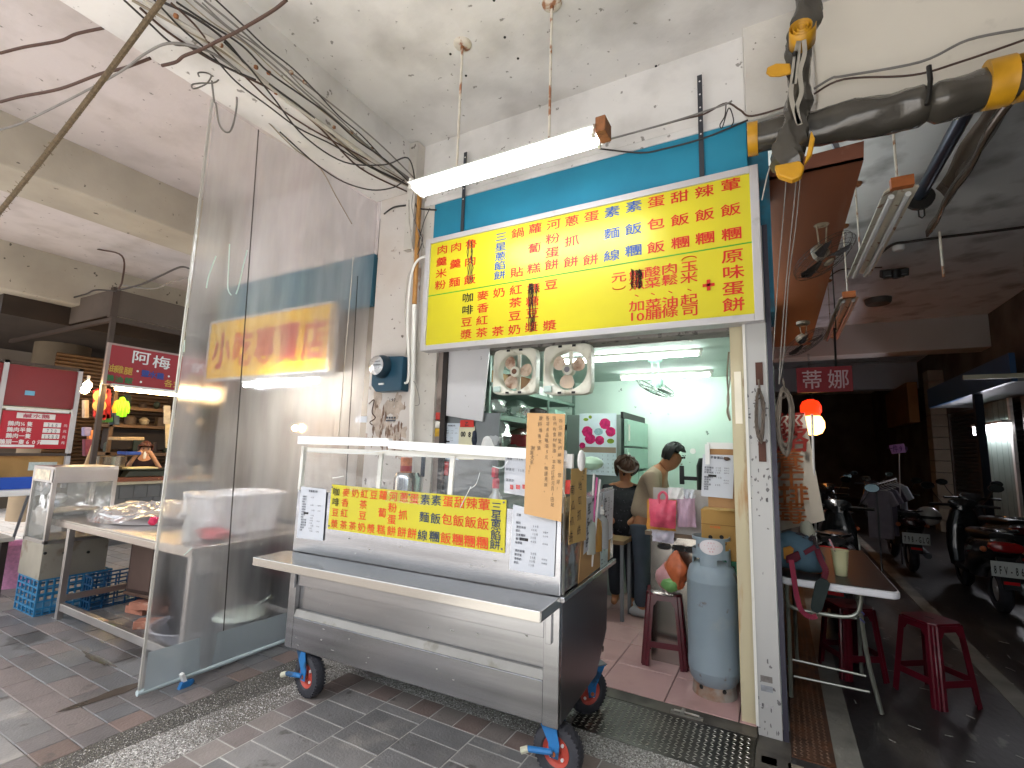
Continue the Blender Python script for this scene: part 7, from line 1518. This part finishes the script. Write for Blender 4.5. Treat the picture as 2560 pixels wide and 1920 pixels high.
# roller awning hanging along the corridor ceiling
ra_ = thing('roller_awning', 'dark shiny roller awning and its tube running under the corridor ceiling', 'awning', (1.4, 5, 3.9))
q0 = PZ(2300, 488, 3.95); MB().cyl(q0, (q0.x+.02, q0.y-1.9, 3.98), .05, 14).build('roller_tube', M('blued_tube', '#3a4452', .3, .7), ra_, smooth=True)
MB().lathe([(0, -.02), (.11, -.02), (.11, .02), (0, .02)], q0+Vector((0, .02, -.02)), 18, 'Y').build('end_plate', m_blk, ra_); MB().tube([q0+Vector(v) for v in ((.0, 0, -.12), (-.02, 0, -.14), (-.02, 0, -.2), (.0, 0, -.22), (.02, 0, -.2), (.02, 0, -.14), (0, 0, -.12))], .007, 5).build('crank_eye', m_blk, ra_)
u0 = PX(2337, 475, q0.x+.22); l0 = PX(2348, 588, q0.x+.30); V = []; Fq = []; n = 14
for i in range(n+1):
    for j in range(9):
        v = j/8; top = Vector((u0.x, u0.y-2.2*i/n, u0.z+.05)); bot = Vector((l0.x, l0.y-2.2*i/n, l0.z+.06*i/n)); V.append(top*(1-v)+bot*v+Vector((.09*math.sin(math.pi*v*1.6)+.015*math.sin(i), 0, 0)))
for i in range(n):
    for j in range(8): Fq.append((i*9+j, (i+1)*9+j, (i+1)*9+j+1, i*9+j+1))
MB().add(V, Fq).build('canvas', M('shiny_brown_canvas', '#5c5248', .25, .4, var=.15, sc=3), ra_, smooth=True).modifiers.new('t', 'SOLIDIFY').thickness = .02
MB().cyl(l0+Vector((0, -.02, .03)), l0+Vector((0, -.02, -.45)), .012, 8).build('hanging_rod', m_rod, ra_)
# small red sign
ds = thing('red_hanging_sign', 'small red sign with two white characters hanging on a rod in the corridor', 'sign', (.6, 7, 2.5))
a_, b__ = PY(1990, 920, 7.0), PY(2134, 978, 7.0)
MB().box(a_.x, b__.x, 7.0, 7.06, b__.z, a_.z).build('panel', M('sign_wine', '#8c1420', .4, var=.04), ds, bev=.004)
g_ = MB(); g_.text('蒂', PY(2030, 950, 6.997), X3, Z3, .23, .25, .005); g_.text('娜', PY(2096, 948, 6.997), X3, Z3, .23, .25, .005); g_.build('white_lettering', M('lettering_pinkish', '#c9a8aa', .5), ds)
MB().cyl(PY(2090, 918, 7.03), PY(2086, 820, 7.03), .012, 8).build('rod', m_blk, ds); MB().cyl(PY(2090, 825, 7.03), (PY(2090, 825, 7.03).x, 7.03, 4.2), .008, 6).build('rod', m_blk, ds)
# lanterns
for k, (px, py, r_, lab, cc, es_) in enumerate(((2027, 1022, .17, 'upper red paper lantern glowing in the corridor', '#ff2408', .45), (2032, 1062, .19, 'lower bright paper lantern glowing yellow white', '#ffb060', 1.2))):
    p_ = PY(px, py, 10.5); t = thing('paper_lantern', lab, 'lantern', p_, group='glowing paper lanterns')
    lm = MB(); prof = [(.3*r_, -r_), (.75*r_, -.8*r_), (1.0*r_, -.3*r_), (1.0*r_, .3*r_), (.75*r_, .8*r_), (.3*r_, r_)]
    lm.lathe(prof, p_, 18).build('shade', M('lantern_%d' % k, '#c0301c', .6, var=0, emit=cc, es=es_), t, smooth=True); MB().lathe([(0, r_), (.32*r_, r_), (.32*r_, r_+.03), (0, r_+.03)], p_, 14).build('cap', m_blk, t); MB().cyl(p_+Z3*(r_+.03), (p_.x, p_.y, 3.5), .004, 4).build('cord', m_blk, t)
# cloth banner with characters
Yb = 6.2; bn_ = thing('cloth_banner', 'tall off white cloth banner with red and orange characters beside the post', 'banner', PY(1985, 1300, Yb))
quad = [PY(x, y, Yb) for x, y in ((1935, 1332), (2062, 1300), (2012, 1030), (1938, 1045))]; V = []; Fq = []; n = 14
for i in range(n+1):
    for j in range(n+1):
        u, v = i/n, j/n; V.append((quad[0]*(1-u)+quad[1]*u)*(1-v)+(quad[3]*(1-u)+quad[2]*u)*v+Vector((0, .04*math.sin(6*u+2*v), 0)))
for i in range(n):
    for j in range(n): Fq.append((i*(n+1)+j, (i+1)*(n+1)+j, (i+1)*(n+1)+j+1, i*(n+1)+j+1))
MB().add(V, Fq).build('cloth', M('banner_cloth', '#cfc6b6', .85, var=.08), bn_, smooth=True)
rb2, ob2 = MB(), MB()
for ch_, x, y, w_ in (('經', 1973, 1062, .30), ('絡', 1982, 1100, .32)): rb2.text(ch_, PY(x, y, Yb-.06), (1, 0, .1), (0.1, 0, 1), w_, w_*.95, .015)
for ch_, x, y, w_ in (('養', 1972, 1150, .30), ('生', 1978, 1196, .30), ('排', 1984, 1238, .30), ('毒', 1978, 1282, .30)): ob2.text(ch_, PY(x, y, Yb-.06), (1, 0, .06), (0, 0, 1), w_, w_*.85, .01)
rb2.build('red_lettering', M('banner_red', '#8c2418', .6), bn_); ob2.build('orange_lettering', M('banner_orange', '#a0561c', .6), bn_)
MB().cyl(PY(2030, 1035, Yb+.02), PY(2042, 1420, Yb+.02), .012, 8).build('pole', m_plw, bn_)
# far shopfronts on the right side of the corridor
m_tilec = M('beige_column_tile', '#8f8674', .5, var=.1)
cc2 = thing('tiled_column', 'beige tiled column between the dark shutters of the corridor', 'column', (3.2, 14.6, 0))
for i in range(14): MB().box(3.12, 3.40, 14.3, 14.72, .02+.26*i, .265+.26*i).build('tile', m_tilec, cc2)
aw = thing('blue_awning', 'blue shop fascia and grey awning underside jutting into the corridor', 'awning', (3, 11, 2.7))
a_ = PX(2249, 961, 2.75); 
MB().box(2.72, 2.78, 8.6, 12.6, 2.62, 3.0).build('blue_fascia', M('fascia_blue', '#2c4a6c', .35, var=.15, sc=1), aw); MB().box(2.78, 3.4, 8.6, 12.6, 2.62, 2.66).build('underside', M('awning_grey', '#77797a', .7, var=.06), aw)
MB().box(2.2, 3.3, 8.4, 8.44, 2.64, 2.70).build('white_batten', M('batten_cream', '#b0ab92', .5), aw)
dw = thing('lit_doorway', 'pale doorway with boards and a bright lamp at the right of the corridor', 'doorway', (3.3, 11.5, 0))
for i in range(5): MB().box(3.30, 3.34, 10.6+.24*i, 10.6+.24*i+.225, .1, 2.6).build('door_board', M('door_board_green', '#6d7a72', .6, var=.12), dw)
MB().box(3.30, 3.33, 10.75, 11.2, .6, 1.95).build('window_pane', M('window_blue', '#6c8a98', .2, var=.1), dw) if 0 else None
MB().box(3.27, 3.31, 10.52, 10.6, 0, 2.6).build('door_frame', m_whp, dw)
tl2 = thing('doorway_tube_light', 'bright white tube light over the pale doorway in the corridor', 'light', (3.2, 11, 2.1))
MB().box(3.15, 3.22, 10.5, 11.8, 2.05, 2.19).build('tube', M('lit_tube_door', '#fff', .3, var=0, emit='#f6f4ff', es=5), tl2); MB().box(3.14, 3.26, 10.45, 11.85, 2.195, 2.24).build('housing', m_whp, tl2)
one('dark_pillar', MB().box(2.75, 2.85, 10.1, 10.2, 0, 2.62), M('dark_blue_post', '#1c2430', .4), 'dark blue post in front of the pale doorway', 'post')
one('orange_fascia', MB().box(2.9, 3.1, 15.2, 18, 2.5, 3.5), M('orange_brown_fascia', '#8a5a24', .6, var=.2, sc=2), 'orange brown shop fascia deep in the corridor', 'fascia')
one('glowing_curtain', MB().box(.85, 1.05, 21, 21.05, .6, 2.1), M('self_lit_curtain', '#8a5020', .7, var=.4, sc=6, st=(6, 1, .3), emit='#b8702c', es=.25), 'curtain strip with its own warm glow at the far end of the corridor', 'curtain')  # the warm light on the curtain is its own emission
pk = thing('pink_price_card', 'pink handwritten price card on a stand above the clothes rack', 'card', PY(2243, 1120, 9.0))
q_ = [PY(x, y, 9.0) for x, y in ((2230, 1135), (2265, 1131), (2260, 1109), (2222, 1113))]; MB().prism(q_, (0, .01, 0)).build('card', M('pink_card', '#c488c8', .6), pk); g_ = MB(); g_.text('一件99', PY(2245, 1122, 8.99), X3, Z3, .065, .11, .01); g_.build('lettering', M('purple_ink', '#5a2a78', .5), pk)
MB().cyl(PY(2248, 1133, 9.0), PY(2252, 1300, 9.0), .008, 6).build('stand', m_plw, pk)
# clothes rack
cy_ = 8.6; crk = thing('clothes_rack', 'chrome clothes rack with shirts standing in the dark corridor', 'clothes rack', PY(2215, 1350, cy_))
h0, h1 = PY(2190, 1212, cy_), PY(2240, 1197, cy_+.9)
MB().cyl(h0, h1, .010, 8).build('rail', m_plw, crk)
for p_ in (h0, h1): MB().cyl(p_, (p_.x, p_.y, 0), .012, 8).build('upright', m_gry, crk)
for k in range(7): p_ = h0+(h1-h0)*(k+.3)/7.2; MB().tube([p_+Vector(v) for v in ((0, 0, .02), (.02, 0, .03), (.02, 0, -.03), (-.1, 0, -.08), (.12, 0, -.08), (.02, 0, -.03))], .004, 4).build('hanger', m_plw, crk)
for k, (u, cc, lab) in enumerate(((.05, '#8d8690', 'pale grey printed shirt at the front of the clothes rack'), (.3, '#6a6474', 'mauve grey shirt second on the clothes rack'), (.55, '#3c3440', 'dark plum shirt in the middle of the clothes rack'), (.85, '#a4acb4', 'pale blue shirt at the back of the clothes rack'))):
    p_ = h0+(h1-h0)*u+Vector((.0, 0, -.06)); pr_ = [(-.06, 0), (.06, 0), (.15, -.04), (.22, -.22), (.15, -.26), (.13, -.18), (.14, -.72), (-.14, -.72), (-.13, -.18), (-.15, -.26), (-.22, -.22), (-.15, -.04)]
    one('shirt', MB().prism([p_+Vector((x*1.0, 0, z*.95)) for x, z in pr_], (.03, .06, 0)), M('shirt_%d' % k, cc, .85, var=.12, sc=12), lab, 'shirt', 'shirts on the clothes rack', bev=.015)
# ---------------------------------------------------------------- scooters
def scooter(loc, rz, label, body='#1c1f22', plate='', tail='#8c1216', helmet=None, seatc='#141414', front=True):
    t = thing('motor_scooter', label, 'scooter', (0, 0, 0), 0, 'scooters parked in the corridor'); mB = M('scooter_'+body, body, .22, .2, var=.05, coat=.6); mS = M('scooter_seat_'+seatc, seatc, .5, var=.1); mD = M('scooter_dark', '#101113', .5)
    for x, nm in ((.62, 'front_wheel'), (-.62, 'rear_wheel')):
        w = MB().lathe([(.13, -.05), (.19, -.055), (.225, -.03), (.23, 0), (.225, .03), (.19, .055), (.13, .05)], (x, 0, .23), 26, 'Y').build(nm, m_tyre, t, smooth=True)
        MB().lathe([(0, -.03), (.03, -.04), (.04, -.02), (.13, -.03), (.13, .03), (.04, .02), (.03, .04), (0, .03)], (x, 0, .23), 18, 'Y').build('rim', m_alu, w, smooth=True)
    loft([(-.92, 0, .70, .05, .04), (-.86, 0, .69, .13, .10), (-.6, 0, .62, .17, .15), (-.25, 0, .56, .18, .18), (-.1, 0, .45, .15, .2), (.0, 0, .34, .14, .09)], 18).build('rear_body', mB, t, smooth=True)
    loft([(-.80, 0, .80, .10, .03), (-.6, 0, .80, .15, .05), (-.3, 0, .77, .15, .05), (-.02, 0, .76, .11, .045), (.03, 0, .75, .06, .02)], 16).build('seat', mS, t, smooth=True)
    MB().box(-.05, .42, -.15, .15, .27, .33).build('floorboard', mD, t, bev=.02)
    loft([(.28, .46, 0, .04, .16), (.50, .50, 0, .055, .18), (.76, .50, 0, .065, .17), (.94, .50, 0, .06, .12), (1.0, .49, 0, .04, .07)], 18, axis='Z').build('leg_shield', mB, t, smooth=True)
    loft([(.40, 0, .98, .06, .04), (.46, 0, 1.02, .14, .07), (.54, 0, 1.02, .13, .07), (.60, 0, .99, .06, .04)], 16).build('handlebar_cowl', mB, t, smooth=True)
    loft([(.46, 0, .50, .05, .03), (.60, 0, .52, .075, .04), (.76, 0, .44, .07, .05), (.86, 0, .30, .05, .04)], 14).build('front_fender', mB, t, smooth=True)
    MB().cyl((.62, .06, .25), (.52, .04, .9), .018, 8).cyl((.62, -.06, .25), (.52, -.04, .9), .018, 8).build('fork', m_gry, t)
    for s_ in (-1, 1):
        MB().cyl((.46, s_*.12, 1.01), (.40, s_*.34, 1.01), .018, 10).build('grip', mD, t, smooth=True)
        mr = MB().tube([(.46, s_*.2, 1.03), (.47, s_*.26, 1.12), (.46, s_*.30, 1.2)], .006, 6).build('mirror_stem', mD, t)
        MB().prism([(.45, s_*.33+.075*math.cos(a), 1.24+.05*math.sin(a)) for a in [2*math.pi*k/14 for k in range(14)]], (.025, 0, 0)).build('mirror', mD, t); MB().prism([(.447, s_*.33+.066*math.cos(a), 1.24+.043*math.sin(a)) for a in [2*math.pi*k/14 for k in range(14)]], (.002, 0, 0)).build('mirror_glass', M('mirror_glass', '#6c7a7c', .05, 1), t)
        MB().ball((-.84, s_*.16, .66), .03, 10).build('indicator', M('amber_lens', '#b0603c', .3), t, smooth=True)
    MB().tube(spline([(-.55, -.12, .84), (-.8, -.13, .86), (-.92, -.06, .86), (-.92, .06, .86), (-.8, .13, .86), (-.55, .12, .84)], 4), .013, 8).build('grab_rail', M('chrome_rail', '#a8abb0', .15, 1), t, smooth=True)
    loft([(-.955, 0, .70, .08, .035), (-.93, 0, .70, .13, .055), (-.88, 0, .70, .14, .06)], 16).build('tail_light', M('tail_'+tail, tail, .2, coat=.8, var=.05), t, smooth=True)
    MB().prism([(-.86, -.07, .60), (-.98, -.07, .30), (-.96, -.07, .30), (-.80, -.07, .6)], (0, .14, 0)).build('mudguard', mD, t); 
    if plate:
        MB().box(-.985, -.98, -.15, .15, .42, .57).build('number_plate', M('plate_white', '#b9bfbd', .4, var=.03), t, bev=.01)
        g_ = MB(); g_.text(plate, (-.986, 0, .487), -Y3, Z3, .040, .11, .02); g_.build('plate_number', m_blk, t)
    MB().box(-.962, -.958, -.06, .06, .345, .375).build('reflector', M('reflector_red', '#c01c24', .2, coat=1), t)
    MB().cyl((-.75, -.16, .25), (-.2, -.16, .28), .045, 12).build('exhaust', m_gry, t, smooth=True)
    loft([(.55, 0, .70, .05, .03), (.60, 0, .72, .09, .05), (.64, 0, .72, .06, .03)], 12).build('headlight', M('headlight_glass', '#8a9092', .1, .4), t, smooth=True)
    t.location = loc; t.rotation_euler = (0, 0, rz); return t
PI2 = math.pi/2
scooter((2.03, 7.82, 0), PI2-.02, 'dark scooter with chrome rail and plate starting 8FV near the frame edge', '#24272a', '8FV-862')
scooter((1.62, 9.65, 0), PI2, 'dark scooter with plate 798-GLG carrying a white helmet', '#1a1b1e', '798-GLG', '#3a1416')
scooter((2.62, 9.6, 0), PI2+.1, 'grey silver scooter standing beyond the nearest plate scooter', '#5a5e62', '', '#5a1216')
scooter((.52, 6.3, 0), PI2-.12, 'black scooter with big red tail light just behind the folding table', '#17191b', '', '#b8101a')
scooter((.62, 8.6, 0), PI2+.1, 'black scooter behind the one with the big red tail light', '#1b1d1f', 'MVK-201', '#7c1216')
scooter((.75, 10.6, 0), PI2-.1, 'farthest dark scooter in the row along the shop side of the corridor', '#202224', 'XAK-538', '#7c1216')
scooter((1.9, 13.3, 0), PI2+.1, 'dark scooter far back in front of the lit doorway', '#222427', '', '#5a1216')
hm = PY(2320, 1290, 8.95); hl = thing('helmet', 'white open face helmet resting on the scooter with plate 798-GLG', 'helmet', hm)
MB().ball(hm, .145, 20, sz=.9).build('shell', M('helmet_white', '#b5b5b0', .3, var=.03, coat=.4), hl, smooth=True); MB().lathe([(.148, -.02), (.15, .0), (.148, .02)], hm+Vector((0, 0, -.01)), 24).build('trim', m_blk, hl, smooth=True)
# ---------------------------------------------------------------- folding table with bag and cup
ft = thing('folding_table', 'folding table with dark top and white rounded edge beside the steel post', 'table', (.25, 4.3, 0))
FX0, FX1, FY0, FY1, FZ = -.02, .60, 3.66, 5.1, .79
def rrect(x0, x1, y0, y1, r, z, n=6):
    o = []
    for cx_, cy2, a0 in ((x1-r, y0+r, -90), (x1-r, y1-r, 0), (x0+r, y1-r, 90), (x0+r, y0+r, 180)): o += [Vector((cx_+r*math.cos(math.radians(a0+90*k/n)), cy2+r*math.sin(math.radians(a0+90*k/n)), z)) for k in range(n+1)]
    return o
MB().prism(rrect(FX0, FX1, FY0, FY1, .06, FZ-.045), (0, 0, .044)).build('edge_band', M('white_edge_band', '#d5d6da', .35, var=.02), ft, bev=.012)
MB().prism(rrect(FX0+.012, FX1-.012, FY0+.012, FY1-.012, .05, FZ), (0, 0, .003)).build('table_top', M('dark_laminate', '#2c2625', .42, var=.1), ft)
m_leg = M('dull_chrome_leg', '#8f9186', .35, .6, var=.15, sc=9)
def Ft(x, y, Y): return PY(x, y, Y)
MB().tube(spline([Ft(1968, 1462, 3.78), Ft(1969, 1500, 3.78), Ft(1985, 1520, 3.78), Ft(2040, 1532, 3.78), Ft(2110, 1542, 3.78), Ft(2142, 1534, 3.78), Ft(2152, 1505, 3.78), Ft(2152, 1484, 3.78)], 5), .012, 8).build('bracket_tube', m_leg, ft, smooth=True)
MB().tube([Ft(1966, 1470, 3.86), Ft(1972, 1560, 3.88), PZ(1978, 1742, .01)], .0135, 8).build('leg', m_leg, ft, smooth=True)
MB().tube(spline([Ft(2146, 1500, 3.86), Ft(2155, 1560, 3.88), Ft(2172, 1660, 3.92), PZ(2205, 1785, .01)], 4), .0135, 8).build('leg', m_leg, ft, smooth=True)
MB().tube([(.50, 4.75, .74), (.47, 4.5, .02)], .0135, 8).build('leg', m_leg, ft, smooth=True); MB().tube([(.07, 4.75, .74), (.07, 4.5, .02)], .0135, 8).build('leg', m_leg, ft, smooth=True)
for a, b in (((1978, 1648), (2165, 1690)), ((1984, 1690), (2174, 1730)), ((1978, 1520), (2142, 1546))): MB().cyl(Ft(*a, 3.9), Ft(*b, 3.9), .008, 8).build('cross_rod', m_leg, ft, smooth=True)
for p_ in (Ft(1975, 1670, 3.89), Ft(2155, 1548, 3.87)): MB().tube([p_+Vector((.012*math.sin(i), .012*math.cos(i), .008*i-.03)) for i in range(12)], .005, 5).build('blue_tie', M('blue_tie', '#5a5c96', .6), ft)
stool((.42, 4.55, 0), math.radians(28), 'maroon plastic stool pushed under the folding table', .48)
stool((.86, 4.40, 0), math.radians(-52), 'maroon plastic stool standing free on the dark corridor floor', .50, .17)
bgp = thing('shoulder_bag', 'blue grey and maroon shoulder bag lying on the folding table', 'bag', (.1, 3.85, .8))
m_bgb = M('bag_blue_grey', '#4c6878', .85, var=.08, sc=12, bump=.2, bsc=80); m_bgm = M('bag_maroon', '#5e1c2c', .8, var=.08); m_bgd = M('bag_dark', '#2a2024', .8)
bc_ = PY(1995, 1385, 3.90)
loft([(-.17, 0, -.02, .05, .06), (-.14, 0, -.005, .09, .10), (-.05, 0, .015, .10, .125), (.06, 0, .0, .10, .12), (.12, 0, -.03, .07, .085), (.15, 0, -.05, .03, .04)], 20, 2.4, 'X', Matrix.Translation((bc_.x, 3.90, FZ+.125))).build('body', m_bgb, bgp, smooth=True)
loft([(-.20, 0, -.02, .04, .05), (-.17, 0, -.0, .085, .095), (-.11, 0, .0, .1, .115)], 18, 2.4, 'X', Matrix.Translation((bc_.x, 3.89, FZ+.122))).build('side_panel', m_bgm, bgp, smooth=True)
MB().prism([PY(x, y, 3.785) for x, y in ((1958, 1370), (1975, 1365), (1985, 1372), (1978, 1400), (1960, 1398))], (0, .012, 0)).build('ochre_patch', M('ochre_patch', '#b07828', .7), bgp)
MB().prism([PY(x, y, 3.78) for x, y in ((1964, 1390), (1996, 1378), (2003, 1398), (1990, 1406), (1966, 1408))], (0, .02, 0)).build('buckle', m_bgm, bgp, bev=.005)
MB().prism([PY(x, y, 3.79) for x, y in ((2008, 1378), (2035, 1362), (2042, 1372), (2014, 1388))], (0, .012, 0)).build('maroon_band', m_bgm, bgp)
def strap(pts, w, nm, mat, par, Yv):
    q_ = spline([PY(x, y, Yv if len(r_) == 0 else r_[0]) for x, y, *r_ in pts], 5); mm = MB()
    for i in range(len(q_)-1): mm.beam(q_[i], q_[i+1], w, .003, (0, 1, 0))
    mm.build(nm, mat, par)
m_str = M('pink_maroon_strap', '#8c2440', .7, var=.06)
strap(((1978, 1400), (1984, 1440), (1992, 1490), (2003, 1525), (2025, 1542), (2042, 1540)), .030, 'strap', m_str, bgp, 3.63)
MB().prism([PY(x, y, 3.625) for x, y in ((2038, 1456), (2050, 1446), (2068, 1450), (2076, 1460), (2056, 1526), (2044, 1534), (2030, 1528), (2026, 1518))], (0, .014, 0)).build('shoulder_pad', M('pad_teal_black', '#26302f', .85, var=.15), bgp, bev=.005)
strap(((2042, 1372, 3.8), (2052, 1400, 3.75), (2064, 1425, 3.7), (2060, 1446, 3.64)), .034, 'strap', m_bgm, bgp, 3.7)
strap(((2015, 1345, 3.86), (2000, 1335, 3.86), (1985, 1340, 3.86), (1978, 1356, 3.86)), .02, 'strap', m_bgd, bgp, 3.86); strap(((2005, 1345, 3.84), (2020, 1352, 3.84), (2034, 1340, 3.84), (2038, 1365, 3.82)), .022, 'strap', m_bgd, bgp, 3.84)
tp = PY(2018, 1322, 4.1); one('white_packet', crumple(tp+Vector((0, 0, -.02)), .045, .04, .075, 101, amp=.12), m_crm and M('white_packet', '#cfcdb8', .6, var=.05), 'white crumpled paper packet standing behind the shoulder bag', 'packet', smooth=True)
cpb = PZ(2103, 1438, FZ+.003); cup = thing('paper_cup', 'cream printed paper cup with a pink straw on the folding table', 'cup', cpb)
MB().lathe([(0, 0), (.034, 0), (.040, .06), (.049, .155), (.052, .158), (.050, .162), (.047, .155), (0, .150)], cpb, 26).build('cup', M('cup_cream', '#cfcba0', .45, var=.03, dirt=('#7d8070', .2, 32, .04, .8)), cup, smooth=True)
MB().cyl(cpb+Vector((0, 0, .08)), cpb+Vector((-.055, -.01, .225)), .005, 8).build('straw', M('straw_pale_pink', '#e0a8b0', .4), cup, smooth=True)
one('orange_item', crumple(PZ(2050, 1430, FZ+.015), .02, .015, .012, 103), M('orange_wrap', '#c8602c', .5), 'small orange wrapper beside the shoulder bag on the table', 'wrapper', smooth=True)
